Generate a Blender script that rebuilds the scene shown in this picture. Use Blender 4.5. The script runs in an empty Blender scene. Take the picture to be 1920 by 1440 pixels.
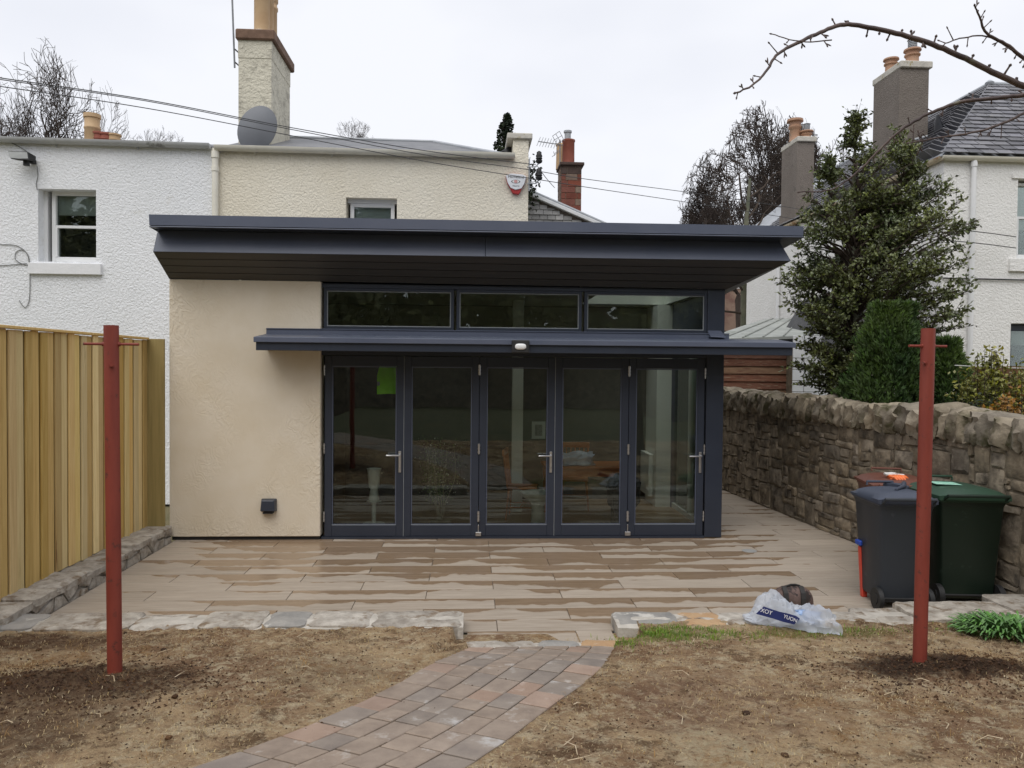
import bpy, bmesh, math, random
from mathutils import Vector, Matrix, noise
R=math.radians
random.seed(7)
sc=bpy.context.scene
COL=sc.collection
# ------------------------------------------------------------------ camera
F=1430.0; CAMZ=2.17
Yc=Vector((-78,-34,F)).normalized()
_r=R(.45)
_up=Vector((math.sin(_r),-math.cos(_r),0))
Xc=Yc.cross(_up).normalized()
if Xc.x<0: Xc=-Xc
Zc=Yc.cross(Xc)
if Zc.y>0: Zc=-Zc
cam=bpy.data.cameras.new('camera'); camo=bpy.data.objects.new('camera',cam); COL.objects.link(camo)
cam.sensor_width=36; cam.lens=F/1920*36; cam.clip_end=2000; cam.clip_start=.05
# image axes (right, down, forward) of the world axes -> rotation of the camera in the world
right=Vector((Xc.x,Yc.x,Zc.x)); down=Vector((Xc.y,Yc.y,Zc.y)); fwd=Vector((Xc.z,Yc.z,Zc.z))
m3=Matrix((right,-down,-fwd)).transposed()
camo.matrix_world=Matrix.Translation((0,0,CAMZ))@m3.to_4x4()
sc.camera=camo
# ------------------------------------------------------------------ world, sun, exposure
SUN_EL,SUN_AZ=R(58),R(200)      # azimuth the light comes from, clockwise from +Y
w=bpy.data.worlds.new("World"); sc.world=w; w.use_nodes=True
nt=w.node_tree; nt.nodes.clear()
o=nt.nodes.new('ShaderNodeOutputWorld'); bg=nt.nodes.new('ShaderNodeBackground')
sky=nt.nodes.new('ShaderNodeTexSky'); sky.sky_type='NISHITA'; sky.sun_disc=False
sky.sun_elevation=SUN_EL; sky.sun_rotation=SUN_AZ
tc=nt.nodes.new('ShaderNodeTexCoord'); mp=nt.nodes.new('ShaderNodeMapping'); mp.inputs['Scale'].default_value=(1,1,2.2)
ns=nt.nodes.new('ShaderNodeTexNoise'); ns.inputs['Scale'].default_value=1.7; ns.inputs['Detail'].default_value=4; ns.inputs['Roughness'].default_value=.5
cr=nt.nodes.new('ShaderNodeValToRGB'); cr.color_ramp.elements[0].position=.34; cr.color_ramp.elements[1].position=.62
K=8.5
cr.color_ramp.elements[0].color=(.765,.79,.87,1); cr.color_ramp.elements[1].color=(.925,.94,.99,1)
mu=nt.nodes.new('ShaderNodeVectorMath'); mu.operation='SCALE'; mu.inputs['Scale'].default_value=K
mx=nt.nodes.new('ShaderNodeMix'); mx.data_type='RGBA'; mx.inputs['Factor'].default_value=.96
L=nt.links.new
L(tc.outputs['Generated'],mp.inputs['Vector']); L(mp.outputs[0],ns.inputs['Vector']); L(ns.outputs['Fac'],cr.inputs['Fac'])
L(cr.outputs['Color'],mu.inputs[0]); L(sky.outputs['Color'],mx.inputs['A']); L(mu.outputs[0],mx.inputs['B'])
L(mx.outputs['Result'],bg.inputs['Color']); bg.inputs['Strength'].default_value=.1; L(bg.outputs[0],o.inputs['Surface'])
sl=bpy.data.lights.new('sun','SUN'); sl.energy=1.5; sl.angle=R(50); sl.color=(1,.97,.93)
so=bpy.data.objects.new('sun',sl); COL.objects.link(so)
sd=Vector((math.sin(SUN_AZ)*math.cos(SUN_EL),math.cos(SUN_AZ)*math.cos(SUN_EL),math.sin(SUN_EL)))
so.rotation_euler=sd.to_track_quat('Z','Y').to_euler(); so.location=sd*30
sc.view_settings.view_transform='Standard'; sc.view_settings.look='None'; sc.view_settings.exposure=.3; sc.view_settings.gamma=1
sc.view_settings.use_curve_mapping=False
sc.cycles.max_bounces=8; sc.cycles.transparent_max_bounces=16
try: sc.cycles.use_denoising=True
except Exception: pass
# ------------------------------------------------------------------ surveying helpers: sight lines on known planes
CAMP=Vector((0,0,CAMZ))
def ray(px,py):
    c=Vector((px-960,py-720,F)); return Vector((c.dot(Xc),c.dot(Yc),c.dot(Zc)))
def onY(px,py,Y): d=ray(px,py); return CAMP+d*(Y/d.y)
def onZ(px,py,Z): d=ray(px,py); return CAMP+d*((Z-CAMZ)/d.z)
def onX(px,py,X): d=ray(px,py); return CAMP+d*(X/d.x)
# ------------------------------------------------------------------ mesh helpers
WORG={}
class MB:
    def __init__(s): s.v=[]; s.f=[]; s.m=[]
    def add(s,vs,fs,mi=0):
        b=len(s.v); s.v+= [tuple(v) for v in vs]; s.f+=[tuple(i+b for i in f) for f in fs]; s.m+=[mi]*len(fs); return s
    def box(s,x0,x1,y0,y1,z0,z1,mi=0):
        return s.hexa([(x0,y0,z0),(x1,y0,z0),(x1,y1,z0),(x0,y1,z0),(x0,y0,z1),(x1,y0,z1),(x1,y1,z1),(x0,y1,z1)],mi)
    def hexa(s,p,mi=0):
        return s.add(p,[(0,3,2,1),(4,5,6,7),(0,1,5,4),(1,2,6,5),(2,3,7,6),(3,0,4,7)],mi)
    def quad(s,a,b,c,d,mi=0): return s.add([a,b,c,d],[(0,1,2,3)],mi)
    def tube(s,pts,rads,n=8,cap=True,mi=0):
        pts=[Vector(p) for p in pts]
        if not hasattr(rads,'__len__'): rads=[rads]*len(pts)
        vs=[];fs=[];ref=None
        for i,p in enumerate(pts):
            t=(pts[min(i+1,len(pts)-1)]-pts[max(i-1,0)])
            if t.length<1e-9: t=Vector((0,0,1))
            t.normalize()
            if ref is None: ref=Vector((1,0,0)) if abs(t.x)<.8 else Vector((0,1,0))
            a=(ref-t*ref.dot(t)).normalized(); ref=a; b=t.cross(a)
            for k in range(n):
                an=2*math.pi*k/n; vs.append(p+(a*math.cos(an)+b*math.sin(an))*rads[i])
        for i in range(len(pts)-1):
            for k in range(n):
                k2=(k+1)%n; fs.append((i*n+k,i*n+k2,(i+1)*n+k2,(i+1)*n+k))
        if cap: fs.append(tuple(range(n-1,-1,-1))); fs.append(tuple(range((len(pts)-1)*n,len(pts)*n)))
        return s.add(vs,fs,mi)
    def lathe(s,prof,c,n=20,mi=0,cap=True):
        vs=[];fs=[]
        for r,z in prof:
            for k in range(n):
                a=2*math.pi*k/n; vs.append((c[0]+r*math.cos(a),c[1]+r*math.sin(a),c[2]+z))
        for i in range(len(prof)-1):
            for k in range(n):
                k2=(k+1)%n; fs.append((i*n+k,i*n+k2,(i+1)*n+k2,(i+1)*n+k))
        if cap: fs.append(tuple(range(n-1,-1,-1))); fs.append(tuple(range((len(prof)-1)*n,len(prof)*n)))
        return s.add(vs,fs,mi)
    def slab(s,poly,zt,th,inset=.006,drop=.004,mi=0):
        """poly: ccw list of (x,y[,z]); small chamfer round the top"""
        n=len(poly); c=[sum(p[i] for p in poly)/n for i in (0,1)]
        top=[];mid=[];bot=[]
        for p in poly:
            z=p[2] if len(p)>2 else zt
            dx,dy=c[0]-p[0],c[1]-p[1]; l=math.hypot(dx,dy) or 1
            top.append((p[0]+dx/l*inset*1.4,p[1]+dy/l*inset*1.4,z)); mid.append((p[0],p[1],z-drop)); bot.append((p[0],p[1],z-th))
        fs=[tuple(range(n))]
        for i in range(n):
            j=(i+1)%n; fs.append((n+i,n+j,j,i)); fs.append((2*n+i,2*n+j,n+j,n+i))
        return s.add(top+mid+bot,fs,mi)
    def mesh(s,name,bevel=0,smooth=False,ang=38):
        me=bpy.data.meshes.new(name); me.from_pydata(s.v,[],s.f); me.validate(); me.update()
        bm=bmesh.new(); bm.from_mesh(me)
        if bevel: 
            bmesh.ops.remove_doubles(bm,verts=bm.verts,dist=1e-5)
            bmesh.ops.bevel(bm,geom=[e for e in bm.edges if len(e.link_faces)==2 and e.calc_face_angle(0)>R(25)],offset=bevel,segments=1,affect='EDGES',clamp_overlap=True)
        if bevel or len(s.f)<20000: bmesh.ops.recalc_face_normals(bm,faces=bm.faces) if getattr(s,'closed',True) else None
        bm.to_mesh(me); bm.free()
        if smooth:
            me.polygons.foreach_set('use_smooth',[True]*len(me.polygons))
            try: me.set_sharp_from_angle(angle=R(ang))
            except Exception: pass
        return me
    def build(s,name,mat,parent=None,bevel=0,smooth=False,ang=38,**k):
        if getattr(s,'m',None) and isinstance(mat,(list,tuple)):
            me=bpy.data.meshes.new(name); me.from_pydata(s.v,[],s.f)
            for x in mat: me.materials.append(x)
            me.polygons.foreach_set('material_index',s.m)
            if smooth:
                me.polygons.foreach_set('use_smooth',[True]*len(me.polygons)); me.set_sharp_from_angle(angle=R(ang))
            me.update()
        else:
            me=s.mesh(name,bevel,smooth,ang); me.materials.append(mat)
        return link(name,me,parent,**k)
def link(name,me,parent=None,loc=(0,0,0),rot=None,label=None,cat=None,group=None,kind=None):
    o=bpy.data.objects.new(name,me); COL.objects.link(o)
    loc=Vector(loc)
    if parent is not None:
        o.parent=parent; o.location=loc-WORG[parent]
    else: o.location=loc
    WORG[o]=loc
    if rot is not None:
        if isinstance(rot,Matrix): o.rotation_euler=rot.to_euler()
        else: o.rotation_euler=rot
    tag(o,label,cat,group,kind)
    return o
def tag(o,label=None,cat=None,group=None,kind=None):
    if label: o['label']=label
    if cat: o['category']=cat
    if group: o['group']=group
    if kind: o['kind']=kind
    return o
def thing(name,loc,label,cat,group=None):
    o=bpy.data.objects.new(name,None); COL.objects.link(o); o.empty_display_size=.1
    o.location=loc; WORG[o]=Vector(loc); return tag(o,label,cat,group)
def Lp(a,b,t): return Vector(a)*(1-t)+Vector(b)*t
def clip(poly,n,c):
    """keep part of 2d poly where n.p<=c"""
    out=[]
    for i in range(len(poly)):
        a=poly[i];b=poly[(i+1)%len(poly)]
        da=n[0]*a[0]+n[1]*a[1]-c; db=n[0]*b[0]+n[1]*b[1]-c
        if da<=0: out.append(a)
        if (da<0<db) or (db<0<da):
            t=da/(da-db); out.append((a[0]+(b[0]-a[0])*t,a[1]+(b[1]-a[1])*t))
    return out
def area(p): return abs(sum(p[i][0]*p[(i+1)%len(p)][1]-p[(i+1)%len(p)][0]*p[i][1] for i in range(len(p))))/2
def fbm(x,y,z=0,o=4):
    return noise.fractal(Vector((x,y,z)),.9,2.1,o)
# ------------------------------------------------------------------ materials
def lin(c):
    return tuple(((x/255)/12.92 if x/255<=.04045 else ((x/255+.055)/1.055)**2.4) for x in c)
def mat(name,c1,c2=None,scale=3,rough=.7,metal=0,bump=0,bscale=60,bdetail=6,rvar=0,streak=None,spots=None,coord='world',spec=.5,island=0,c3=None,rough2=None,bump2=0,b2scale=8,trans=0):
    m=bpy.data.materials.new(name); m.use_nodes=True; nt=m.node_tree; N=nt.nodes; L=nt.links.new
    b=N['Principled BSDF']; b.inputs['Roughness'].default_value=rough; b.inputs['Metallic'].default_value=metal
    b.inputs['Specular IOR Level'].default_value=spec
    if coord=='world':
        vec=N.new('ShaderNodeNewGeometry').outputs['Position']
    else: vec=N.new('ShaderNodeTexCoord').outputs['Object']
    if streak:
        mp=N.new('ShaderNodeMapping'); mp.inputs['Scale'].default_value=streak; L(vec,mp.inputs['Vector']); svec=mp.outputs[0]
    else: svec=vec
    if rvar or (streak and coord!='world'):
        oi=N.new('ShaderNodeObjectInfo')
        ad=N.new('ShaderNodeVectorMath'); ad.operation='MULTIPLY_ADD'; 
        L(oi.outputs['Random'],ad.inputs[0]); ad.inputs[1].default_value=(37,91,53); L(svec,ad.inputs[2]); svec=ad.outputs[0]
    if c2 is None: c2=tuple(x*.85 for x in c1)
    n1=N.new('ShaderNodeTexNoise'); n1.inputs['Scale'].default_value=scale; n1.inputs['Detail'].default_value=6; n1.inputs['Roughness'].default_value=.6; L(svec,n1.inputs['Vector'])
    ramp=N.new('ShaderNodeValToRGB'); e=ramp.color_ramp.elements; e[0].position=.33; e[1].position=.66
    e[0].color=(*c1,1); e[1].color=(*c2,1)
    if c3: x=e.new(.5); x.color=(*c3,1)
    L(n1.outputs['Fac'],ramp.inputs['Fac']); col=ramp.outputs['Color']
    if rvar or island:
        if rvar: src=oi.outputs['Random']; amt=rvar
        else: src=N.new('ShaderNodeNewGeometry').outputs['Random Per Island']; amt=island
        mr=N.new('ShaderNodeMapRange'); mr.inputs['To Min'].default_value=1-amt; mr.inputs['To Max'].default_value=1+amt; L(src,mr.inputs['Value'])
        hs=N.new('ShaderNodeHueSaturation'); L(mr.outputs[0],hs.inputs['Value']); L(col,hs.inputs['Color'])
        mr2=N.new('ShaderNodeMapRange'); mr2.inputs['To Min'].default_value=1+amt*.6; mr2.inputs['To Max'].default_value=1-amt*.6; 
        fr=N.new('ShaderNodeMath'); fr.operation='FRACT'; ml=N.new('ShaderNodeMath'); ml.operation='MULTIPLY'; ml.inputs[1].default_value=17.3; L(src,ml.inputs[0]); L(ml.outputs[0],fr.inputs[0]); L(fr.outputs[0],mr2.inputs['Value']); L(mr2.outputs[0],hs.inputs['Saturation'])
        col=hs.outputs['Color']
    if spots:  # (colour, scale, threshold, soft)
        n2=N.new('ShaderNodeTexNoise'); n2.inputs['Scale'].default_value=spots[1]; n2.inputs['Detail'].default_value=5; n2.inputs['Roughness'].default_value=.65; L(svec if (rvar or coord!='world') else vec,n2.inputs['Vector'])
        mr=N.new('ShaderNodeMapRange'); mr.inputs['From Min'].default_value=spots[2]; mr.inputs['From Max'].default_value=spots[2]+spots[3]; L(n2.outputs['Fac'],mr.inputs['Value'])
        mx=N.new('ShaderNodeMix'); mx.data_type='RGBA'; L(mr.outputs[0],mx.inputs['Factor']); L(col,mx.inputs['A']); mx.inputs['B'].default_value=(*spots[0],1); col=mx.outputs['Result']
    L(col,b.inputs['Base Color'])
    if rough2 is not None:
        mr=N.new('ShaderNodeMapRange'); mr.inputs['To Min'].default_value=rough; mr.inputs['To Max'].default_value=rough2; L(n1.outputs['Fac'],mr.inputs['Value']); L(mr.outputs[0],b.inputs['Roughness'])
    if bump:
        n3=N.new('ShaderNodeTexNoise'); n3.inputs['Scale'].default_value=bscale; n3.inputs['Detail'].default_value=bdetail; n3.inputs['Roughness'].default_value=.6; L(svec if streak else vec,n3.inputs['Vector'])
        bp=N.new('ShaderNodeBump'); bp.inputs['Strength'].default_value=1; bp.inputs['Distance'].default_value=bump; L(n3.outputs['Fac'],bp.inputs['Height'])
        if bump2:
            n4=N.new('ShaderNodeTexNoise'); n4.inputs['Scale'].default_value=b2scale; n4.inputs['Detail'].default_value=4; L(vec,n4.inputs['Vector'])
            bp2=N.new('ShaderNodeBump'); bp2.inputs['Distance'].default_value=bump2; L(n4.outputs['Fac'],bp2.inputs['Height']); L(bp2.outputs[0],bp.inputs['Normal'])
        L(bp.outputs[0],b.inputs['Normal'])
    if trans:
        b.inputs['Subsurface Weight'].default_value=0
    return m
def glassmat(name,tint=(.9,.94,.92),wav=.0006):
    m=bpy.data.materials.new(name); m.use_nodes=True; nt=m.node_tree; N=nt.nodes; L=nt.links.new
    for n in list(N): N.remove(n)
    out=N.new('ShaderNodeOutputMaterial'); tr=N.new('ShaderNodeBsdfTransparent'); tr.inputs[0].default_value=(*tint,1)
    gl=N.new('ShaderNodeBsdfGlossy'); gl.inputs['Roughness'].default_value=.0; gl.inputs['Color'].default_value=(.9,.95,.93,1)
    fr=N.new('ShaderNodeFresnel'); fr.inputs['IOR'].default_value=1.6
    ns=N.new('ShaderNodeTexNoise'); ns.inputs['Scale'].default_value=2.2; ns.inputs['Detail'].default_value=1
    g=N.new('ShaderNodeNewGeometry'); L(g.outputs['Position'],ns.inputs['Vector'])
    bp=N.new('ShaderNodeBump'); bp.inputs['Distance'].default_value=wav; L(ns.outputs['Fac'],bp.inputs['Height']); L(bp.outputs[0],gl.inputs['Normal'])
    mx=N.new('ShaderNodeMixShader'); L(fr.outputs[0],mx.inputs[0]); L(tr.outputs[0],mx.inputs[1]); L(gl.outputs[0],mx.inputs[2]); L(mx.outputs[0],out.inputs[0])
    return m
def harl(name,c1,c2,spots=None,size=26,depth=.02):
    """wet-dash harling: chunky relief"""
    m=bpy.data.materials.new(name); m.use_nodes=True; nt=m.node_tree; N=nt.nodes; L=nt.links.new
    b=N['Principled BSDF']; b.inputs['Roughness'].default_value=.85; b.inputs['Specular IOR Level'].default_value=.25
    g=N.new('ShaderNodeNewGeometry'); vec=g.outputs['Position']
    n1=N.new('ShaderNodeTexNoise'); n1.inputs['Scale'].default_value=1.1; n1.inputs['Detail'].default_value=8; n1.inputs['Roughness'].default_value=.7; L(vec,n1.inputs['Vector'])
    ramp=N.new('ShaderNodeValToRGB'); e=ramp.color_ramp.elements; e[0].position=.35; e[1].position=.7; e[0].color=(*c1,1); e[1].color=(*c2,1); L(n1.outputs['Fac'],ramp.inputs['Fac'])
    col=ramp.outputs['Color']
    if spots:
        n2=N.new('ShaderNodeTexNoise'); n2.inputs['Scale'].default_value=spots[1]; n2.inputs['Detail'].default_value=9; n2.inputs['Roughness'].default_value=.75; L(vec,n2.inputs['Vector'])
        mr=N.new('ShaderNodeMapRange'); mr.inputs['From Min'].default_value=spots[2]; mr.inputs['From Max'].default_value=spots[2]+spots[3]; L(n2.outputs['Fac'],mr.inputs['Value'])
        mx=N.new('ShaderNodeMix'); mx.data_type='RGBA'; L(mr.outputs[0],mx.inputs['Factor']); L(col,mx.inputs['A']); mx.inputs['B'].default_value=(*spots[0],1); col=mx.outputs['Result']
    L(col,b.inputs['Base Color'])
    n3=N.new('ShaderNodeTexNoise'); n3.inputs['Scale'].default_value=size; n3.inputs['Detail'].default_value=3; n3.inputs['Roughness'].default_value=.55; n3.inputs['Distortion'].default_value=.6; L(vec,n3.inputs['Vector'])
    bp=N.new('ShaderNodeBump'); bp.inputs['Distance'].default_value=depth; L(n3.outputs['Fac'],bp.inputs['Height']); L(bp.outputs[0],b.inputs['Normal'])
    return m
MT={}
MT['white_harl']=harl('white_harling',(.80,.815,.83),(.87,.88,.90),((.62,.60,.54),1.6,.60,.16),28,.022)
MT['cream_harl']=harl('cream_harling',(.76,.70,.57),(.82,.77,.65),((.64,.60,.50),1.3,.56,.18),28,.022)
MT['villa_harl']=harl('villa_harling',(.80,.79,.76),(.87,.86,.84),((.60,.59,.55),1.7,.60,.12),26,.02)
MT['dirty_cream']=harl('weathered_cream_render',(.60,.57,.47),(.70,.66,.54),((.30,.28,.23),3.4,.52,.16),16,.03)
MT['grey_harl']=harl('brown_grey_harling',(.175,.15,.13),(.235,.205,.18),((.12,.105,.09),3,.58,.1),45,.02)
def render_mat():
    m=mat('sand_render',lin((210,198,176)),lin((218,208,190)),2,.85,bump=.0012,bscale=120,spec=.2)
    nt=m.node_tree;N=nt.nodes;L=nt.links.new;b=N['Principled BSDF']
    g=N.new('ShaderNodeNewGeometry')
    n=N.new('ShaderNodeTexNoise'); n.inputs['Scale'].default_value=5; n.inputs['Detail'].default_value=2; n.inputs['Distortion'].default_value=2.2
    L(g.outputs['Position'],n.inputs['Vector'])
    wv=N.new('ShaderNodeTexWave'); wv.inputs['Scale'].default_value=3.3; wv.inputs['Distortion'].default_value=22; wv.inputs['Detail'].default_value=4; wv.inputs['Detail Scale'].default_value=1.7; L(g.outputs['Position'],wv.inputs['Vector'])
    # trowel relief strongest in a band of the wall
    n2=N.new('ShaderNodeTexNoise'); n2.inputs['Scale'].default_value=.9; L(g.outputs['Position'],n2.inputs['Vector'])
    mr=N.new('ShaderNodeMapRange'); mr.inputs['From Min'].default_value=.42; mr.inputs['From Max'].default_value=.62; mr.inputs['To Max'].default_value=1; L(n2.outputs['Fac'],mr.inputs['Value'])
    bp=N.new('ShaderNodeBump'); bp.inputs['Distance'].default_value=.0045; L(wv.outputs['Fac'],bp.inputs['Height']); L(mr.outputs[0],bp.inputs['Strength'])
    old=[l for l in nt.links if l.to_socket==b.inputs['Normal']][0].from_node
    L(bp.outputs[0],old.inputs['Normal'])
    return m
MT['render']=render_mat()
MT['navy']=mat('anthracite_steel',lin((79,86,103)),lin((87,93,109)),1.4,.42,0,bump=.0006,bscale=3,bdetail=2,spec=.5,rough2=.5)
MT['navy_dark']=mat('anthracite_aluminium',lin((42,48,60)),lin((48,54,66)),2,.38,0,bump=.0003,bscale=6,bdetail=2)
MT['soffit']=mat('dark_soffit_board',lin((58,57,55)),lin((68,64,60)),4,.5,streak=(.6,12,12),bump=.0006,bscale=20)
MT['black']=mat('black_rubber',(.012,.012,.013),(.02,.02,.02),5,.6)
MT['steel']=mat('brushed_steel',(.55,.56,.57),(.62,.62,.63),20,.3,.9)
MT['seal']=mat('grey_glazing_gasket',(.25,.27,.28),(.3,.32,.33),9,.4)
MT['glass']=glassmat('window_glass')
MT['glass_side']=glassmat('side_window_glass',(.82,.93,.86))
MT['white_plastic']=mat('white_upvc',(.74,.75,.75),(.8,.8,.8),2,.35)
MT['cream_plastic']=mat('cream_painted_pipe',(.70,.67,.57),(.77,.74,.65),3,.5,bump=.001,bscale=20)
MT['grey_gutter']=mat('grey_painted_gutter',(.42,.43,.44),(.52,.53,.53),2,.5,bump=.002,bscale=12,spots=((.2,.2,.19),4,.6,.1))
MT['slate']=mat('weathered_slate',(.115,.115,.13),(.17,.168,.178),2.5,.55,coord='object',rvar=.38,bump=.004,bscale=18,spots=((.22,.21,.18),7,.62,.1))
MT['lead']=mat('lead_flashing',(.33,.35,.38),(.42,.44,.46),4,.5,bump=.003,bscale=15)
MT['buff_clay']=mat('buff_clay_pot',(.50,.33,.18),(.58,.41,.24),3,.7,bump=.002,bscale=20)
MT['red_clay']=mat('red_clay_pot',(.26,.07,.045),(.32,.095,.06),4,.65,bump=.002,bscale=20)
MT['orange_clay']=mat('orange_clay_pot',(.36,.20,.125),(.45,.27,.17),4,.7,bump=.002,bscale=20,spots=((.25,.2,.15),8,.6,.1))
MT['brown_cope']=mat('brown_stone_cope',(.12,.07,.045),(.20,.12,.08),5,.85,bump=.01,bscale=14)
MT['pale_cope']=mat('pale_stone_cope',(.45,.43,.38),(.58,.55,.49),5,.85,bump=.008,bscale=14,spots=((.30,.24,.08),6,.6,.08))
MT['sandstone']=mat('rubble_stone',lin((112,103,90)),lin((152,140,122)),6,.92,rvar=.24,bump=.014,bscale=17,bdetail=9,spots=(lin((78,72,64)),5,.50,.16),c3=lin((124,113,98)),bump2=.02,b2scale=6,spec=.2)
MT['cope_stone']=mat('mossy_cope_stone',lin((112,103,90)),lin((152,142,125)),5,.95,rvar=.22,bump=.016,bscale=15,bdetail=9,spots=(lin((82,78,58)),3.2,.50,.14),bump2=.03,b2scale=5,spec=.2)
MT['mortar']=mat('dark_lime_mortar',lin((104,95,82)),lin((134,123,106)),7,.95,bump=.012,bscale=30,spec=.1)
MT['kerb_stone']=mat('pale_kerb_stone',lin((138,130,120)),lin((184,177,166)),9,.92,rvar=.10,bump=.014,bscale=26,bdetail=9,spots=(lin((122,106,88)),6,.54,.12),bump2=.015,b2scale=7,spec=.2)
MT['ochre_stone']=mat('ochre_kerb_stone',lin((165,130,95)),lin((180,150,115)),7,.92,bump=.012,bscale=22,spots=(lin((200,190,175)),5,.58,.1))
MT['blue_stone']=mat('blue_grey_kerb_stone',lin((128,126,122)),lin((156,152,146)),6,.9,bump=.012,bscale=22,spots=(lin((190,186,178)),5,.6,.08))
MT['pale_mortar']=mat('pale_mortar',lin((168,162,152)),lin((196,190,180)),8,.95,bump=.01,bscale=35,spots=(lin((120,102,82)),3,.58,.1),spec=.1)
MT['red_paint']=mat('red_oxide_paint',lin((122,50,38)),lin((136,60,46)),3,.6,bump=.0008,bscale=25,spots=(lin((90,48,40)),16,.60,.08),streak=(4,4,.8))
MT['straw']=mat('dry_straw',lin((150,128,92)),lin((196,178,140)),9,.9,island=.3)
MT['clod']=mat('soil_clod',lin((56,42,34)),lin((86,66,50)),6,.98,island=.3,bump=.006,bscale=60,spec=.1)
MT['grass']=mat('green_grass',lin((98,128,44)),lin((122,146,60)),4,.7,island=.3,spec=.3)
MT['weed']=mat('weed_leaf',lin((72,112,58)),lin((104,140,78)),4,.5,island=.3,bump=.002,bscale=30)
MT['holly']=mat('holly_leaf',lin((70,82,50)),lin((118,124,74)),1.6,.35,island=.45,spec=.5)
MT['conifer']=mat('conifer_spray',lin((54,76,46)),lin((88,108,58)),1.5,.75,island=.35,spec=.2)
MT['laurel']=mat('variegated_shrub_leaf',lin((84,92,40)),lin((138,134,58)),3,.5,island=.35)
MT['rust_leaf']=mat('rusty_shrub_leaf',lin((120,80,36)),lin((150,112,50)),3,.6,island=.3)
MT['dark_leaf']=mat('dark_evergreen_leaf',lin((30,40,28)),lin((48,56,36)),2,.6,island=.4,spec=.2)
MT['back_leaf']=mat('olive_evergreen_leaf',lin((112,116,84)),lin((140,138,100)),2,.6,island=.3,spec=.2)
MT['bark']=mat('dark_bark',lin((58,50,44)),lin((84,74,66)),6,.95,bump=.004,bscale=30,spec=.1)
MT['far_bark']=mat('bare_tree_bark',lin((58,51,48)),lin((80,72,67)),1,.95,spec=.1)
MT['twig']=mat('apple_twig_bark',lin((70,58,58)),lin((100,84,78)),10,.7,bump=.001,bscale=80,spots=(lin((112,108,92)),14,.6,.1))
MT['green_bark']=mat('green_mossy_bark',lin((84,88,72)),lin((110,108,90)),3,.9,bump=.01,bscale=12)
MT['wood_floor']=mat('oak_floor',lin((140,112,80)),lin((164,134,100)),4,.3,streak=(12,1,1))
MT['pine']=mat('orange_pine',lin((168,92,42)),lin((190,112,56)),5,.4,streak=(1,6,6))
MT['int_white']=mat('white_interior_wall',(.80,.82,.76),(.83,.85,.79),2,.8)
MT['int_dark']=mat('dark_kitchen_unit',(.035,.036,.038),(.05,.05,.05),2,.6)
MT['int_mid']=mat('taupe_interior_wall',(.09,.085,.075),(.11,.105,.09),2,.85)
# ------------------------------------------------------------------ ground levels
def sstep(a,b,x):
    t=max(0,min(1,(x-a)/(b-a))); return t*t*(3-2*t)
SY=6.05
def hbase(y): return .095+.085*max(0,SY-y)- .02*max(0,SY-3-y)
def hpath(y): return hbase(y)-.075*sstep(4.9,5.75,y)
def onSoil(px,py,fn=hbase):
    z=.1
    for _ in range(20): p=onZ(px,py,z); z=fn(p.y)
    return p
# ================================================================== THE SETTING
PL=[(.16,6.2),(-.03,5.69),(-.37,4.79),(-.59,4.4),(-.86,4.0),(-1.13,3.68),(-1.6,3.2),(-2.8,2.2),(-4.2,1.2)]
PR=[(1.14,5.63),(.95,5.08),(.76,4.7),(.49,4.28),(.19,3.77),(-.05,3.42),(-.75,2.6),(-1.8,1.6),(-3.1,.5)]
def poly_at(P,u):
    u=max(0,min(.9999,u)); seg=[math.dist(P[i],P[i+1]) for i in range(len(P)-1)]; T=sum(seg); s=u*T
    for i,l in enumerate(seg):
        if s<=l or i==len(seg)-1: return Lp(P[i]+(0,),P[i+1]+(0,),min(1,s/l))
        s-=l
def in_path(x,y,mar=0):
    if y>5.72: return False
    # x limits of the path at this y
    def xa(P):
        for i in range(len(P)-1):
            if P[i][1]>=y>=P[i+1][1]:
                t=(P[i][1]-y)/(P[i][1]-P[i+1][1]); return P[i][0]+(P[i+1][0]-P[i][0])*t
        return P[0][0] if y>P[0][1] else P[-1][0]
    return xa(PL)-mar<x<xa(PR)+mar
POLES=[(lambda p:(p.x,p.y))(onSoil(216,1262,lambda y:hbase(y)+.045)),(lambda p:(p.x,p.y))(onSoil(1724,1240,lambda y:hbase(y)+.045))]
def soilz(x,y):
    z=hbase(y)+.016*noise.noise(Vector((x*1.3,y*1.3,3)))+.012*noise.noise(Vector((x*5,y*5,1)))+.013*fbm(x*14,y*14,2,4)
    for (a,b),sx in zip(POLES,(-.15,.25)):
        d=math.hypot((x-a-sx)/1.25,(y-b+.1)/.75); z+=.05*math.exp(-(d/.42)**2)*(1+1.3*noise.noise(Vector((x*14,y*14,5))))+.02*max(0,noise.noise(Vector((x*30,y*30,6))))*math.exp(-(d/.6)**2)
    if in_path(x,y,-.03): z=hpath(y)-.04
    else:
        if in_path(x,y,.14): z=z*.4+hbase(y)*.6-.002-.5*(hbase(y)-hpath(y))
    if y>5.72 and -.12<x<1.35: z=min(z,.0)
    # dip along the neighbour wall where the garden meets the bins
    return z
# ground sheet to the horizon
gm=mat('rough_grass_ground',lin((84,86,58)),lin((110,100,72)),.6,.95)
b=MB(); b.closed=False; b.quad((-400,-300,-.14),(400,-300,-.14),(400,700,-.14),(-400,700,-.14)); b.build('ground',gm,kind='structure')
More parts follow.
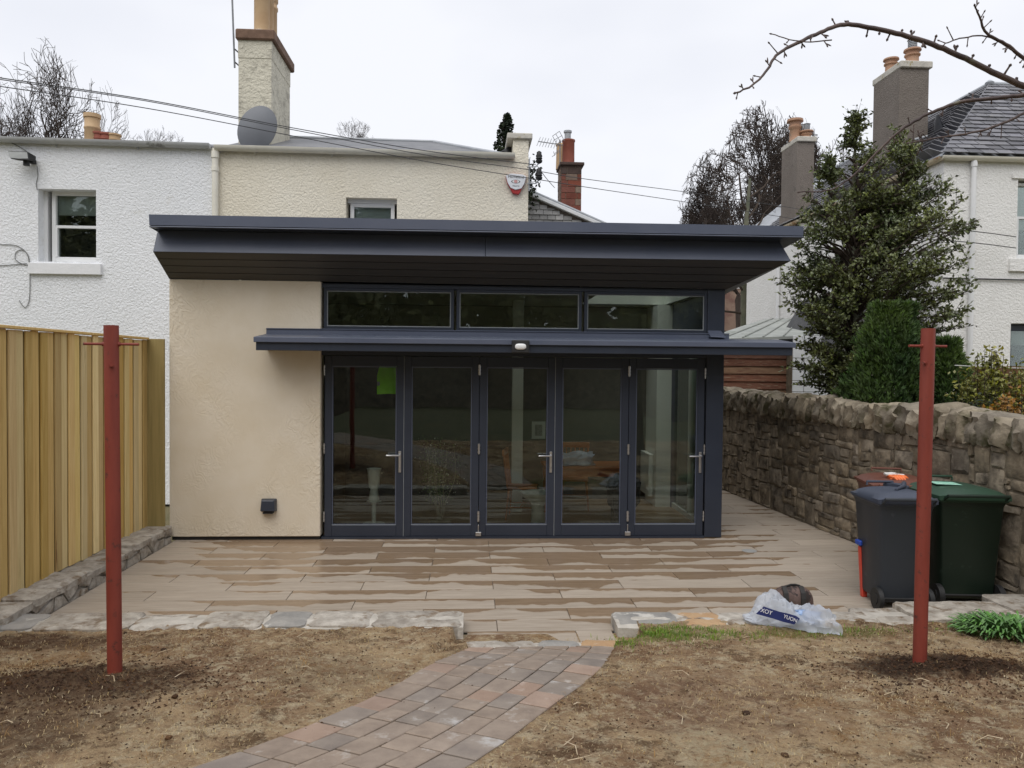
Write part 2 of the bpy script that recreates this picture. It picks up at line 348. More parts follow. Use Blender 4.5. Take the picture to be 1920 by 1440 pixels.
# bare soil of the garden
def soil_material():
    m=bpy.data.materials.new('trodden_soil'); m.use_nodes=True; nt=m.node_tree; N=nt.nodes; L=nt.links.new
    b=N['Principled BSDF']; b.inputs['Roughness'].default_value=.97; b.inputs['Specular IOR Level'].default_value=.1
    g=N.new('ShaderNodeNewGeometry'); P=g.outputs['Position']
    def nz(s,d=6,r=.6,dist=0,off=(0,0,0)):
        mp=N.new('ShaderNodeMapping'); mp.inputs['Location'].default_value=off; L(P,mp.inputs['Vector'])
        n=N.new('ShaderNodeTexNoise'); n.inputs['Scale'].default_value=s; n.inputs['Detail'].default_value=d; n.inputs['Roughness'].default_value=r; n.inputs['Distortion'].default_value=dist; L(mp.outputs[0],n.inputs['Vector']); return n.outputs['Fac']
    def mix(f,a,bb):
        x=N.new('ShaderNodeMix'); x.data_type='RGBA'; L(f,x.inputs['Factor'])
        (L(a,x.inputs['A']) if not isinstance(a,tuple) else setattr(x.inputs['A'],'default_value',(*a,1)))
        (L(bb,x.inputs['B']) if not isinstance(bb,tuple) else setattr(x.inputs['B'],'default_value',(*bb,1)))
        return x.outputs['Result']
    def rng(f,a,c,lo=0,hi=1):
        x=N.new('ShaderNodeMapRange'); x.inputs['From Min'].default_value=a; x.inputs['From Max'].default_value=c; x.inputs['To Min'].default_value=lo; x.inputs['To Max'].default_value=hi; x.interpolation_type='SMOOTHSTEP'; L(f,x.inputs['Value']); return x.outputs[0]
    def mul(a,bb):
        x=N.new('ShaderNodeMath'); x.operation='MULTIPLY'; L(a,x.inputs[0]); L(bb,x.inputs[1]); return x.outputs[0]
    base=mix(rng(nz(.9,8,.74),.40,.58),lin((134,106,82)),lin((182,157,124)))
    base=mix(rng(nz(9,8,.8),.48,.62,0,.85),base,lin((200,184,154)))
    base=mix(rng(nz(4,9,.8,0,(3,1,0)),.50,.62,0,.85),base,lin((98,77,58)))
    base=mix(rng(nz(1.6,8,.75,0,(13,5,0)),.52,.68,0,.8),base,lin((146,112,74)))
    base=mix(rng(nz(42,5,.7,0,(7,0,0)),.56,.66,0,.9),base,lin((196,178,142)))
    base=mix(rng(nz(26,5,.7,0,(0,7,0)),.57,.68,0,.9),base,lin((88,68,52)))
    # reddish trampled patch and mossy patch to the right, pale sand by the path
    def blob(cx,cy,rx,ry,soft=.5,dist=.55):
        mp=N.new('ShaderNodeMapping'); mp.vector_type='POINT'; mp.inputs['Location'].default_value=(-cx/rx,-cy/ry,0); mp.inputs['Scale'].default_value=(1/rx,1/ry,0); L(P,mp.inputs['Vector'])
        ln=N.new('ShaderNodeVectorMath'); ln.operation='LENGTH'; L(mp.outputs[0],ln.inputs[0])
        nn=nz(3.2,8,.72,0,(cx,cy,0)); a=N.new('ShaderNodeMath'); a.operation='MULTIPLY_ADD'; L(nn,a.inputs[0]); a.inputs[1].default_value=-2*dist; L(ln.outputs['Value'],a.inputs[2])
        return rng(a.outputs[0],1-dist,1-soft-dist,0,1)
    base=mix(mul(blob(1.45,4.3,.75,.75),rng(nz(12,8,.75),.35,.65,.1,.75)),base,lin((124,96,78)))
    for a,c,rx,ry,col,k in ((POLES[0][0]-.12,POLES[0][1]-.08,.9,.42,(58,42,33),.55),(POLES[1][0]+.12,POLES[1][1]-.03,.78,.36,(48,35,28),.85),(-3.3,5.7,1.0,.3,(84,62,48),.6),(-2.9,4.2,1.4,.9,(96,76,60),.6),(1.35,5.72,.85,.22,(108,112,58),.4),(2.75,5.75,.75,.2,(112,104,58),.5),(1.2,3.6,.3,.45,(184,168,138),.0),(-.9,4.9,.6,.5,(160,142,114),.0)):
        base=mix(mul(blob(a,c,rx,ry),rng(nz(20,6,.75,0,(a,c,0)),.40,.64,k,1)),base,lin(col))
    L(base,b.inputs['Base Color'])
    h=N.new('ShaderNodeMath'); h.operation='MULTIPLY_ADD'; L(nz(30,9,.72),h.inputs[0]); h.inputs[1].default_value=1.0; L(mul(nz(90,4,.7),rng(nz(6,3,.5),0,1,.2,.6)),h.inputs[2])
    bp=N.new('ShaderNodeBump'); bp.inputs['Distance'].default_value=.04; L(h.outputs[0],bp.inputs['Height']); L(bp.outputs[0],b.inputs['Normal'])
    return m
def grid(xs,ys,fn):
    nx,ny=len(xs),len(ys); v=[(x,y,fn(x,y)) for y in ys for x in xs]
    f=[(j*nx+i,j*nx+i+1,(j+1)*nx+i+1,(j+1)*nx+i) for j in range(ny-1) for i in range(nx-1)]
    return v,f
def frange(a,b,n): return [a+(b-a)*i/(n-1) for i in range(n)]
b=MB(); v,f=grid(frange(-3.95,5.45,340),frange(1.6,6.12,190),soilz); b.add(v,f); b.closed=False
soil=b.build('soil',soil_material(),kind='structure',smooth=True,ang=180)
sm=soil.data.materials[0]
b=MB(); v,f=grid(frange(-3.95,5.45,40),frange(-13,1.62,60),lambda x,y:hbase(max(y,-2))+.02*noise.noise(Vector((x,y,0)))-.02); b.add(v,f); b.closed=False
b.build('lawn',mat('dark_rough_lawn',lin((66,72,44)),lin((92,88,60)),1.5,.95,bump=.02,bscale=12),kind='structure',smooth=True,ang=180)
# scattered straw, clods, grass on the soil
def blades(name,matl,n,area,ln,wd,lie=True,tilt=.3,dens=None,parent=None,label=None,h=soilz):
    b=MB(); c=0; tries=0; vs=b.v; fs=b.f
    while c<n and tries<n*20:
        tries+=1; x=random.uniform(area[0],area[1]); y=random.uniform(area[2],area[3])
        if in_path(x,y,.0) and lie: continue
        if dens and random.random()>dens(x,y): continue
        c+=1; z=h(x,y); a=random.uniform(0,2*math.pi); l=random.uniform(*ln); w=random.uniform(*wd)
        dx,dy=math.cos(a),math.sin(a)
        if lie:
            z0=z+.004; z1=z+random.uniform(.002,.008); bend=random.uniform(-.3,.3)*l
            p0=(x-dx*l/2,y-dy*l/2,z0-.004); p1=(x-dy*bend,y+dx*bend,z0+.008); p2=(x+dx*l/2,y+dy*l/2,z1)
            k=len(vs); vs+= [(p0[0]-dy*w,p0[1]+dx*w,p0[2]),(p0[0]+dy*w,p0[1]-dx*w,p0[2]),(p1[0]+dy*w,p1[1]-dx*w,p1[2]),(p1[0]-dy*w,p1[1]+dx*w,p1[2]+w),p2]; fs+=[(k,k+1,k+2,k+3),(k+3,k+2,k+4)]
        else:
            k=len(vs); t=random.uniform(-tilt,tilt); t2=random.uniform(-tilt,tilt)
            mx_,my_=x+t*l*.4,y+t2*l*.4
            vs+= [(x-dy*w,y+dx*w,z-.01),(x+dy*w,y-dx*w,z-.01),(mx_+dy*w*.8,my_-dx*w*.8,z+l*.55),(mx_-dy*w*.8,my_+dx*w*.8,z+l*.55),(x+t*l,y+t2*l,z+l*(1-.5*abs(t)))]; fs+=[(k,k+1,k+2,k+3),(k+3,k+2,k+4)]
    b.m=[0]*len(b.f); b.closed=False
    return b
def straw_d(x,y):
    for (a,c) in POLES:
        if math.hypot((x-a-.1)/1.1,(y-c)/.55)<.6: return .04
    return .25+.75*max(0,noise.noise(Vector((x*1.7,y*1.7,9)))*1.6+.3)
blades('straw',None,24000,(-3.9,5.3,1.9,6.0),(.006,.024),(.0006,.0017),dens=straw_d).build('straw',[MT['straw']],kind='stuff')
b=MB()
def rock(b,c,s,seed,n=1,rot=0,amp=.22,sq=.55,mi=0):
    """rounded lump: cube grid pushed towards a superellipsoid with noise"""
    m=n+1; k=2*m+1; rng=range(-m,m+1); vs={}; out=[]; fs=[]
    def vid(i,j,l):
        key=(i,j,l)
        if key not in vs:
            v=Vector((i/m,j/m,l/m)); 
            sph=v.normalized()*1.15; p=v*sq+sph*(1-sq)
            q=p+Vector((noise.noise(v*1.3+Vector((seed,0,0))),noise.noise(v*1.3+Vector((0,seed,5))),noise.noise(v*1.3+Vector((3,0,seed)))))*amp+Vector((1,1,1))*0
            q=Vector((q.x*s[0],q.y*s[1],q.z*s[2]))
            cr_,sr_=math.cos(rot),math.sin(rot)
            vs[key]=len(out); out.append((c[0]+q.x*cr_-q.y*sr_,c[1]+q.x*sr_+q.y*cr_,c[2]+q.z))
        return vs[key]
    for a in range(-m,m):
        for d in range(-m,m):
            fs.append((vid(a,d,m),vid(a+1,d,m),vid(a+1,d+1,m),vid(a,d+1,m)))
            fs.append((vid(a,d+1,-m),vid(a+1,d+1,-m),vid(a+1,d,-m),vid(a,d,-m)))
            fs.append((vid(m,a,d),vid(m,a+1,d),vid(m,a+1,d+1),vid(m,a,d+1)))
            fs.append((vid(-m,a,d+1),vid(-m,a+1,d+1),vid(-m,a+1,d),vid(-m,a,d)))
            fs.append((vid(a,m,d+1),vid(a+1,m,d+1),vid(a+1,m,d),vid(a,m,d)))
            fs.append((vid(a,-m,d),vid(a+1,-m,d),vid(a+1,-m,d+1),vid(a,-m,d+1)))
    b.add(out,fs,mi); return b
def lump(b,x,y,z,r,sd):
    vs=[];
    for (a,c,e) in ((1,0,0),(0,1,0),(-1,0,0),(0,-1,0),(0,0,1)): 
        k=r*random.uniform(.6,1.3); vs.append((x+a*k,y+c*k,z+e*k*.8))
    b.add(vs,[(0,1,4),(1,2,4),(2,3,4),(3,0,4)])
c=0
while c<11000:
    if random.random()<.45:
        i=random.randrange(2); a=random.gauss(POLES[i][0]+(-.15,.25)[i],.45); d=random.gauss(POLES[i][1]-.1,.25); r=random.uniform(.003,.013)
    else: a=random.uniform(-3.9,5.2); d=random.uniform(1.8,6.0); r=random.uniform(.003,.009)
    if in_path(a,d,.02) and random.random()<.93: continue
    if not(-3.9<a<5.2 and 1.7<d<6.0): continue
    lump(b,a,d,soilz(a,d)+(0.042 if in_path(a,d) else 0),r,c); c+=1
for k in range(40):
    a=random.uniform(-3.8,4.8); d=random.uniform(2.6,5.9)
    if in_path(a,d,.05): continue
    rock(b,(a,d,soilz(a,d)+.005),(random.uniform(.008,.02),)*2+(random.uniform(.006,.012),),k,1)
b.closed=False; b.build('soil_clods',MT['clod'],kind='stuff')
def gd(x,y):
    return max(0,min(1,1.7*math.exp(-(((x-1.45)/.5)**2+((y-5.72)/.17)**2))*(.45+noise.noise(Vector((x*6,y*6,4)))*1.6)))+ .12*math.exp(-(((x-2.8)/.6)**2+((y-5.75)/.15)**2))+.12*math.exp(-(((x-4.3)/.4)**2+((y-5.75)/.2)**2))
blades('grass',None,2600,(.95,4.9,5.2,6.03),(.012,.045),(.0015,.003),lie=False,tilt=.9,dens=gd).build('grass_patch',[MT['grass']],kind='stuff')
def tuft_d(x,y): return 1.0 if noise.noise(Vector((x*3.1,y*3.1,17)))>.34 else 0
blades('tufts',None,3600,(-3.9,5.2,2.2,6.0),(.02,.05),(.0007,.0014),lie=False,tilt=1.6,dens=tuft_d).build('dead_grass_tufts',[mat('dead_grass',lin((128,98,62)),lin((168,138,94)),9,.9,island=.35)],kind='stuff')
# ------------------------------------------------------------------ patio of wood-look porcelain planks
def tile_material():
    m=bpy.data.materials.new('wet_porcelain_plank'); m.use_nodes=True; nt=m.node_tree; N=nt.nodes; L=nt.links.new
    b=N['Principled BSDF']; g=N.new('ShaderNodeNewGeometry'); tcn=N.new('ShaderNodeTexCoord'); oi=N.new('ShaderNodeObjectInfo')
    def math_(op,a,c=None,v=None):
        x=N.new('ShaderNodeMath'); x.operation=op
        for i,q in enumerate((a,c)):
            if q is None: continue
            if isinstance(q,(int,float)): x.inputs[i].default_value=q
            else: L(q,x.inputs[i])
        return x.outputs[0]
    # wood grain, different in each plank
    mp=N.new('ShaderNodeMapping'); mp.inputs['Scale'].default_value=(1.2,14,1); L(tcn.outputs['Object'],mp.inputs['Vector'])
    ad=N.new('ShaderNodeVectorMath'); ad.operation='MULTIPLY_ADD'; L(oi.outputs['Random'],ad.inputs[0]); ad.inputs[1].default_value=(53,31,17); L(mp.outputs[0],ad.inputs[2])
    n=N.new('ShaderNodeTexNoise'); n.inputs['Scale'].default_value=2.4; n.inputs['Detail'].default_value=8; n.inputs['Roughness'].default_value=.65; L(ad.outputs[0],n.inputs['Vector'])
    r=N.new('ShaderNodeValToRGB'); e=r.color_ramp.elements; e[0].position=.3; e[1].position=.7; e[0].color=(*lin((150,137,122)),1); e[1].color=(*lin((176,164,149)),1); L(n.outputs['Fac'],r.inputs['Fac'])
    # wetness: back edge of each plank stays wet, wavy border
    sx=N.new('ShaderNodeSeparateXYZ'); L(tcn.outputs['Object'],sx.inputs[0])
    sp=N.new('ShaderNodeSeparateXYZ'); L(g.outputs['Position'],sp.inputs[0])
    v=math_('DIVIDE',sx.outputs['Y'],.287)
    mp2=N.new('ShaderNodeMapping'); mp2.inputs['Scale'].default_value=(.6,.25,1); L(tcn.outputs['Object'],mp2.inputs['Vector'])
    ad2=N.new('ShaderNodeVectorMath'); ad2.operation='MULTIPLY_ADD'; L(oi.outputs['Random'],ad2.inputs[0]); ad2.inputs[1].default_value=(91,47,23); L(mp2.outputs[0],ad2.inputs[2])
    n2=N.new('ShaderNodeTexNoise'); n2.inputs['Scale'].default_value=2.0; n2.inputs['Detail'].default_value=4; n2.inputs['Roughness'].default_value=.55; L(ad2.outputs[0],n2.inputs['Vector'])
    n3=N.new('ShaderNodeTexNoise'); n3.inputs['Scale'].default_value=.55; n3.inputs['Detail'].default_value=2; L(g.outputs['Position'],n3.inputs['Vector'])
    thr=math_('ADD',math_('MULTIPLY',n2.outputs['Fac'],3.2),-.95)      # ~ .65 +- 
    thr=math_('ADD',thr,math_('MULTIPLY',math_('SUBTRACT',n3.outputs['Fac'],.5),1.6))
    # wetter towards the building, dry along the left fence and the right passage
    yb=N.new('ShaderNodeMapRange'); yb.inputs['From Min'].default_value=6.3; yb.inputs['From Max'].default_value=9.4; yb.inputs['To Min'].default_value=.12; yb.inputs['To Max'].default_value=-.62; L(sp.outputs['Y'],yb.inputs['Value'])
    xb=N.new('ShaderNodeMapRange'); xb.inputs['From Min'].default_value=-2.4; xb.inputs['From Max'].default_value=-3.4; xb.inputs['To Max'].default_value=.9; L(sp.outputs['X'],xb.inputs['Value'])
    xc=N.new('ShaderNodeMapRange'); xc.inputs['From Min'].default_value=2.6; xc.inputs['From Max'].default_value=4.0; xc.inputs['To Max'].default_value=.9; L(sp.outputs['X'],xc.inputs['Value'])
    thr=math_('ADD',math_('ADD',thr,yb.outputs[0]),math_('ADD',xb.outputs[0],xc.outputs[0]))
    r7=math_('FRACT',math_('MULTIPLY',oi.outputs['Random'],7.31)); thr=math_('ADD',thr,math_('MULTIPLY',math_('SUBTRACT',r7,.5),.75))
    d=math_('SUBTRACT',v,thr)
    wt=N.new('ShaderNodeMapRange'); wt.inputs['From Min'].default_value=0; wt.inputs['From Max'].default_value=.10; L(d,wt.inputs['Value'])
    wet=wt.outputs[0]
    hs=N.new('ShaderNodeHueSaturation'); mr=N.new('ShaderNodeMapRange'); mr.inputs['To Min'].default_value=.92; mr.inputs['To Max'].default_value=1.07; L(oi.outputs['Random'],mr.inputs['Value']); L(mr.outputs[0],hs.inputs['Value']); L(r.outputs['Color'],hs.inputs['Color'])
    mx=N.new('ShaderNodeMix'); mx.data_type='RGBA'; mx.blend_type='MULTIPLY'; L(wet,mx.inputs['Factor']); L(hs.outputs['Color'],mx.inputs['A']); mx.inputs['B'].default_value=(.70,.59,.48,1)
    # dark dirt spots
    n5=N.new('ShaderNodeTexNoise'); n5.inputs['Scale'].default_value=9; n5.inputs['Detail'].default_value=6; n5.inputs['Roughness'].default_value=.7; L(g.outputs['Position'],n5.inputs['Vector'])
    m5=N.new('ShaderNodeMapRange'); m5.inputs['From Min'].default_value=.66; m5.inputs['From Max'].default_value=.72; m5.inputs['To Max'].default_value=.5; L(n5.outputs['Fac'],m5.inputs['Value'])
    mx2=N.new('ShaderNodeMix'); mx2.data_type='RGBA'; L(m5.outputs[0],mx2.inputs['Factor']); L(mx.outputs['Result'],mx2.inputs['A']); mx2.inputs['B'].default_value=(*lin((120,104,88)),1)
    L(mx2.outputs['Result'],b.inputs['Base Color'])
    rr=N.new('ShaderNodeMapRange'); rr.inputs['To Min'].default_value=.62; rr.inputs['To Max'].default_value=.2; L(wet,rr.inputs['Value']); L(rr.outputs[0],b.inputs['Roughness'])
    bp=N.new('ShaderNodeBump'); bp.inputs['Distance'].default_value=.0012; L(n.outputs['Fac'],bp.inputs['Height']); L(bp.outputs[0],b.inputs['Normal'])
    b.inputs['Specular IOR Level'].default_value=.45
    return m
MT['tile']=tile_material()
grout=mat('tile_grout',lin((96,84,72)),lin((120,108,94)),6,.95)
WA=5.475
def wallx(y): return WA-.0715*y
b=MB(); b.closed=False
b.add([(-3.62,6.2,-.012),(wallx(6.2)+.1,6.2,-.012),(wallx(14)+.1,14,-.012),(-3.62,14,-.012)],[(0,1,2,3)])
b.add([(-.01,5.85,-.012),(1.18,5.85,-.012),(1.18,6.2,-.012),(-.01,6.2,-.012)],[(0,1,2,3)])
patio=b.build('patio',grout,kind='structure')
tmesh={}
def add_tile(x0,x1,y0,y1,shape=None):
    gp=.0035
    poly=shape or [(x0+gp,y0+gp),(x1-gp,y0+gp),(x1-gp,y1-gp),(x0+gp,y1-gp)]
    key=None if shape else (round(x1-x0,3),round(y1-y0,3))
    if key in tmesh and key: me=tmesh[key]
    else:
        q=MB(); q.slab([(p[0]-x0,p[1]-y0) for p in poly],0,.012,.003,.002); me=q.mesh('tile'); me.materials.append(MT['tile'])
        if key: tmesh[key]=me
    o=link('tile',me,patio,loc=(x0,y0,random.uniform(-.0006,.0006)))
    o.rotation_euler=(random.uniform(-.0008,.0008),random.uniform(-.0008,.0008),0)
k=-1
y=6.19-.295
while y<13.9:
    off=.24 if (round((y-6.19)/.295)%2==0) else -.40
    xl,xr=(-3.6,wallx(y+.15)+.12)
    if y<6.1: xl,xr=-.01,1.18
    if y>9.45: xl=3.24
    xs=[xl]+[off+1.28*i for i in range(-5,6) if xl+.06<off+1.28*i<xr-.06]+[xr]
    for a,c in zip(xs,xs[1:]): add_tile(a,c,y,y+.295)
    y+=.295
# round drain cover let into the tiles
p=onZ(1405,1033,0)
b=MB(); b.lathe([(.085,-.004),(.085,.004),(.075,.006),(.0,.006)],(p.x,p.y,0),24,cap=False); b.closed=False
link('drain_cover',b.mesh('drain_cover',smooth=True),label='small round grey drain cover let into the wet patio tiles at right',cat='drain cover').data.materials.append(mat('drain_cover_metal',(.26,.26,.25),(.32,.32,.31),8,.5))
# ------------------------------------------------------------------ kerb of rough stones between soil and patio
b=MB()
def kerb_bed(b,x0,x1,ya,yb,z,n=40,seed=0):
    xs=frange(x0,x1,n); vs=[];
    for x in xs:
        w1=.02*noise.noise(Vector((x*4,seed,0))); w2=.03*noise.noise(Vector((x*4,seed,7)))
        vs+=[(x,ya+w1,-.13),(x,ya+w1,z-.02+.01*noise.noise(Vector((x*7,1,seed)))),(x,(ya+yb)/2,z+.006*noise.noise(Vector((x*9,2,seed)))),(x,yb+w2*.3,z-.012),(x,yb+w2*.3,-.13)]
    fs=[]
    for i in range(n-1):
        for j in range(4): a=i*5+j; fs.append((a,a+5,a+6,a+1))
    fs+=[(0,1,2,3,4),((n-1)*5+4,(n-1)*5+3,(n-1)*5+2,(n-1)*5+1,(n-1)*5)]
    b.add(vs,fs)
kerb_bed(b,-3.9,-.04,6.02,6.36,.112,60,1); kerb_bed(b,1.2,5.05,6.02,6.33,.095,60,2)
kerb_bed(b,-.06,1.24,5.74,5.90,.02,24,3)
kerb=b.build('stone_kerb',MT['pale_mortar'],kind='structure')
def kstone(x0,x1,y0,y1,z,matl,seed,par=kerb,th=.12,ny=5):
    """flat topped rough block with wandering edges"""
    n=max(4,int((x1-x0)/.07)); q=MB(); vs=[]; 
    for j in range(ny+2):
        for i in range(n+2):
            u=max(0,min(1,(i-.5)/(n))) if 0<i<n+1 else (0 if i==0 else 1)
            v=max(0,min(1,(j-.5)/(ny))) if 0<j<ny+1 else (0 if j==0 else 1)
            x=x0+(x1-x0)*u; y=y0+(y1-y0)*v
            ex=.018*noise.noise(Vector((y*6,seed,1)))+.012*noise.noise(Vector((y*17,seed,2))); ey=.03*noise.noise(Vector((x*4,seed,3)))+.012*noise.noise(Vector((x*15,seed,4)))
            edge=(i in(0,n+1)) or (j in(0,ny+1))
            corner=min(u,1-u)*(x1-x0)<.03 and min(v,1-v)*(y1-y0)<.03
            cx=(.5-u)*.03 if corner else 0
            zz=z+.011*noise.noise(Vector((x*7,y*7,seed)))+.007*noise.noise(Vector((x*23,y*23,seed)))-(.012 if edge else 0)
            vs.append((x+ex*(1-2*abs(u-.5))*.5+ex*.7+cx,y+ey*.7+(.5-v)*(.03 if corner else 0),zz))
    fs=[(j*(n+2)+i,j*(n+2)+i+1,(j+1)*(n+2)+i+1,(j+1)*(n+2)+i) for j in range(ny+1) for i in range(n+1)]
    # skirt
    ring=[i for i in range(n+2)]+[(j)*(n+2)+n+1 for j in range(1,ny+2)]+[(ny+1)*(n+2)+i for i in range(n,-1,-1)]+[j*(n+2) for j in range(ny,0,-1)]
    bN=len(vs); vs+=[(vs[r][0],vs[r][1],z-th) for r in ring]
    for a in range(len(ring)):
        c=(a+1)%len(ring); fs.append((ring[c],ring[a],bN+a,bN+c))
    q.add(vs,fs); q.closed=False
    return q.build('stone',matl,par,smooth=True,ang=60)
KS=[MT['kerb_stone'],MT['kerb_stone'],MT['kerb_stone'],MT['blue_stone'],MT['kerb_stone']]
x=-3.88; s=0
while x<-.05:
    wd=random.choice([.35,.5,.62,.75]); x1=min(-.04,x+wd)
    if -.04-x1<.2: x1=-.04
    kstone(x+.012,x1-.012,6.02+random.uniform(-.02,.02),6.40,.115+random.uniform(-.012,.01),MT['kerb_stone'] if s%4 else MT['blue_stone'],s); x=x1; s+=1
for i,(a,c,m_,y0,y1) in enumerate([(1.2,1.74,'blue_stone',6.08,6.38),(1.76,2.1,'ochre_stone',6.03,6.36),(2.12,2.6,'kerb_stone',6.03,6.36),(2.62,3.0,'kerb_stone',6.04,6.34),(3.02,3.4,'kerb_stone',6.06,6.34)]):
    kstone(a,c,y0,y1,.095,MT[m_],30+i)
for i,(a,c,y0,y1,z) in enumerate([(3.3,3.75,6.22,6.47,.08),(3.72,4.72,6.02,6.50,.13),(4.6,5.02,6.1,6.6,.16),(3.4,3.8,6.0,6.2,.10)]):
    kstone(a,c,y0,y1,z,MT['kerb_stone'] if i!=1 else MT['kerb_stone'],50+i,th=.2)
for i,(a,c,m_) in enumerate([(-.05,.52,'kerb_stone'),(.53,.86,'blue_stone'),(.87,1.22,'ochre_stone')]):
    kstone(a,c,5.70,5.90,.03,MT[m_],40+i,th=.1)
# ------------------------------------------------------------------ block path
b=MB(); b.closed=False
n=60; vs=[];
for i in range(n+1):
    u=i/n; l=poly_at(PL,u); r_=poly_at(PR,u)
    if l.y>5.69: l=l+(r_-l)*((l.y-5.69)/(l.y-r_.y+1e-6))
    vs+=[(l.x-.01,l.y,hpath(l.y)-.008),(r_.x+.01,r_.y,hpath(r_.y)-.008)]
b.add(vs,[(2*i,2*i+1,2*i+3,2*i+2) for i in range(n)])
path=b.build('path',mat('path_joint_sand',lin((128,114,98)),lin((154,138,118)),9,.95,bump=.004,bscale=60),kind='structure')
PV=[mat('paver_grey_brown',lin((128,114,102)),lin((150,135,121)),7,.85,rvar=.07,bump=.004,bscale=40,coord='object',spots=(lin((176,168,160)),6,.6,.12)),
    mat('paver_blue_grey',lin((121,111,103)),lin((144,133,122)),5,.85,rvar=.1,bump=.004,bscale=40,coord='object',spots=(lin((172,168,164)),5,.58,.12)),
    mat('paver_terracotta',lin((142,120,105)),lin((158,136,120)),5,.85,rvar=.08,bump=.004,bscale=40,coord='object',spots=(lin((176,160,148)),6,.6,.12))]
Ltot=6.7; 
def pmap(s,v):
    u=s/Ltot; l=poly_at(PL,u); r_=poly_at(PR,u); return l*(1-v)+r_*v
def paver(s0,s1,v0,v1,seed):
    g=.004; W=1.0; gs=g
    ps=[pmap(s1-gs,v0+g/W),pmap(s1-gs,v1-g/W),pmap(s0+gs,v1-g/W),pmap(s0+gs,v0+g/W)]
    ps=[Vector((p[0],p[1],0)) for p in clip([(p.x,p.y) for p in ps],(0,1),5.70)]
    if len(ps)<3 or area([(p.x,p.y) for p in ps])<.002: return
    dz=random.uniform(-.0025,.0035); 
    cx=sum(p.x for p in ps)/len(ps); cy=sum(p.y for p in ps)/len(ps)
    q=MB(); q.slab([(p.x-cx,p.y-cy,hpath(p.y)-hpath(cy)+dz) for p in ps],0,.03,.006,.004)
    random_m=random.random(); mt=PV[0] if random_m<.56 else (PV[1] if random_m<.91 else PV[2])
    q.build('paver',mt,path).location=Vector((cx,cy,hpath(cy)+.004))
rng0=random.Random(3); random.seed(3)
E_=.19
s=0
# edge courses
for side in (0,1):
    s=0
    while s<Ltot-.1:
        l=random.choice([.23,.27,.19]); paver(s,min(Ltot,s+l),*( (0,E_) if side==0 else (1-E_,1)),0); s+=l
rowsv=[(E_,E_+.155),(E_+.155,E_+.31),(E_+.31,E_+.475),(E_+.475,1-E_)]
for j,(v0,v1) in enumerate(rowsv):
    s=-random.uniform(0,.12)
    while s<Ltot-.1:
        l=random.choice([.16,.24,.19,.24,.16]); paver(max(0.001,s),min(Ltot,s+l),v0,v1,0); s+=l
random.seed(11)
# ================================================================== GARDEN ROOM
G=thing('garden_room',(0,9.6,0),'new single storey garden room with dark grey roof and five glass folding doors','extension')
WY=9.5; DY=9.6; XL=-3.66; XM=-1.84; XR=3.22; BY=12.44
# rendered wall (front return panel and left side)
b=MB(); b.box(XL,XM,WY,WY+.22,.045,3.19)
b.build('rendered_wall',MT['render'],G,bevel=.006)
b=MB(); b.box(XL+.002,XL+.2,WY+.222,BY,.045,3.19); b.build('side_wall',MT['render'],G)
b=MB(); b.box(XL+.02,XM-.01,WY+.03,WY+.2,.0,.043); b.build('wall_base_strip',MT['black'],G)
# right cladding post and side wall with tall side window
b=MB(); b.box(3.0,XR,WY+.04,WY+.24,.01,3.17); b.build('corner_post',MT['navy_dark'],G,bevel=.004)
b=MB(); b.box(XR-.12,XR,11.58,BY,0,3.15); b.box(XR-.12,XR,WY+.242,11.578,2.45,3.15); b.build('side_wall',MT['navy'],G)
b=MB(); b.box(XR-.10,XR-.03,WY+.244,11.578,.0,.09); b.box(XR-.10,XR-.03,WY+.244,11.578,2.37,2.448); b.box(XR-.10,XR-.03,10.7,10.75,.092,2.368); sf=b.build('side_window',MT['int_white'],G)
b=MB(); b.box(XR-.075,XR-.06,WY+.244,11.578,.09,2.37); b.build('pane',MT['glass_side'],sf)
# interior
b=MB(); b.closed=False
b.quad((XL+.2,9.64,.02),(XR-.01,9.64,.02),(XR-.01,BY,.02),(XL+.2,BY,.02)); b.build('wood_floor',MT['wood_floor'],G)
b=MB(); b.box(XL+.2,2.868,BY-.14,BY-.02,.02,3.14); b.build('back_wall',MT['int_mid'],G)
b=MB(); b.box(XL+.21,2.86,BY-.155,BY-.141,2.3,3.13); b.build('painted_bounce_wall',mat('olive_painted_bounce',(.30,.31,.25),(.34,.35,.29),2,.9),G)  # paler strip over the back wall: bounced daylight painted into its colour
b=MB(); b.box(XL+.201,XL+.22,WY+.25,BY-.15,.02,3.14); b.build('lining',MT['int_mid'],G)
RX0,RX1,RY0,RY1=1.7,3.05,10.1,11.9  # unseen roof opening, added to let more light indoors
b=MB(); b.box(XL+.2,RX0,9.74,BY-.001,3.142,3.16); b.box(RX1,XR-.02,9.74,BY-.001,3.142,3.16); b.box(RX0,RX1,9.74,RY0,3.142,3.16); b.box(RX0,RX1,RY1,BY-.001,3.142,3.16); b.build('ceiling',mat('grey_green_ceiling',(.46,.48,.42),(.5,.52,.46),2,.9),G)
b=MB(); b.box(-1.9,.2,BY-.7,BY-.145,.02,2.2); b.box(-1.9,1.0,BY-.75,BY-.145,.9,.94); b.build('kitchen_units',MT['int_dark'],G)
b=MB(); b.box(.62,.78,11.2,11.36,.02,3.14); b.build('white_pillar',MT['int_white'],G)
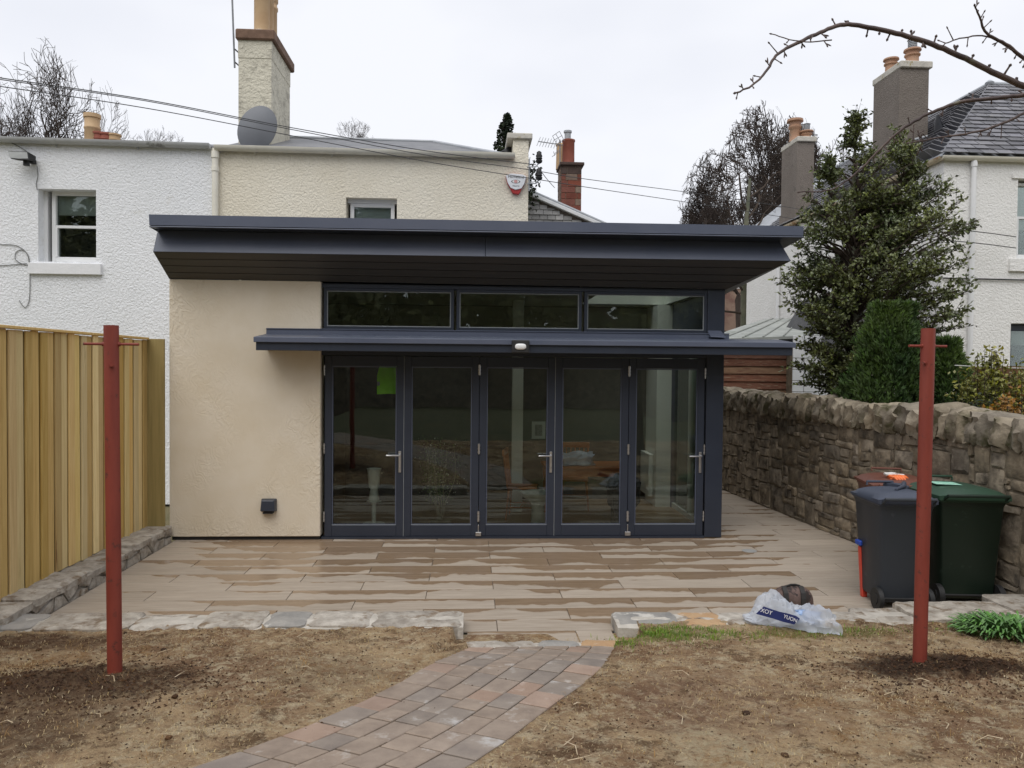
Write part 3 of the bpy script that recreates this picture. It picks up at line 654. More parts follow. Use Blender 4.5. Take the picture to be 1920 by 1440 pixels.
# timber header above the windows, beam behind the canopy
b=MB(); b.box(XM+.003,2.998,DY-.05,DY+.06,3.12,3.17); b.box(XM+.003,2.998,DY-.05,DY+.06,2.29,2.595); b.build('beam',MT['navy_dark'],G)
def frame_parts(x0,x1,z0,z1,wl,wr,wt,wb,y0,y1,b):
    b.box(x0,x0+wl,y0,y1,z0,z1); b.box(x1-wr,x1,y0,y1,z0,z1); b.box(x0+wl,x1-wr,y0+.001,y1-.001,z1-wt,z1-.0005); b.box(x0+wl,x1-wr,y0+.001,y1-.001,z0+.0005,z0+wb)
def bead(x0,x1,z0,z1,y,b,t=.012):
    b.box(x0,x1,y-.006,y+.004,z0,z0+t); b.box(x0,x1,y-.006,y+.004,z1-t,z1); b.box(x0,x0+t,y-.006,y+.004,z0+t,z1-t); b.box(x1-t,x1,y-.006,y+.004,z0+t,z1-t)
# clerestory
edges=[(607,851),(856,1091),(1096,1326)]
for (a,c) in edges:
    x0=onY(a,580,DY-.05).x; x1=onY(c,580,DY-.05).x
    b=MB(); frame_parts(x0,x1,2.597,3.118,.038,.038,.034,.05,DY-.05,DY+.03,b); fr=b.build('clerestory_window',MT['navy_dark'],G,bevel=.003)
    b=MB(); bead(x0+.038,x1-.038,2.647,3.084,DY-.03,b,.01); b.build('glazing_bead',MT['seal'],fr)
    b=MB(); b.box(x0+.04,x1-.04,DY-.02,DY-.012,2.649,3.082); b.build('pane',MT['glass'],fr)
b=MB(); b.box(XM+.004,2.99,DY-.085,DY-.052,2.583,2.597); b.build('window_sill',MT['navy'],G)
# bifold doors
px=[608,757,898,1040,1178,1320]
xs=[onY(p,850,DY-.04).x for p in px]
handles={0:1,2:1,4:1}
for i in range(5):
    x0,x1=xs[i]+.003,xs[i+1]-.003
    b=MB(); frame_parts(x0,x1,.03,2.285,.088,.088,.13,.14,DY-.04,DY+.03,b); dr=b.build('bifold_door',MT['navy_dark'],G,bevel=.004)
    b=MB(); bead(x0+.09,x1-.09,.172,2.153,DY-.02,b,.012); b.build('glazing_bead',MT['navy'],dr)
    b=MB(); b.box(x0+.09,x1-.09,DY-.03,DY-.012,.171,.176); b.build('bottom_bead',MT['seal'],dr)
    b=MB(); b.box(x0+.092,x1-.092,DY-.008,DY,.172,2.153); b.build('pane',MT['glass'],dr)
    if i in handles:
        hx=x1-.045
        b=MB(); b.box(hx-.017,hx+.017,DY-.052,DY-.0405,.83,1.10); b.build('handle_plate',MT['steel'],dr,bevel=.008)
        b=MB(); b.tube([(hx,DY-.05,1.05),(hx,DY-.10,1.05),(hx-.02,DY-.108,1.05),(hx-.16,DY-.108,1.05)],.010,8); b.lathe([(.008,0),(.008,.02)],(hx,DY-.056,.89),8); b.build('door_handle',MT['steel'],dr,smooth=True)
for i in (0,2,4,5):      # hinges
    hx=xs[i]
    if i==0 or i==5: zs=(.28,1.13,2.1); w_=.008
    else: zs=(.28,1.13,2.12); w_=.014
    for z in zs:
        b=MB(); b.lathe([(w_,-.065),(w_,.065)],(hx,DY-.05,z),10)
        for q in (-.04,0,.04): b.lathe([(w_+.003,-.012),(w_+.003,.012)],(hx,DY-.05,z+q),10)
        b.build('hinge',MT['steel'],G,smooth=True)
    if i in(2,4):
        b=MB(); b.box(hx-.035,hx+.035,DY-.075,DY-.042,.035,.085); b.lathe([(.008,0),(.008,.09)],(hx,DY-.055,.085),8); b.build('floor_roller',MT['steel'],G,bevel=.004)
for i in (1,3):
    b=MB(); b.box(xs[i]-.0025,xs[i]+.0025,DY-.043,DY-.030,.03,2.28); b.build('door_seal',MT['seal'],G)
b=MB(); b.box(XM+.005,3.0,DY-.06,DY+.05,.0,.028); b.build('threshold',MT['navy_dark'],G)
# canopy over the doors
cy=WY-.52
cl=onY(475,633,cy); cr_=onY(1493,641,cy)
zt=.5*(cl.z+cr_.z); zb=zt-.155
b=MB(); b.hexa([(cl.x+.02,cy+.03,zb),(cr_.x-.03,cy+.03,zb),(cr_.x-.03,WY-.001,zb+.01),(cl.x+.02,WY-.001,zb+.01),(cl.x+.02,cy+.03,zt-.055),(cr_.x-.03,cy+.03,zt-.055),(cr_.x-.03,WY-.001,zt-.03),(cl.x+.02,WY-.001,zt-.03)])
b.build('canopy_box',MT['navy_dark'],G,bevel=.004)
b=MB(); b.hexa([(cl.x,cy,zt-.062),(cr_.x,cy,zt-.062),(cr_.x,WY-.001,zt-.028),(cl.x,WY-.001,zt-.028),(cl.x,cy,zt),(cr_.x,cy,zt),(cr_.x,WY-.001,zt+.055),(cl.x,WY-.001,zt+.055)])
b.build('canopy_capping',MT['navy'],G,bevel=.005)
f0=onY(500,617,WY)
b=MB(); b.box(f0.x,3.26,WY-.018,WY-.002,zt+.03,f0.z); b.box(f0.x,3.26,WY-.03,WY-.001,f0.z+.002,f0.z+.012); b.build('upstand_flashing',MT['navy'],G)
b=MB(); e0=onY(1331,625,WY-.06)
b.hexa([(e0.x,WY-.09,f0.z-.04),(e0.x+.20,WY-.09,f0.z-.05),(e0.x+.20,WY+.03,f0.z-.05),(e0.x,WY+.03,f0.z-.04),(e0.x,WY-.09,f0.z-.03),(e0.x+.20,WY-.09,f0.z-.04),(e0.x+.17,WY+.03,f0.z+.05),(e0.x,WY+.03,f0.z+.05)]); b.build('flashing_cap',MT['navy'],G,bevel=.004)
# main roof: outward leaning soffit, fascia and capping, mitred corners
def rloop(lp,rp,Y,back,xbL,xbR):
    l=onY(*lp,Y); r=onY(*rp,Y); z=(l.z+r.z)/2
    dz=(r.z-l.z)/2*.8
    return [Vector((l.x,Y,z-dz)),Vector((r.x,Y,z+dz)),Vector((r.x,back,z-.25)),Vector((l.x,back,z-.25))]
L0=[Vector((XL,WY,3.195)),Vector((XR,WY,3.165)),Vector((XR,BY,3.0)),Vector((XL,BY,3.0))]
L1=rloop((287,472),(1483,489),WY-.46,BY+.02,0,0)
L2=rloop((296,432),(1463,455),WY-.36,BY+.02,0,0)
L3=rloop((280,426),(1506,445),WY-.62,BY+.03,0,0)
L4=rloop((279,402),(1507,424),WY-.62,BY+.03,0,0)
def lerp4(A,B,t): return [a*(1-t)+b_*t for a,b_ in zip(A,B)]
NB=4
for k in range(NB):
    A=lerp4(L0,L1,k/NB+.006); B=lerp4(L0,L1,(k+1)/NB-.012)
    up=Vector((0,.02,.02))
    b=MB(); b.hexa([A[0],A[1],A[1]+up,A[0]+up,B[0],B[1],B[1]+up,B[0]+up]); 
    b.build('soffit_board',MT['soffit'],G)
# dark backing behind boards, side soffits
b=MB(); b.closed=False
up=Vector((0,.015,.02)); b.quad(L0[0]+up,L0[1]+up,L1[1]+up,L1[0]+up); b.quad(L0[1],L0[2],L1[2],L1[1]); b.quad(L0[3],L0[0],L1[0],L1[3]); b.build('side_soffit',MT['soffit'],G)
xm=onY(910,480,L1[0].y).x
def at_x(P,Q,x): t=(x-P.x)/(Q.x-P.x); return P*(1-t)+Q*t
for (a,c) in ((0,1),(1,2)):
    xa1=[L1[0],at_x(L1[0],L1[1],xm-.002),at_x(L1[0],L1[1],xm+.002),L1[1]]; xa2=[L2[0],at_x(L2[0],L2[1],xm-.002),at_x(L2[0],L2[1],xm+.002),L2[1]]
    i=0 if a==0 else 2
    b=MB(); back=Vector((0,.03,0)); b.hexa([xa1[i],xa1[i+1],xa1[i+1]+back,xa1[i]+back,xa2[i],xa2[i+1],xa2[i+1]+back,xa2[i]+back]); b.build('fascia_panel',MT['navy'],G,bevel=.003)
b=MB(); b.closed=False; b.quad(L1[1],L1[2],L2[2],L2[1]); b.quad(L1[3],L1[0],L2[0],L2[3]); b.build('side_fascia',MT['navy'],G)
b=MB(); b.closed=False; b.quad(L2[0],L2[1],L3[1],L3[0]); b.quad(L2[1],L2[2],L3[2],L3[1]); b.quad(L2[3],L2[0],L3[0],L3[3]); b.build('eaves_underside',MT['navy_dark'],G)
b=MB(); b.closed=False
lip=Vector((0,.012,.018))
for i,j in ((0,1),(1,2),(3,0)): b.quad(L3[i]+Vector((0,0,.022)),L3[j]+Vector((0,0,.022)),L4[j],L4[i])
def RT(x,y):
    u=(x-L4[0].x)/(L4[1].x-L4[0].x); v=(y-L4[0].y)/(L4[3].y-L4[0].y); return (L4[0]*(1-u)+L4[1]*u)*(1-v)+(L4[3]*(1-u)+L4[2]*u)*v
gx=[L4[0].x,RX0,RX1,L4[1].x]; gy=[L4[0].y,RY0,RY1,L4[3].y]
for i in range(3):
    for j in range(3):
        if (i,j)!=(1,1): b.quad(RT(gx[i],gy[j]),RT(gx[i+1],gy[j]),RT(gx[i+1],gy[j+1]),RT(gx[i],gy[j+1]))
b.quad(L4[2],L4[3],L0[3],L0[2])
b.build('roof_capping',MT['navy'],G)
cs=[(RX0,RY0),(RX1,RY0),(RX1,RY1),(RX0,RY1)]; b=MB(); b.closed=False
for i in range(4):
    p_,q_=cs[i],cs[(i+1)%4]; b.quad(Vector((p_[0],p_[1],3.141)),Vector((q_[0],q_[1],3.141)),RT(*q_)+Vector((0,0,.05)),RT(*p_)+Vector((0,0,.05)))
rl=b.build('added_rooflight',MT['int_white'],G)  # shaft of the added opening, brightens the room behind the last door
b=MB(); b.closed=False; b.quad(*[RT(*c)+Vector((0,0,.045)) for c in cs]); b.build('pane',MT['glass'],rl)
b=MB(); b.tube([L3[0]+Vector((0,.004,.006)),L3[1]+Vector((0,.004,.006))],.008,6); b.tube([L3[1]+Vector((0,.004,.006)),L3[2]+Vector((0,0,.006))],.008,6); b.build('drip_edge',MT['navy'],G,smooth=True)
# bulkhead lamp on the canopy, vent cowl on the wall
p=onY(976,650,cy-.02)
t=thing('bulkhead_lamp',(p.x,cy,p.z),'small black bulkhead lamp with oval white lens on the canopy edge','lamp')
b=MB(); b.box(p.x-.105,p.x+.105,cy-.035,cy-.001,p.z-.078,p.z+.078); b.build('lamp_body',MT['black'],t,bevel=.012)
b=MB(); 
def oval(b,cx,y,cz,rx,rz,d,n=28):
    vs=[(cx,y-d,cz)]; 
    for k,(s,dd) in enumerate(((.6,.9),(.9,.6),(1,0))):
        for i in range(n):
            a=2*math.pi*i/n; ca,sa=math.cos(a),math.sin(a); ex=abs(ca)**.7*(1 if ca>=0 else -1); ez=abs(sa)**.7*(1 if sa>=0 else -1)
            vs.append((cx+rx*s*ex,y-d*dd,cz+rz*s*ez))
    fs=[(0,1+i,1+(i+1)%n) for i in range(n)]
    for k in range(2):
        for i in range(n): j=(i+1)%n; fs.append((1+k*n+i,1+(k+1)*n+i,1+(k+1)*n+j,1+k*n+j))
    b.add(vs,fs)
oval(b,p.x,cy-.036,p.z,.066,.036,.02); b.closed=False; b.build('lens',mat('frosted_lens',(.75,.76,.74),(.8,.8,.79),3,.25),t,smooth=True,ang=180)
p=onY(505,948,WY)
t=thing('vent_cowl',(p.x,WY,p.z-.09),'small dark grey boxy vent cowl low on the sand rendered wall','vent')
b=MB(); b.hexa([(p.x-.085,WY-.10,p.z-.055),(p.x+.085,WY-.10,p.z-.055),(p.x+.095,WY-.001,p.z-.07),(p.x-.095,WY-.001,p.z-.07),(p.x-.075,WY-.085,p.z+.075),(p.x+.075,WY-.085,p.z+.075),(p.x+.095,WY-.001,p.z+.09),(p.x-.095,WY-.001,p.z+.09)]); b.build('cowl_hood',MT['navy_dark'],t,bevel=.008)
b=MB(); b.box(p.x-.06,p.x+.06,WY-.08,WY-.001,p.z-.088,p.z-.0705); b.build('outlet',MT['black'],t)
# ------------------------------------------------------------------ things indoors
def turned_leg(b,x,y,z0,z1,r=.035):
    h=z1-z0; b.lathe([(r*.6,0),(r*.75,h*.1),(r*.5,h*.14),(r*1.0,h*.2),(r*.7,h*.3),(r*1.0,h*.55),(r*1.15,h*.62),(r*.6,h*.68),(r*1.1,h*.74),(r*1.1,h)],(x,y,z0),10)
T=thing('dining_table',(1.65,10.9,.02),'orange pine table with turned legs inside behind the glass doors','table')
b=MB(); b.box(1.05,2.25,10.55,11.25,.74,.77); b.build('tabletop',MT['pine'],T,bevel=.006)
b=MB(); b.box(1.1,2.2,10.6,10.62,.63,.738); b.box(1.1,2.2,11.18,11.2,.63,.738); b.box(1.1,1.12,10.62,11.18,.63,.738); b.box(2.18,2.2,10.62,11.18,.63,.738); b.build('apron',MT['pine'],T)
for x,y in ((1.12,10.62),(2.18,10.62),(1.12,11.18),(2.18,11.18)): b=MB(); turned_leg(b,x,y,.02,.74); b.build('leg',MT['pine'],T,smooth=True)
def chair(x,y,rot,label):
    t=thing('wooden_chair',(x,y,.02),label,'chair','pine chairs at the table'); t.rotation_euler=(0,0,rot)
    def P(b,name,**k):
        o=b.build(name,MT['pine'],None,**k); o.parent=t; o.location=(0,0,0)
    b=MB(); b.box(-.2,.2,-.2,.2,.43,.46); P(b,'seat',bevel=.01)
    for a,c in ((-1,-1),(1,-1),(-1,1),(1,1)): b=MB(); b.tube([(a*.17,c*.17,.43),(a*.21,c*.21,0)],[.018,.013],8); P(b,'leg',smooth=True)
    b=MB(); b.tube([(-.19,0,.2),(.19,0,.2)],.01,6); b.tube([(-.19,-.19,.18),(-.19,.19,.18)],.01,6); b.tube([(.19,-.19,.18),(.19,.19,.18)],.01,6); P(b,'stretcher')
    b=MB(); b.tube([(-.19,.19,.45),(-.2,.25,.95)],.014,8); b.tube([(.19,.19,.45),(.2,.25,.95)],.014,8); b.box(-.22,.22,.235,.265,.9,.98)
    for k in range(-2,3): b.tube([(k*.065,.19,.45),(k*.068,.25,.92)],.008,6)
    P(b,'backrest')
chair(.75,10.75,R(80),'pine spindle chair inside, left end of the table')
chair(1.6,11.5,R(-8),'pine spindle chair inside on the far side of the table')
# pedestal bowl
p=onZ(1000,980,.02); 
b=MB(); b.lathe([(.17,0),(.17,.04),(.10,.07),(.085,.2),(.085,.34),(.11,.38),(.20,.44),(.235,.50),(.22,.50),(.17,.46),(0,.45)],(.9,9.95,.02),24,cap=False); b.closed=False
tag(b.build('pedestal_bowl',mat('pale_stone_bowl',lin((168,172,160)),lin((196,198,186)),9,.9,bump=.006,bscale=30),smooth=True),'pale stone pedestal bowl standing just inside the middle door','bowl')
# plant of silvery curly twigs
t=thing('twig_plant',(-.38,10.1,.02),'silvery twig plant with green leaves behind the second glass door','plant')
tw=mat('pale_twig',lin((150,140,122)),lin((176,168,150)),9,.8)
b=MB(); leafb=MB(); flb=MB()
for k in range(9):
    a=k*.7; pts=[]; x0,y0=-.38,10.1; hx=random.uniform(-.33,.38)
    for i in range(9):
        tt=i/8; pts.append((x0+hx*math.sin(tt*1.7)+.02*math.sin(tt*9+k),y0+.12*math.cos(a)*tt,.12+tt*random.uniform(.85,1.0)))
    b.tube(pts,[.007*(1-.08*i) for i in range(9)],5)
    for i in range(3,9):
        for _ in range(22):
            c=Vector(pts[i])+Vector((random.gauss(0,.07),random.gauss(0,.06),random.gauss(0,.06))); d=Vector((random.gauss(0,1),random.gauss(0,1),random.gauss(0,1))).normalized()*.018; e=d.cross(Vector((random.random(),1,0))).normalized()*.006
            (leafb if _%6 else flb).add([c-e,c+d,c+e,c-d*.4],[(0,1,2,3)])
b.lathe([(.12,0),(.15,.12),(.14,.12),(.0,.10)],(-.38,10.1,.0),16,cap=False)
b.closed=False; leafb.closed=False; flb.closed=False
b.build('stems',tw,t); leafb.build('leaves',mat('fern_leaf',lin((84,110,60)),lin((110,134,76)),5,.6,island=.3),t); flb.build('flowers',mat('silver_flower',lin((205,205,195)),lin((225,225,215)),5,.6),t,kind='stuff')
# white flower pot stand
b=MB(); b.lathe([(.075,0),(.05,.16),(.07,.2),(.09,.42),(.10,.44),(.09,.44),(.05,.3)],(-1.28,10.3,.34),18,cap=False); b.lathe([(.15,0),(.15,.04),(.03,.05),(.03,.34),(.1,.34)],(-1.28,10.3,.0),16,cap=False); b.closed=False
tag(b.build('plant_pot',MT['int_white'],smooth=True),'slim white plant pot on a stand behind the first glass door','pot')
# hi-vis jacket hanging
p=onY(732,702,9.95)
t=thing('safety_jacket',(p.x,9.95,p.z-.2),'bright lime green high visibility jacket hanging inside the first door','jacket')
hv=mat('lime_hi_vis',(.32,.85,.02),(.38,.95,.03),6,.6)
b=MB(); vs,fs=grid(frange(-.17,.15,14),frange(-.25,.16,16),lambda x,y:0)
vs=[(p.x+(x*(1-.25*max(0,y)/.16)),9.95-.04*math.cos(x*9)+.02*noise.noise(Vector((x*12,y*8,0))),p.z+y-.05*abs(x)) for x,y,_ in vs]; b.add(vs,fs); b.closed=False
j=b.build('jacket_body',hv,t,smooth=True,ang=180)
b=MB(); b.closed=False; vs2=[(x,y-.006,z) for x,y,z in vs]; b.add([vs2[4*14],vs2[4*14+13],vs2[6*14+13],vs2[6*14]],[(0,1,2,3)]); b.build('reflective_band',mat('grey_band',(.3,.3,.28),(.35,.35,.33),5,.4),t)
b=MB(); b.tube([(p.x-.02,9.95,p.z+.15),(p.x-.02,9.95,p.z+.22),(p.x-.02,10.2,p.z+.3),(p.x-.02,12.3,p.z+.3)],.008,6); b.build('hanger',MT['steel'],t)
# radiator
b=MB(); 
for k in range(5): b.box(2.79,2.86,11.74+k*.12,11.85+k*.12,.16,.80)
b.box(2.81,2.85,11.73,12.33,.17,.79)
b.box(2.79,2.86,11.73,12.33,.80,.815); t=b.build('radiator',MT['int_white'],bevel=.004); tag(t,'cream radiator inside, on the wall behind the last glass door','radiator')
b=MB(); b.box(2.87,XR-.121,11.6,BY-.02,.02,3.13); b.build('white_nib',MT['int_white'],G)
# white bag on table and dark bag beside it
b=MB(); rock(b,(1.55,10.8,.85),(.20,.13,.09),3,4,amp=.5); tag(b.build('plastic_bag_parcel',mat('pale_blue_plastic',lin((150,165,190)),lin((196,206,220)),9,.3),smooth=True,ang=60),'crumpled pale blue bag lying on the pine table inside','bag')
b=MB(); rock(b,(2.1,10.3,.45),(.2,.16,.22),5,3,amp=.4); b.box(1.95,2.25,10.2,10.4,.02,.3); tag(b.build('dark_bag',MT['int_dark'],smooth=True,ang=60),'black bag slumped inside beside the pine table','bag')
# picture on back wall
p=onY(1013,822,11.5)
b=MB(); b.box(1.0,1.22,BY-.16,BY-.142,1.0,1.28); t=b.build('picture_frame',MT['int_white']); tag(t,'small white framed picture on the dark back wall inside','picture')
b=MB(); b.box(1.05,1.17,BY-.166,BY-.1605,1.05,1.23); b.build('print',mat('grey_print',(.2,.2,.18),(.45,.44,.4),22,.7),t)
# ================================================================== FENCE, PLINTH, NEIGHBOUR WALL
FX=-3.9
F_=thing('garden_fence',(FX,6.5,.17),'new yellow pine board fence on a low stone plinth at left','fence')
fm=[mat('pine_fence_a',lin((206,172,112)),lin((222,194,138)),2.5,.75,coord='object',rvar=.2,streak=(14,14,.7),bump=.002,bscale=30,spots=(lin((120,86,52)),.9,.66,.05)),
    mat('pine_fence_b',lin((184,152,92)),lin((204,176,116)),2.5,.75,coord='object',rvar=.2,streak=(14,14,.7),bump=.002,bscale=30,spots=(lin((112,80,46)),.8,.65,.05)),
    mat('pine_fence_c',lin((212,186,126)),lin((228,206,150)),2.5,.75,coord='object',rvar=.2,streak=(14,14,.7),bump=.002,bscale=30,spots=(lin((120,90,50)),1.0,.66,.05))]
def ftop(y): return 2.455
bmesh_cache={}
def fboard(y,w_,x0,x1):
    key=(w_,x0,random.randrange(3))
    if key not in bmesh_cache:
        q=MB(); q.box(x0,x1,0,w_,0,2.27); me=q.mesh('board',bevel=.005); me.materials.append(fm[key[2]]); bmesh_cache[key]=me
    o=link('board',bmesh_cache[key],F_,loc=(FX,y,.175+random.uniform(-.008,.006))); o.rotation_euler=(random.uniform(-.002,.002),0,random.uniform(-.012,.012))
y=2.2
while y<9.3:
    fboard(y,.110,-.020,.0); fboard(y+.1205,.108,-.008,.014); y+=.241
b=MB(); b.box(FX-.045,FX-.033,2.2,9.4,.18,2.44); b.build('backing_board',mat('backing_board_wood',lin((120,100,62)),lin((140,118,76)),2.5,.9),F_)
b=MB(); b.box(FX-.05,FX+.045,2.2,9.40,2.45,2.475); b.build('capping_rail',fm[0],F_,bevel=.003)
b=MB(); b.box(FX-.09,FX-.046,2.2,9.4,.5,.58); b.box(FX-.09,FX-.046,2.2,9.4,1.9,1.98); b.build('rail',fm[1],F_)
b=MB(); b.box(FX+.01,-3.685,9.41,9.44,.18,2.46); b.build('closing_board',mat('olive_fence_board',lin((138,122,74)),lin((156,138,88)),2.5,.75,streak=(14,14,.7),spots=(lin((98,76,44)),8,.68,.05)),F_,bevel=.003)
# plinth
PLN=thing('stone_plinth',(-3.8,8,0),'low plinth of pale grey rough stones under the pine fence','low wall')
b=MB(); b.box(-4.1,-3.66,4.8,9.48,-.1,.14); b.build('mortar_bed',MT['pale_mortar'],PLN)
def wallstone(poly,mapf,d0,d1,seed,matl,par,name='stone',inset=.014):
    """irregular stone: 2d outline -> chiselled block; mapf(u,v,d) gives world coordinates"""
    n=len(poly)
    cx=sum(p[0] for p in poly)/n; cy=sum(p[1] for p in poly)/n
    # refine long edges
    pl=[]
    for i in range(n):
        a,c=poly[i],poly[(i+1)%n]; l=math.dist(a,c); m=max(1,min(3,int(l/.09)))
        for j in range(m): t=j/m; pl.append((a[0]+(c[0]-a[0])*t,a[1]+(c[1]-a[1])*t))
    n=len(pl)
    def sh(p,q,jit=0):
        dx,dy=cx-p[0],cy-p[1]; l=math.hypot(dx,dy) or 1; q=min(q,l*.4)
        w_=jit*noise.noise(Vector((p[0]*11,p[1]*11,seed)))
        return (p[0]+dx/l*(q+w_),p[1]+dy/l*(q+w_))
    vs=[];
    for p in pl: q=sh(p,inset*.6,.012); vs.append(mapf(q[0],q[1],d0))
    for p in pl: q=sh(p,inset,.012); vs.append(mapf(q[0],q[1],d1-.016+.012*noise.noise(Vector((p[0]*9,p[1]*9,seed+2)))))
    for p in pl:
        q=(p[0]+(cx-p[0])*.32,p[1]+(cy-p[1])*.32); vs.append(mapf(q[0],q[1],d1+.020*noise.noise(Vector((q[0]*8,q[1]*8,seed+5)))))
    vs.append(mapf(cx,cy,d1+.016*noise.noise(Vector((cx*8,cy*8,seed)))))
    fs=[]
    for r in (0,1):
        for i in range(n): j=(i+1)%n; fs.append((r*n+i,r*n+j,(r+1)*n+j,(r+1)*n+i))
    for i in range(n): fs.append((2*n+i,2*n+(i+1)%n,3*n))
    q=MB(); q.add(vs,fs); q.closed=False
    # orient outward
    me=q.mesh(name); bm=bmesh.new(); bm.from_mesh(me); bmesh.ops.recalc_face_normals(bm,faces=bm.faces)
    cpt=Vector(mapf(cx,cy,d0)); tip=bm.faces[-1] if False else None
    outv=Vector(mapf(cx,cy,1))-Vector(mapf(cx,cy,0)); bm.faces.ensure_lookup_table()
    if bm.faces[len(bm.faces)-1].normal.dot(outv)<0: bmesh.ops.reverse_faces(bm,faces=bm.faces)
    bm.to_mesh(me); bm.free(); me.materials.append(matl)
    me.polygons.foreach_set('use_smooth',[True]*len(me.polygons)); me.set_sharp_from_angle(angle=R(32))
    return link(name,me,par)
def voronoi(seeds,x0,x1,y0,y1,ani=1.0):
    cells=[]
    for i,(x,y,w_) in enumerate(seeds):
        poly=[(x0,y0),(x1,y0),(x1,y1),(x0,y1)]
        for j,(a,c,w2) in enumerate(seeds):
            if i==j or abs(a-x)>1.4 or abs(c-y)>.9: continue
            # power diagram in anisotropic metric
            nx,ny=2*(a-x)/ani**2,2*(c-y)
            cc=(a*a-x*x)/ani**2+(c*c-y*y)+w_-w2
            poly=clip(poly,(nx,ny),cc)
            if len(poly)<3: break
        if len(poly)>=3: cells.append(poly)
    return cells
def area_(p): return abs(sum(p[i][0]*p[(i+1)%len(p)][1]-p[(i+1)%len(p)][0]*p[i][1] for i in range(len(p))))/2
x=4.9; k=0
PF=lambda u,v,d:(-3.66+d,u,v)
random.seed(5)
sd_=[]
for r in range(2):
    u=4.8+random.uniform(0,.2)
    while u<9.48: sd_.append((u,.04+r*.1+random.uniform(-.03,.03),random.uniform(0,.006))); u+=random.uniform(.18,.42)
for i,c in enumerate(voronoi(sd_,4.8,9.48,-.03,.155,1.6)):
    if area(c)>.002: wallstone(c,PF,-.03,.05,i,MT['kerb_stone'],PLN)
def topstone(y0,y1,x0,x1,z,seed): kstone_y(y0,y1,x0,x1,z,seed)
y=4.8; s=100
while y<9.45:
    l=random.uniform(.3,.6); y1=min(9.47,y+l)
    o=kstone(-4.08,-3.60,y+.01,y1-.01,.185+random.uniform(-.012,.02),MT['kerb_stone'],s,par=PLN,th=.07,ny=max(3,int(l/.08))); y=y1; s+=1
# ---- old rubble wall on the right
NW=thing('rubble_wall',(5.0,7,0),'old brown sandstone rubble wall with upright cope stones at right','wall')
wd=Vector((-.0715,1,0)).normalized(); wn=Vector((-1,-.0715,0)).normalized(); WO=Vector((wallx(4),4,0))
def WF(u,v,d): 
    lean=.04*(1.4-v)*0
    p=WO+wd*u+wn*d; return (p.x,p.y,v)
U1=10.6
b=MB(); b.hexa([WF(0,-.1,-.4),WF(0,-.1,-.006),WF(U1,-.1,-.006),WF(U1,-.1,-.4),WF(0,1.47,-.4),WF(0,1.47,-.006),WF(U1,1.47,-.006),WF(U1,1.47,-.4)]); b.build('wall_core',MT['mortar'],NW)
random.seed(21)
CS=.066; GX=int(U1/CS); GY=22; occ=[[0]*GX for _ in range(GY)]; cells=[]
def wrp(u,v): 
    if v<.01 or v>1.445: return (u+.02*noise.noise(Vector((u*3,v*3,1))),v)
    return (u+.028*noise.noise(Vector((u*3.1,v*5,11)))+.012*noise.noise(Vector((u*13,v*13,4))),v+.045*noise.noise(Vector((u*1.4,v*3,21)))+.014*noise.noise(Vector((u*11,v*11,8))))
for gy in range(GY):
    for gx in range(GX):
        if occ[gy][gx]: continue
        q=random.random()
        if q<.38: wv,hv=random.randint(2,6),1
        elif q<.72: wv,hv=random.randint(3,7),2
        elif q<.92: wv,hv=random.randint(4,8),random.randint(3,4)
        else: wv,hv=random.randint(4,7),5
        if gx*CS>6.5: wv,hv=max(2,wv-1),hv+(random.random()<.4)
        hv=min(hv,GY-gy); ww=0
        while ww<wv and gx+ww<GX and not occ[gy][gx+ww]: ww+=1
        ok=0
        for hh in range(1,hv+1):
            if gy+hh-1<GY and all(not occ[gy+hh-1][gx+k] for k in range(ww)): ok=hh
            else: break
        hv=ok
        for a in range(hv):
            for k in range(ww): occ[gy+a][gx+k]=1
        u0,u1,v0,v1=gx*CS,(gx+ww)*CS,gy*CS,(gy+hv)*CS
        ch=min(.02,.25*min(u1-u0,v1-v0)); pts=[]
        for (a,d) in ((u0+ch,v0),(u1-ch,v0),(u1,v0+ch),(u1,v1-ch),(u1-ch,v1),(u0+ch,v1),(u0,v1-ch),(u0,v0+ch)): pts.append(wrp(a,d))
        cells.append(pts)
cells.sort(key=lambda c:sum(p[0] for p in c)/len(c))
rest=MB()
for i,c in enumerate(cells):
    if i<298: wallstone(c,WF,-.035,random.uniform(.004,.024),i*3.7,MT['sandstone'],NW,inset=.006)
    else:
        n=len(c); cx=sum(p[0] for p in c)/n; cy_=sum(p[1] for p in c)/n
        vs=[WF(*p,-.035) for p in c]+[WF(p[0]+(cx-p[0])*.12,p[1]+(cy_-p[1])*.12,random.uniform(.0,.03)) for p in c]
        rest.add(vs,[tuple(range(n,2*n))]+[(j,(j+1)%n,n+(j+1)%n,n+j) for j in range(n)])
if rest.f: rest.closed=False; rest.build('far_stones',MT['sandstone'],NW,kind='stuff')
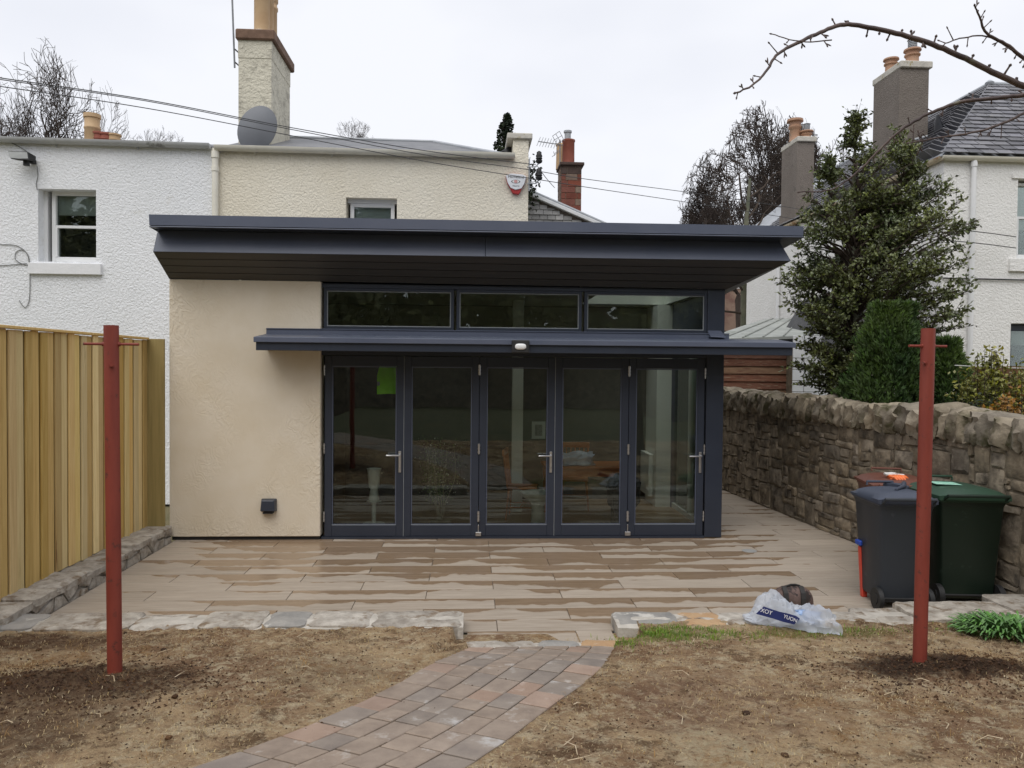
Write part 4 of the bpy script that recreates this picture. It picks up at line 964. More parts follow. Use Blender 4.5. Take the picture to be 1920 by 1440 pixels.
# upright cope stones
u=.0; k=0
random.seed(9)
while u<U1-.1:
    t_=random.choice([.14,.2,.26,.32,.22]) if u<5 else random.choice([.10,.13,.16,.2])
    h=random.uniform(.13,.185); c=WO+wd*(u+t_/2)-wn*.17
    q=MB(); rock(q,(0,0,0),(t_*.60,.235,h*1.05),k*5.3,2,0,amp=.27,sq=.6); me=q.mesh('cope_stone',smooth=True,ang=42); me.materials.append(MT['cope_stone'])
    o=link('cope_stone',me,NW,loc=(c.x,c.y,1.455+h*.92))
    o.rotation_euler=Matrix.Rotation(math.atan2(wn.y,wn.x)+math.pi/2,3,'Z').to_euler(); o.rotation_euler.rotate_axis('Y',random.uniform(.05,.45)); o.rotation_euler.rotate_axis('Z',random.uniform(-.15,.15))
    u+=t_*.93; k+=1
b=MB(); b.hexa([WF(0,1.45,-.36),WF(0,1.45,.0),WF(U1,1.45,.0),WF(U1,1.45,-.36),WF(0,1.60,-.3),WF(0,1.60,-.07),WF(U1,1.60,-.07),WF(U1,1.60,-.3)]); b.build('cope_bed',MT['mortar'],NW)
# ================================================================== POLES
def pole(top,bot,H,lab,bars):
    x,y=bot
    t=thing('clothes_pole',(x,y,hbase(y)-.2),lab,'pole','red clothes poles')
    tx=onY(top[0],top[1],y)
    b=MB(); b.tube([(x,y,hbase(y)-.3),(tx.x,y,tx.z)],.043,24,cap=False); b.tube([(tx.x,y,tx.z-.001),(tx.x,y,tx.z)],.036,24,cap=False)
    b.tube([(tx.x,y,tx.z),(tx.x,y,tx.z-.25)],.039,24,cap=False); b.closed=False
    b.build('pole_tube',MT['red_paint'],t,smooth=True)
    for (z,l,ang,dy) in bars:
        zz=tx.z-z; d=Vector((math.cos(ang),math.sin(ang),0))
        b=MB(); c=Vector((tx.x,y,zz)); q=d*l
        b.tube([c-q,c+q],.0085,10); b.build('hook_bar',MT['red_paint'],t,smooth=True)
        for sg in (-1,1): b=MB(); b.tube([c+d*sg*.040,c+d*sg*.052],.014,10); b.build('weld',MT['red_paint'],t,smooth=True)
pole((208.5,610),POLES[0],2.4,'dark red painted clothes pole at left in front of the pine fence',[(.115,.16,R(5),0),(.245,.075,R(115),0)])
pole((1740.5,616),POLES[1],2.4,'dark red painted clothes pole at right in front of the wheelie bins',[(.115,.135,R(5),0),(.225,.085,R(40),0)])
# ================================================================== WHEELED BINS
def bin_mat(n,c): return mat(n,tuple(v*.9 for v in lin(c)),lin(c),2,.42,0,bump=.0006,bscale=120,spec=.4,rough2=.6,spots=(tuple(v*1.6+.02 for v in lin(c)),7,.62,.12))
def wheelie(name,x,y,rot,W,D,H,body,lidm,lab):
    t=thing(name,(x,y,0),lab,'bin'); t.rotation_euler=(0,0,rot)
    def P(b,nm,m_,par=None,**k):
        o=b.build(nm,m_,None,**k); o.parent=par or t; o.location=(0,0,0); return o
    w2,d2=W/2,D/2
    def ring(s,z,fx=0): return [(-w2*s,-d2*s+fx,z),(w2*s,-d2*s+fx,z),(w2*s,d2*s,z),(-w2*s,d2*s,z)]
    b=MB(); rs=[ring(.76,.06,.03),ring(.79,.10,.03),ring(.94,H*.86),ring(.95,H*.87),ring(.99,H*.885),ring(1.0,H*.95)]
    vs=[p for r_ in rs for p in r_]; fs=[(3,2,1,0)]
    for i in range(len(rs)-1):
        for k in range(4): j=(k+1)%4; fs.append((i*4+k,i*4+j,(i+1)*4+j,(i+1)*4+k))
    n=(len(rs)-1)*4; fs.append((n,n+1,n+2,n+3)); b.add(vs,fs)
    bo=P(b,'bin_body',body,bevel=.018,smooth=True,ang=50)
    b=MB(); b.box(-w2*1.04,w2*1.04,-d2*1.05,d2*1.03,H*.905,H*.935); P(b,'rim',lidm,bevel=.012)
    b=MB(); 
    nx,ny=12,12; vs,fs=grid(frange(-1,1,nx),frange(-1,1,ny),lambda x,y:0)
    vs=[(x*w2*1.06,-d2*1.07+(y+1)/2*D*1.06,H*.94+.012+.05*(1-abs(x)**6)*(1-abs(y)**6)+.02*(1-x*x)+.02*(y*.5)) for x,y,_ in vs]
    nb=len(vs); vs+= [(v_[0],v_[1],H*.925) for v_ in vs]
    f2=list(fs)+[tuple(reversed([i+nb for i in f])) for f in fs]
    edge=[i for i in range(nx)]+[j*nx+nx-1 for j in range(1,ny)]+[(ny-1)*nx+i for i in range(nx-2,-1,-1)]+[j*nx for j in range(ny-2,0,-1)]
    for a in range(len(edge)): c=(a+1)%len(edge); f2.append((edge[a],nb+edge[a],nb+edge[c],edge[c]))
    b.add(vs,f2); lid=P(b,'lid',lidm,smooth=True,ang=50)
    b=MB(); b.tube([(-w2*.5,-d2*.9,H*1.01),(-w2*.5,-d2*.93,H*1.04),(w2*.5,-d2*.93,H*1.04),(w2*.5,-d2*.9,H*1.01)],.012,6); P(b,'lid_handle',lidm,lid,smooth=True)
    b=MB(); b.tube([(-w2*.9,d2*1.0,H*.93),(-w2*.9,d2*1.2,H*.97),(w2*.9,d2*1.2,H*.97),(w2*.9,d2*1.0,H*.93)],.016,8); P(b,'handle',body,smooth=True)
    for s in (-1,1): b=MB(); b.tube([(s*w2*.82,d2*.78,.1),(s*w2*.98,d2*.78,.1)],.1,20); b.tube([(s*w2*.98,d2*.78,.1),(s*w2*1.0,d2*.78,.1)],.05,16); P(b,'wheel',MT['black'],smooth=True)
    b=MB(); b.tube([(-w2*.8,d2*.78,.1),(w2*.8,d2*.78,.1)],.012,8); P(b,'axle',MT['black'])
    return t,lid
dg=bin_mat('charcoal_bin_plastic',(54,58,64)); lg=bin_mat('slate_blue_lid_plastic',(66,72,86)); gg=bin_mat('dark_green_bin_plastic',(28,42,32)); gl=bin_mat('green_lid_plastic',(46,72,56)); bb=bin_mat('brown_bin_plastic',(104,62,48))
t1,lid1=wheelie('wheelie_bin',3.93,6.86,R(176),.50,.56,1.05,dg,lg,'dark charcoal wheelie bin with a slate grey lid, left of the green one')
b=MB(); rock(b,(-.13,-.2,1.05),(.05,.13,.035),3,2,.3,amp=.2)
b.tube([(-.24,-.29,1.03),(-.2,-.2,1.085),(-.1,0,1.09),(.05,.16,1.08)],[.02,.024,.02,.012],8); o=b.build('lid_grip',lg,None,smooth=True); o.parent=lid1
t2,lid2=wheelie('wheelie_bin',4.62,7.02,R(174),.60,.72,1.07,gg,gl,'large dark green wheelie bin with green lid and pale sticker')
b=MB(); b.closed=False; b.quad((-.02,-.06,1.094),(.2,-.1,1.094),(.22,.12,1.098),(.0,.16,1.098)); o=b.build('sticker',mat('mint_sticker',lin((110,190,160)),lin((190,220,205)),30,.5),None); o.parent=lid2
t3,lid3=wheelie('wheelie_bin',4.45,7.72,R(165),.60,.78,1.05,bb,bb,'brown wheelie bin behind the other two against the rubble wall')
# gloves on the brown bin
t=thing('work_gloves',(4.12,7.52,1.19),'orange rubber work gloves lying on the brown bin lid','gloves')
om=mat('orange_rubber',(.78,.14,.03),(.86,.22,.06),14,.4); wm=mat('white_knit',(.6,.58,.55),(.7,.68,.65),30,.9)
p0=onY(1680,893,7.5)
def finger(b,pts,r): b.tube(pts,[r,r*1.05,r*.95,r*.6],10)
b=MB()
rock(b,(p0.x-.02,7.5,p0.z-.005),(.055,.045,.022),8,3,.2,amp=.25)
for i in range(4):
    x0=p0.x-.045+i*.028; finger(b,[(x0,7.49,p0.z+.0),(x0+.006,7.46,p0.z-.005),(x0+.012,7.435,p0.z-.018),(x0+.016,7.42,p0.z-.03)],.0135)
finger(b,[(p0.x+.04,7.5,p0.z),(p0.x+.07,7.49,p0.z-.01),(p0.x+.095,7.485,p0.z-.015),(p0.x+.115,7.48,p0.z-.02)],.016)
finger(b,[(p0.x+.03,7.52,p0.z+.01),(p0.x+.06,7.51,p0.z+.0),(p0.x+.09,7.50,p0.z-.002),(p0.x+.11,7.495,p0.z-.008)],.014)
b.build('glove_palm',om,t,smooth=True,ang=70)
b=MB(); rock(b,(p0.x-.03,7.54,p0.z+.018),(.06,.04,.012),12,2,.1,amp=.3); b.tube([(p0.x-.03,7.53,p0.z+.012),(p0.x+.09,7.51,p0.z+.010)],[.017,.010],8); b.build('cuff',wm,t,smooth=True,ang=70)
# blue and red tool leaning behind the bin
t=thing('spade',(3.62,7.0,0),'blue and red plastic handled tool standing behind the charcoal bin','tool')
pa=onY(1611,1018,7.05); pb=onY(1617,1085,7.05)
b=MB(); b.box(pa.x-.02,pa.x+.16,7.0,7.1,pa.z-.02,pa.z+.03); b.build('tool_head',mat('blue_plastic',(.02,.06,.35),(.03,.08,.42),5,.4),t,bevel=.01)
b=MB(); b.hexa([(pb.x-.01,7.02,0.0),(pb.x+.04,7.02,0),(pb.x+.04,7.07,0),(pb.x-.01,7.07,0),(pa.x-.005,7.02,pa.z-.03),(pa.x+.05,7.02,pa.z-.03),(pa.x+.05,7.07,pa.z-.03),(pa.x-.005,7.07,pa.z-.03)]); b.build('tool_shaft',mat('red_plastic',(.55,.05,.03),(.62,.07,.04),5,.4),t,bevel=.006)
# ================================================================== CARRIER BAG AND BACKPACK
def bag_material():
    m=bpy.data.materials.new('thin_white_polythene'); m.use_nodes=True; nt=m.node_tree; N=nt.nodes; L=nt.links.new
    b=N['Principled BSDF']; b.inputs['Base Color'].default_value=(.72,.75,.80,1); b.inputs['Roughness'].default_value=.38
    out=[n for n in N if n.type=='OUTPUT_MATERIAL'][0]
    tl=N.new('ShaderNodeBsdfTranslucent'); tl.inputs[0].default_value=(.75,.78,.82,1); tr=N.new('ShaderNodeBsdfTransparent'); tr.inputs[0].default_value=(.92,.94,.98,1)
    m1=N.new('ShaderNodeMixShader'); m1.inputs[0].default_value=.3; L(b.outputs[0],m1.inputs[1]); L(tl.outputs[0],m1.inputs[2])
    m2=N.new('ShaderNodeMixShader'); m2.inputs[0].default_value=.42; L(m1.outputs[0],m2.inputs[1]); L(tr.outputs[0],m2.inputs[2]); L(m2.outputs[0],out.inputs[0])
    ns=N.new('ShaderNodeTexVoronoi'); ns.inputs['Scale'].default_value=9; g=N.new('ShaderNodeNewGeometry'); L(g.outputs['Position'],ns.inputs['Vector'])
    bp=N.new('ShaderNodeBump'); bp.inputs['Distance'].default_value=.03; L(ns.outputs['Distance'],bp.inputs['Height']); L(bp.outputs[0],b.inputs['Normal'])
    return m
bagm=bag_material()
c0=onZ(1476,1165,.12)
BX,BYY=c0.x,c0.y
t=thing('carrier_bag',(BX,BYY,.1),'crumpled thin white plastic carrier bag with navy print lying on the soil edge','bag')
nu,nv=84,56; vs=[]
# closed crumpled bag: outline half width along its length, height profile
for j in range(nv):
    for i in range(nu):
        u=i/(nu-1); a=2*math.pi*j/nv
        x=-.34+u*.62
        hw=.03+.19*math.sin(min(1,u*1.25)*math.pi*.62)**.8+ (.04*sstep(.7,1,u))
        hh=.012+.20*math.exp(-((u-.40)/.24)**2)+.17*math.exp(-((u-.84)/.19)**2)
        ca,sa=math.cos(a),math.sin(a)
        cyx=-.20*sstep(.3,1,u)+.05
        yy=cyx+hw*(abs(ca)**.75)*(1 if ca>0 else -1)
        zz=(hh*max(0,sa)**.8 if sa>0 else -.012*abs(sa))
        r1=noise.noise(Vector((x*7,yy*8,a*.6))); r2=abs(noise.noise(Vector((x*9,yy*9+zz*9,a*1.5+4))))+.5*abs(noise.noise(Vector((x*22,yy*22,zz*20))))
        k=(.35+max(0,sa))
        x+=.03*noise.noise(Vector((yy*9,zz*14,3)))+ (.05*noise.noise(Vector((a*2,1,1))) if u>.9 else 0)
        zz+=k*(.045*r1-.075*r2)*min(1,hh*12); yy+=.02*noise.noise(Vector((x*13,a*2,8)))
        px_,py_=x,yy
        wx,wy=BX+px_,BYY+py_+.02
        g_=(soilz(wx,wy) if wy<6.02 else .12 if wy<6.4 else 0.02)
        vs.append((wx,wy,max(g_+.004,.125+zz+.0)))
fs=[(j*nu+i,j*nu+i+1,((j+1)%nv)*nu+i+1,((j+1)%nv)*nu+i) for j in range(nv) for i in range(nu-1)]
fs.append(tuple(j*nu for j in range(nv))[::-1])
b=MB(); b.add(vs,fs); b.closed=False; bagb=b.build('bag_film',bagm,t,smooth=True,ang=24)
# navy printed panel wrapped over the front left flank, with lettering
nm_=mat('navy_print',lin((24,34,84)),lin((30,42,98)),5,.4)
def flank_unused(s,v_):  # sample point on the front of the bag, s along x, v 0 low..1 high
    i=int((s+.44)/.88*(nu-1)); j=int(nv*.5+ v_*nv*-.17) % nv
    p=Vector(vs[j*nu+i]); return p
q=MB(); q.closed=False
A_=onY(1418,1150,BYY-.20); B_=onY(1530,1168,BYY-.25)
def pl(px,py,dy): return onY(px,py,BYY-.215+dy)
strip=[((1417,1151),(1432,1137)),((1432,1155),(1446,1142)),((1450,1160),(1462,1147)),((1468,1166),(1480,1151)),((1481,1169),(1493,1155)),((1489,1171),(1500,1160))]
vv=[]
for i,(lo,hi) in enumerate(strip): vv+= [pl(*lo,-.02*i/5),pl(*hi,.02-.02*i/5)]
q.add(vv,[(2*i,2*i+2,2*i+3,2*i+1) for i in range(5)])
pr=q.build('print_panel',nm_,t,smooth=True)
FONTM=mat('print_white',(.8,.8,.8),(.82,.82,.82),5,.5)
def text(s,size,origin,xd,yd,m_,parent,name='lettering',ext=.0006):
    cu=bpy.data.curves.new(name,'FONT'); cu.body=s; cu.size=size; cu.extrude=ext; cu.align_x='CENTER'; cu.align_y='CENTER'
    ob=bpy.data.objects.new('tmp_text',cu); COL.objects.link(ob)
    dg_=bpy.context.evaluated_depsgraph_get(); me=bpy.data.meshes.new_from_object(ob.evaluated_get(dg_)); bpy.data.objects.remove(ob)
    xd=Vector(xd).normalized(); yd=Vector(yd); yd=(yd-xd*yd.dot(xd)).normalized(); zd=xd.cross(yd)
    M=Matrix((xd,yd,zd)).transposed().to_4x4(); M.translation=Vector(origin); me.transform(M)
    me.materials.clear(); me.materials.append(m_)
    return link(name,me,parent)
tv=pl(1435,1146,0); tv2=pl(1486,1159,-.02)
text('XOY',.045,pl(1437,1147,-.012),(1,0,-.30),(0,.1,1),FONTM,pr); text('YUON',.04,pl(1482,1160,-.028),(1,0,-.38),(0,.1,1),FONTM,pr)
# crumpled blue paper showing in the mouth of the bag
b=MB(); rock(b,tuple(onY(1515,1158,BYY-.12)),(.10,.05,.045),7,3,-.4,amp=.5); b.build('blue_wrapper',mat('blue_wrapper',lin((96,130,176)),lin((150,172,205)),12,.35),t,smooth=True,ang=25)
# backpack behind the bag
c1=onY(1481,1105,BYY+.42)
t=thing('backpack',(c1.x,BYY+.42,0),'brown and black rucksack standing behind the white carrier bag','backpack')
bm_=mat('brown_camo_cloth',lin((74,58,52)),lin((112,92,86)),9,.85,bump=.003,bscale=60,spots=(lin((50,42,40)),11,.52,.06)); bk=mat('black_webbing',(.015,.013,.012),(.03,.027,.025),9,.7)
bx,by_=c1.x,BYY+.42
b=MB(); nu2,nv2=18,14; vs=[]
for j in range(nv2):
    v_=j/(nv2-1)
    for i in range(nu2):
        a=2*math.pi*i/nu2; ca,sa=math.cos(a),math.sin(a)
        rx=.19*(1-v_**4)**.5*(1+.04*noise.noise(Vector((a,v_*3,2)))); ry=.11*(1-v_**5)**.5
        vs.append((bx+rx*abs(ca)**.7*(1 if ca>0 else -1)+.03*v_,by_+ry*abs(sa)**.7*(1 if sa>0 else -1),.0+.30*v_+.01*noise.noise(Vector((ca*2,sa*2,v_*4)))))
fs=[(j*nu2+i,j*nu2+(i+1)%nu2,(j+1)*nu2+(i+1)%nu2,(j+1)*nu2+i) for j in range(nv2-1) for i in range(nu2)]
b.add(vs,fs); b.closed=False; b.build('pack_body',bm_,t,smooth=True,ang=180)
for off in (-.09,.06):
    b=MB(); pts=[(bx+off+.02*s,by_-.118*(1-s**5)**.5-.004 if s<1 else by_,.30*s) for s in frange(0,.98,8)]
    for p,q in zip(pts,pts[1:]): b.hexa([(p[0]-.02,p[1]-.006,p[2]),(p[0]+.02,p[1]-.006,p[2]),(p[0]+.02,p[1]+.01,p[2]),(p[0]-.02,p[1]+.01,p[2]),(q[0]-.02,q[1]-.006,q[2]),(q[0]+.02,q[1]-.006,q[2]),(q[0]+.02,q[1]+.01,q[2]),(q[0]-.02,q[1]+.01,q[2])])
    b.build('strap',bk,t)
b=MB(); b.tube([(bx-.19*math.cos(s)+.02,by_-.02,.02+.285*math.sin(s)) for s in frange(.1,3.0,16)],.009,6); b.build('zip_seam',bk,t,smooth=True)
# ================================================================== WEEDS
def leafy(b,cx,cy,r,h,n,ln=(.08,.16),wd=(.008,.016),zf=soilz):
    for k in range(n):
        a=random.uniform(0,6.28); d=r*math.sqrt(random.random()); x=cx+d*math.cos(a); y=cy+d*math.sin(a)*.7; z=zf(x,y)
        l=random.uniform(*ln); w=random.uniform(*wd); o_=random.uniform(0,6.28) if d<r*.4 else a+random.uniform(-.6,.6); dx,dy=math.cos(o_),math.sin(o_); up_=random.uniform(.4,1.1)*h*(1-.5*d/r)
        p=[(x,y,z),(x+dx*l*.35,y+dy*l*.35,z+up_*.75),(x+dx*l*.8,y+dy*l*.8,z+up_),(x+dx*l*1.1,y+dy*l*1.1,z+up_*.75)]; ws=[w*.4,w,w*.8,0.0005]
        vs=[]
        for q,wq in zip(p,ws): vs+=[(q[0]-dy*wq,q[1]+dx*wq,q[2]),(q[0],q[1],q[2]-wq*.4),(q[0]+dy*wq,q[1]-dx*wq,q[2])]
        b.add(vs,[(i*3+j,i*3+j+1,i*3+j+4,i*3+j+3) for i in range(3) for j in range(2)])
t=thing('weed_clump',(4.25,5.62,.13),'bushy clump of long bright green weed leaves beside the stone edging at far right','plant')
b=MB(); c=onSoil(1902,1196); leafy(b,c.x+.05,c.y+.12,.34,.15,520); b.closed=False; b.build('leaves',MT['weed'],t,smooth=True,ang=80)
# sticks lying about
stm=mat('pale_stick',lin((170,150,120)),lin((200,184,158)),20,.9)
for (a,c,z) in (((1280,1180),(1410,1215),.004),((1840,1275),(1865,1315),.003),((1277,1331),(1302,1338),.005),((1690,1100),(1780,1098),.002)):
    pass
sb=MB()
for k in range(70):
    x=random.uniform(-3.6,4.9); y=random.uniform(2.8,5.95)
    if in_path(x,y,.08): continue
    a=random.uniform(0,3.14); l=random.uniform(.04,.16); z=soilz(x,y)+.012
    sb.tube([(x,y,z),(x+math.cos(a)*l*.5,y+math.sin(a)*l*.5,z+.01),(x+math.cos(a+.3)*l,y+math.sin(a+.3)*l,z)],[.003,.0025,.0015],4)
sb.build('twigs_on_soil',stm,kind='stuff')
# ================================================================== HOUSES BEHIND
def wallpanel(b,O,U,length,z0,z1,holes,thick=.3,reveal=None):
    """flat wall standing on a line: O origin (x,y), U unit direction, outside to the right of U when looking down; holes (u0,u1,z0,z1)"""
    U=Vector((U[0],U[1],0)).normalized(); Nin=Vector((-U.y,U.x,0))    # inward
    us=sorted({0,length,*[h[0] for h in holes],*[h[1] for h in holes]}); zs=sorted({z0,z1,*[h[2] for h in holes],*[h[3] for h in holes]})
    P=lambda u,z,d=0:(Vector((O[0],O[1],0))+U*u+Nin*d+Vector((0,0,z)))
    for i in range(len(us)-1):
        for j in range(len(zs)-1):
            uc,zc=(us[i]+us[i+1])/2,(zs[j]+zs[j+1])/2
            if any(h[0]<uc<h[1] and h[2]<zc<h[3] for h in holes): continue
            b.quad(P(us[i],zs[j]),P(us[i+1],zs[j]),P(us[i+1],zs[j+1]),P(us[i],zs[j+1]))
            b.quad(P(us[i],zs[j],thick),P(us[i],zs[j+1],thick),P(us[i+1],zs[j+1],thick),P(us[i+1],zs[j],thick))
    for (a,c,d,e) in holes:
        b.quad(P(a,d),P(a,e),P(a,e,thick),P(a,d,thick)); b.quad(P(c,d),P(c,d,thick),P(c,e,thick),P(c,e))
        b.quad(P(a,e),P(c,e),P(c,e,thick),P(a,e,thick)); b.quad(P(a,d),P(a,d,thick),P(c,d,thick),P(c,d))
    b.quad(P(0,z0),P(0,z1),P(0,z1,thick),P(0,z0,thick)); b.quad(P(length,z0),P(length,z0,thick),P(length,z1,thick),P(length,z1)); b.quad(P(0,z1),P(length,z1),P(length,z1,thick),P(0,z1,thick))
    b.closed=False
    return P
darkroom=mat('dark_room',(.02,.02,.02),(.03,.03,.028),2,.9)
blind=mat('pale_blind',(.48,.50,.50),(.54,.56,.56),3,.8)
def sash(par,x0,x1,z0,z1,Y,meet=.5,blindh=0,name='sash_window',frame=None,fw=.055,single=False):
    fm_=frame or MT['white_plastic']
    b=MB(); frame_parts(x0,x1,z0,z1,fw,fw,fw,fw*1.3,Y,Y+.08,b)
    zm=z0+(z1-z0)*meet
    if not single: b.box(x0+fw,x1-fw,Y+.005,Y+.075,zm-.022,zm+.022); b.box(x0+fw,x0+fw+.03,Y-.012,Y+.07,z0+fw*1.3,zm-.022); b.box(x1-fw-.03,x1-fw,Y-.012,Y+.07,z0+fw*1.3,zm-.022)
    w_=b.build(name,fm_,par,bevel=.004)
    b=MB(); b.box(x0+fw,x1-fw,Y+.04,Y+.046,z0+fw,zm-.01 if not single else z1-fw); b.build('pane',MT['glass'],w_)
    if not single: b=MB(); b.box(x0+fw,x1-fw,Y+.055,Y+.061,zm+.01,z1-fw); b.build('pane',MT['glass'],w_)
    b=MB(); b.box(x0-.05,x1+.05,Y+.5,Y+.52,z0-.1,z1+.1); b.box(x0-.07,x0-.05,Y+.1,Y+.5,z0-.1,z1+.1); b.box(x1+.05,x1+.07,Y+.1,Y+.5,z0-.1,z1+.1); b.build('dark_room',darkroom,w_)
    if blindh: b=MB(); b.box(x0+fw,x1-fw,Y+.10,Y+.112,z1-blindh,z1-fw*.5); b.build('blind',blind,w_)
    return w_
HY=12.5
def hp_(px,py): return onY(px,py,HY)
WH=thing('white_house',(-7,HY,0),'white harled house at far left with a sash window and grey gutter','house')
xb=hp_(404,350).x; ztw=hp_(404,276).z
a=hp_(72,490); c=hp_(180,356)
b=MB(); P=wallpanel(b,(-16,HY),(1,0),xb+16,-.1,ztw,[(a.x+16,c.x+16,a.z,c.z)],.32); b.build('wall',MT['white_harl'],WH)
wx0,wx1=hp_(86,400).x,c.x+.02
sash(WH,wx0-.0,wx1,a.z+.02,c.z-.0,HY+.17,meet=.50,blindh=.36,fw=.06)
b=MB(); b.box(a.x-.03,a.x+.06,HY+.16,HY+.3,a.z,c.z); b.build('box_frame',MT['white_plastic'],WH)
s0=hp_(56,493); s1=hp_(192,516); b=MB(); b.box(s0.x,s1.x,HY-.06,HY+.15,s1.z,s0.z); b.build('window_sill',mat('white_painted_stone',(.74,.75,.76),(.8,.8,.81),6,.7,bump=.004,bscale=20),WH,bevel=.006)
def gutter(par,x0,z0,x1,z1,Y,r,m_,name='gutter',brk=1.1):
    b=MB(); n=10
    for (xx,zz) in ((x0,z0),(x1,z1)): pass
    prof=[(-math.cos(math.pi*i/n)*r,-math.sin(math.pi*i/n)*r) for i in range(n+1)]
    vs=[(x0,Y-r+q[0],z0+q[1]) for q in prof]+[(x1,Y-r+q[0],z1+q[1]) for q in prof]
    vs+= [(x0,Y-r+q[0]*.9,z0+q[1]*.9) for q in prof]+[(x1,Y-r+q[0]*.9,z1+q[1]*.9) for q in prof]
    m=n+1; fs=[(i,i+1,m+i+1,m+i) for i in range(n)]+[(2*m+i,3*m+i,3*m+i+1,2*m+i+1) for i in range(n)]
    fs+=[(0,m,3*m,2*m),(n,2*m+n,3*m+n,m+n)]+[tuple([0]+[i for i in range(1,m)][::-1])]+[tuple(range(m,2*m))]
    b.add(vs,fs); b.closed=False; g_=b.build(name,m_,par,smooth=True,ang=50)
    x=x0+.6
    while x<x1-.1:
        t_=(x-x0)/(x1-x0); zz=z0+(z1-z0)*t_
        b=MB(); pts=[(x,Y-r+q[0]*1.07,zz+q[1]*1.07) for q in prof]
        b.closed=False
        vs=[(p_[0]-.05,p_[1],p_[2]) for p_ in pts]+[(p_[0]+.05,p_[1],p_[2]) for p_ in pts]; b.add(vs,[(i,i+1,m+i+1,m+i) for i in range(n)])
        b.box(x-.012,x+.012,Y-.03,Y-.002,zz-r*1.4,zz); b.build('gutter_joint',m_,g_,smooth=True,ang=50); x+=brk
    return g_
g0=hp_(0,260); g1=hp_(404,273); sl_=(g1.z-g0.z)/(g1.x-g0.x)
gutter(WH,-15.9,g1.z+sl_*(-15.9-g1.x),xb-.06,g1.z,HY,.075,MT['grey_gutter'],brk=1.25)
# low pitched slate roof
rfm=mat('grey_roof_slates',(.13,.135,.145),(.20,.20,.21),1.2,.6,streak=(3,3,1),bump=.006,bscale=9)
zr=onY(200,266,15.4).z
b=MB(); b.hexa([(-16,HY-.02,g1.z-.02),(xb,HY-.02,g1.z-.04),(xb,15.4,zr-.06),(-16,15.4,zr-.06),(-16,HY-.02,g1.z),(xb,HY-.02,g1.z-.02),(xb,15.4,zr),(-16,15.4,zr)]); b.build('roof',rfm,WH)
# cream house
CH=thing('cream_house',(-1,HY,0),'cream harled two storey house right behind the garden room','house')
xr=hp_(990,390).x; e0=hp_(648,440); e1=hp_(744,372)
zc=hp_(700,290).z
zl,zrr=hp_(412,282).z,hp_(700,287).z
b=MB(); P=wallpanel(b,(xb+.002,HY+.004),(1,0),xr-xb,-.1,zrr,[(e0.x-xb,e1.x-xb,e0.z,e1.z)],.32); b.build('wall',MT['cream_harl'],CH)
b=MB(); wallpanel(b,(xr,HY+.33),(0,1),4.5,-.1,zrr,[],.3); b.build('gable_wall',MT['cream_harl'],CH)
sash(CH,e0.x+.05,e1.x-.05,e0.z,e1.z-.06,HY+.15,single=True,fw=.06,blindh=.7)
b=MB(); b.box(e0.x+.01,e1.x-.01,HY+.13,HY+.3,e1.z-.06,e1.z-.001); b.build('window_head',MT['white_plastic'],CH)
gutter(CH,xb+.02,hp_(410,276).z,hp_(965,293).x,hp_(965,291).z,HY,.078,MT['cream_plastic'],brk=1.22)
b=MB(); q0=hp_(406,284)
b.tube([(q0.x,HY-.06,q0.z+.03),(q0.x,HY-.06,0)],.05,16); b.tube([(q0.x,HY-.06,q0.z-.02),(q0.x,HY-.06,q0.z-.12)],.062,16); b.tube([(q0.x,HY-.06,q0.z-.26),(q0.x,HY-.06,q0.z-.33)],.06,16); b.build('downpipe',MT['cream_plastic'],CH,smooth=True)
zr2=onY(600,260,15.4).z
zg=hp_(410,276).z
r1=onY(812,273,15.2)
b=MB(); xe=hp_(960,290).x
b.hexa([(xb,HY-.02,zg-.05),(xe,HY-.02,zrr-.05),(r1.x,15.4,zr2-.07),(xb,15.4,zr2-.06),(xb,HY-.02,zg-.01),(xe,HY-.02,zrr-.01),(r1.x,15.4,zr2-.01),(xb,15.4,zr2)]); b.build('roof',rfm,CH)
b=MB(); b.tube([(xb+.2,15.35,zr2+.0),(r1.x,15.35,zr2-.02),(xe-.1,HY+.1,zrr+.05)],.035,8); b.build('ridge_lead',MT['lead'],CH,smooth=True)
b=MB(); b.box(hp_(715,278).x,hp_(790,278).x,13.6,13.9,onY(700,277,13.6).z-.1,onY(700,277,13.6).z-.01); b.build('roof_patch',MT['cream_plastic'],CH)
# chimney stub at the right corner
s0=hp_(962,300); s1=hp_(990,262); cp0=hp_(951,250); cp1=hp_(998,262)
ch=MB(); ch.box(s0.x,xr-.001,HY-.002,HY+.75,s0.z-.3,s1.z); st=ch.build('skew_stub',MT['cream_harl'],CH)
b=MB(); b.box(cp0.x,cp1.x,HY-.05,HY+.8,cp1.z,cp0.z); b.build('cope',MT['pale_cope'],st,bevel=.012)
b=MB(); k0=hp_(952,278); b.tube([(k0.x,HY+.5,k0.z-.25),(k0.x+.02,HY+.5,k0.z+.06),(k0.x+.08,HY+.5,k0.z+.14)],[.13,.12,.05],12); b.build('roof_vent',MT['black'],CH,smooth=True)
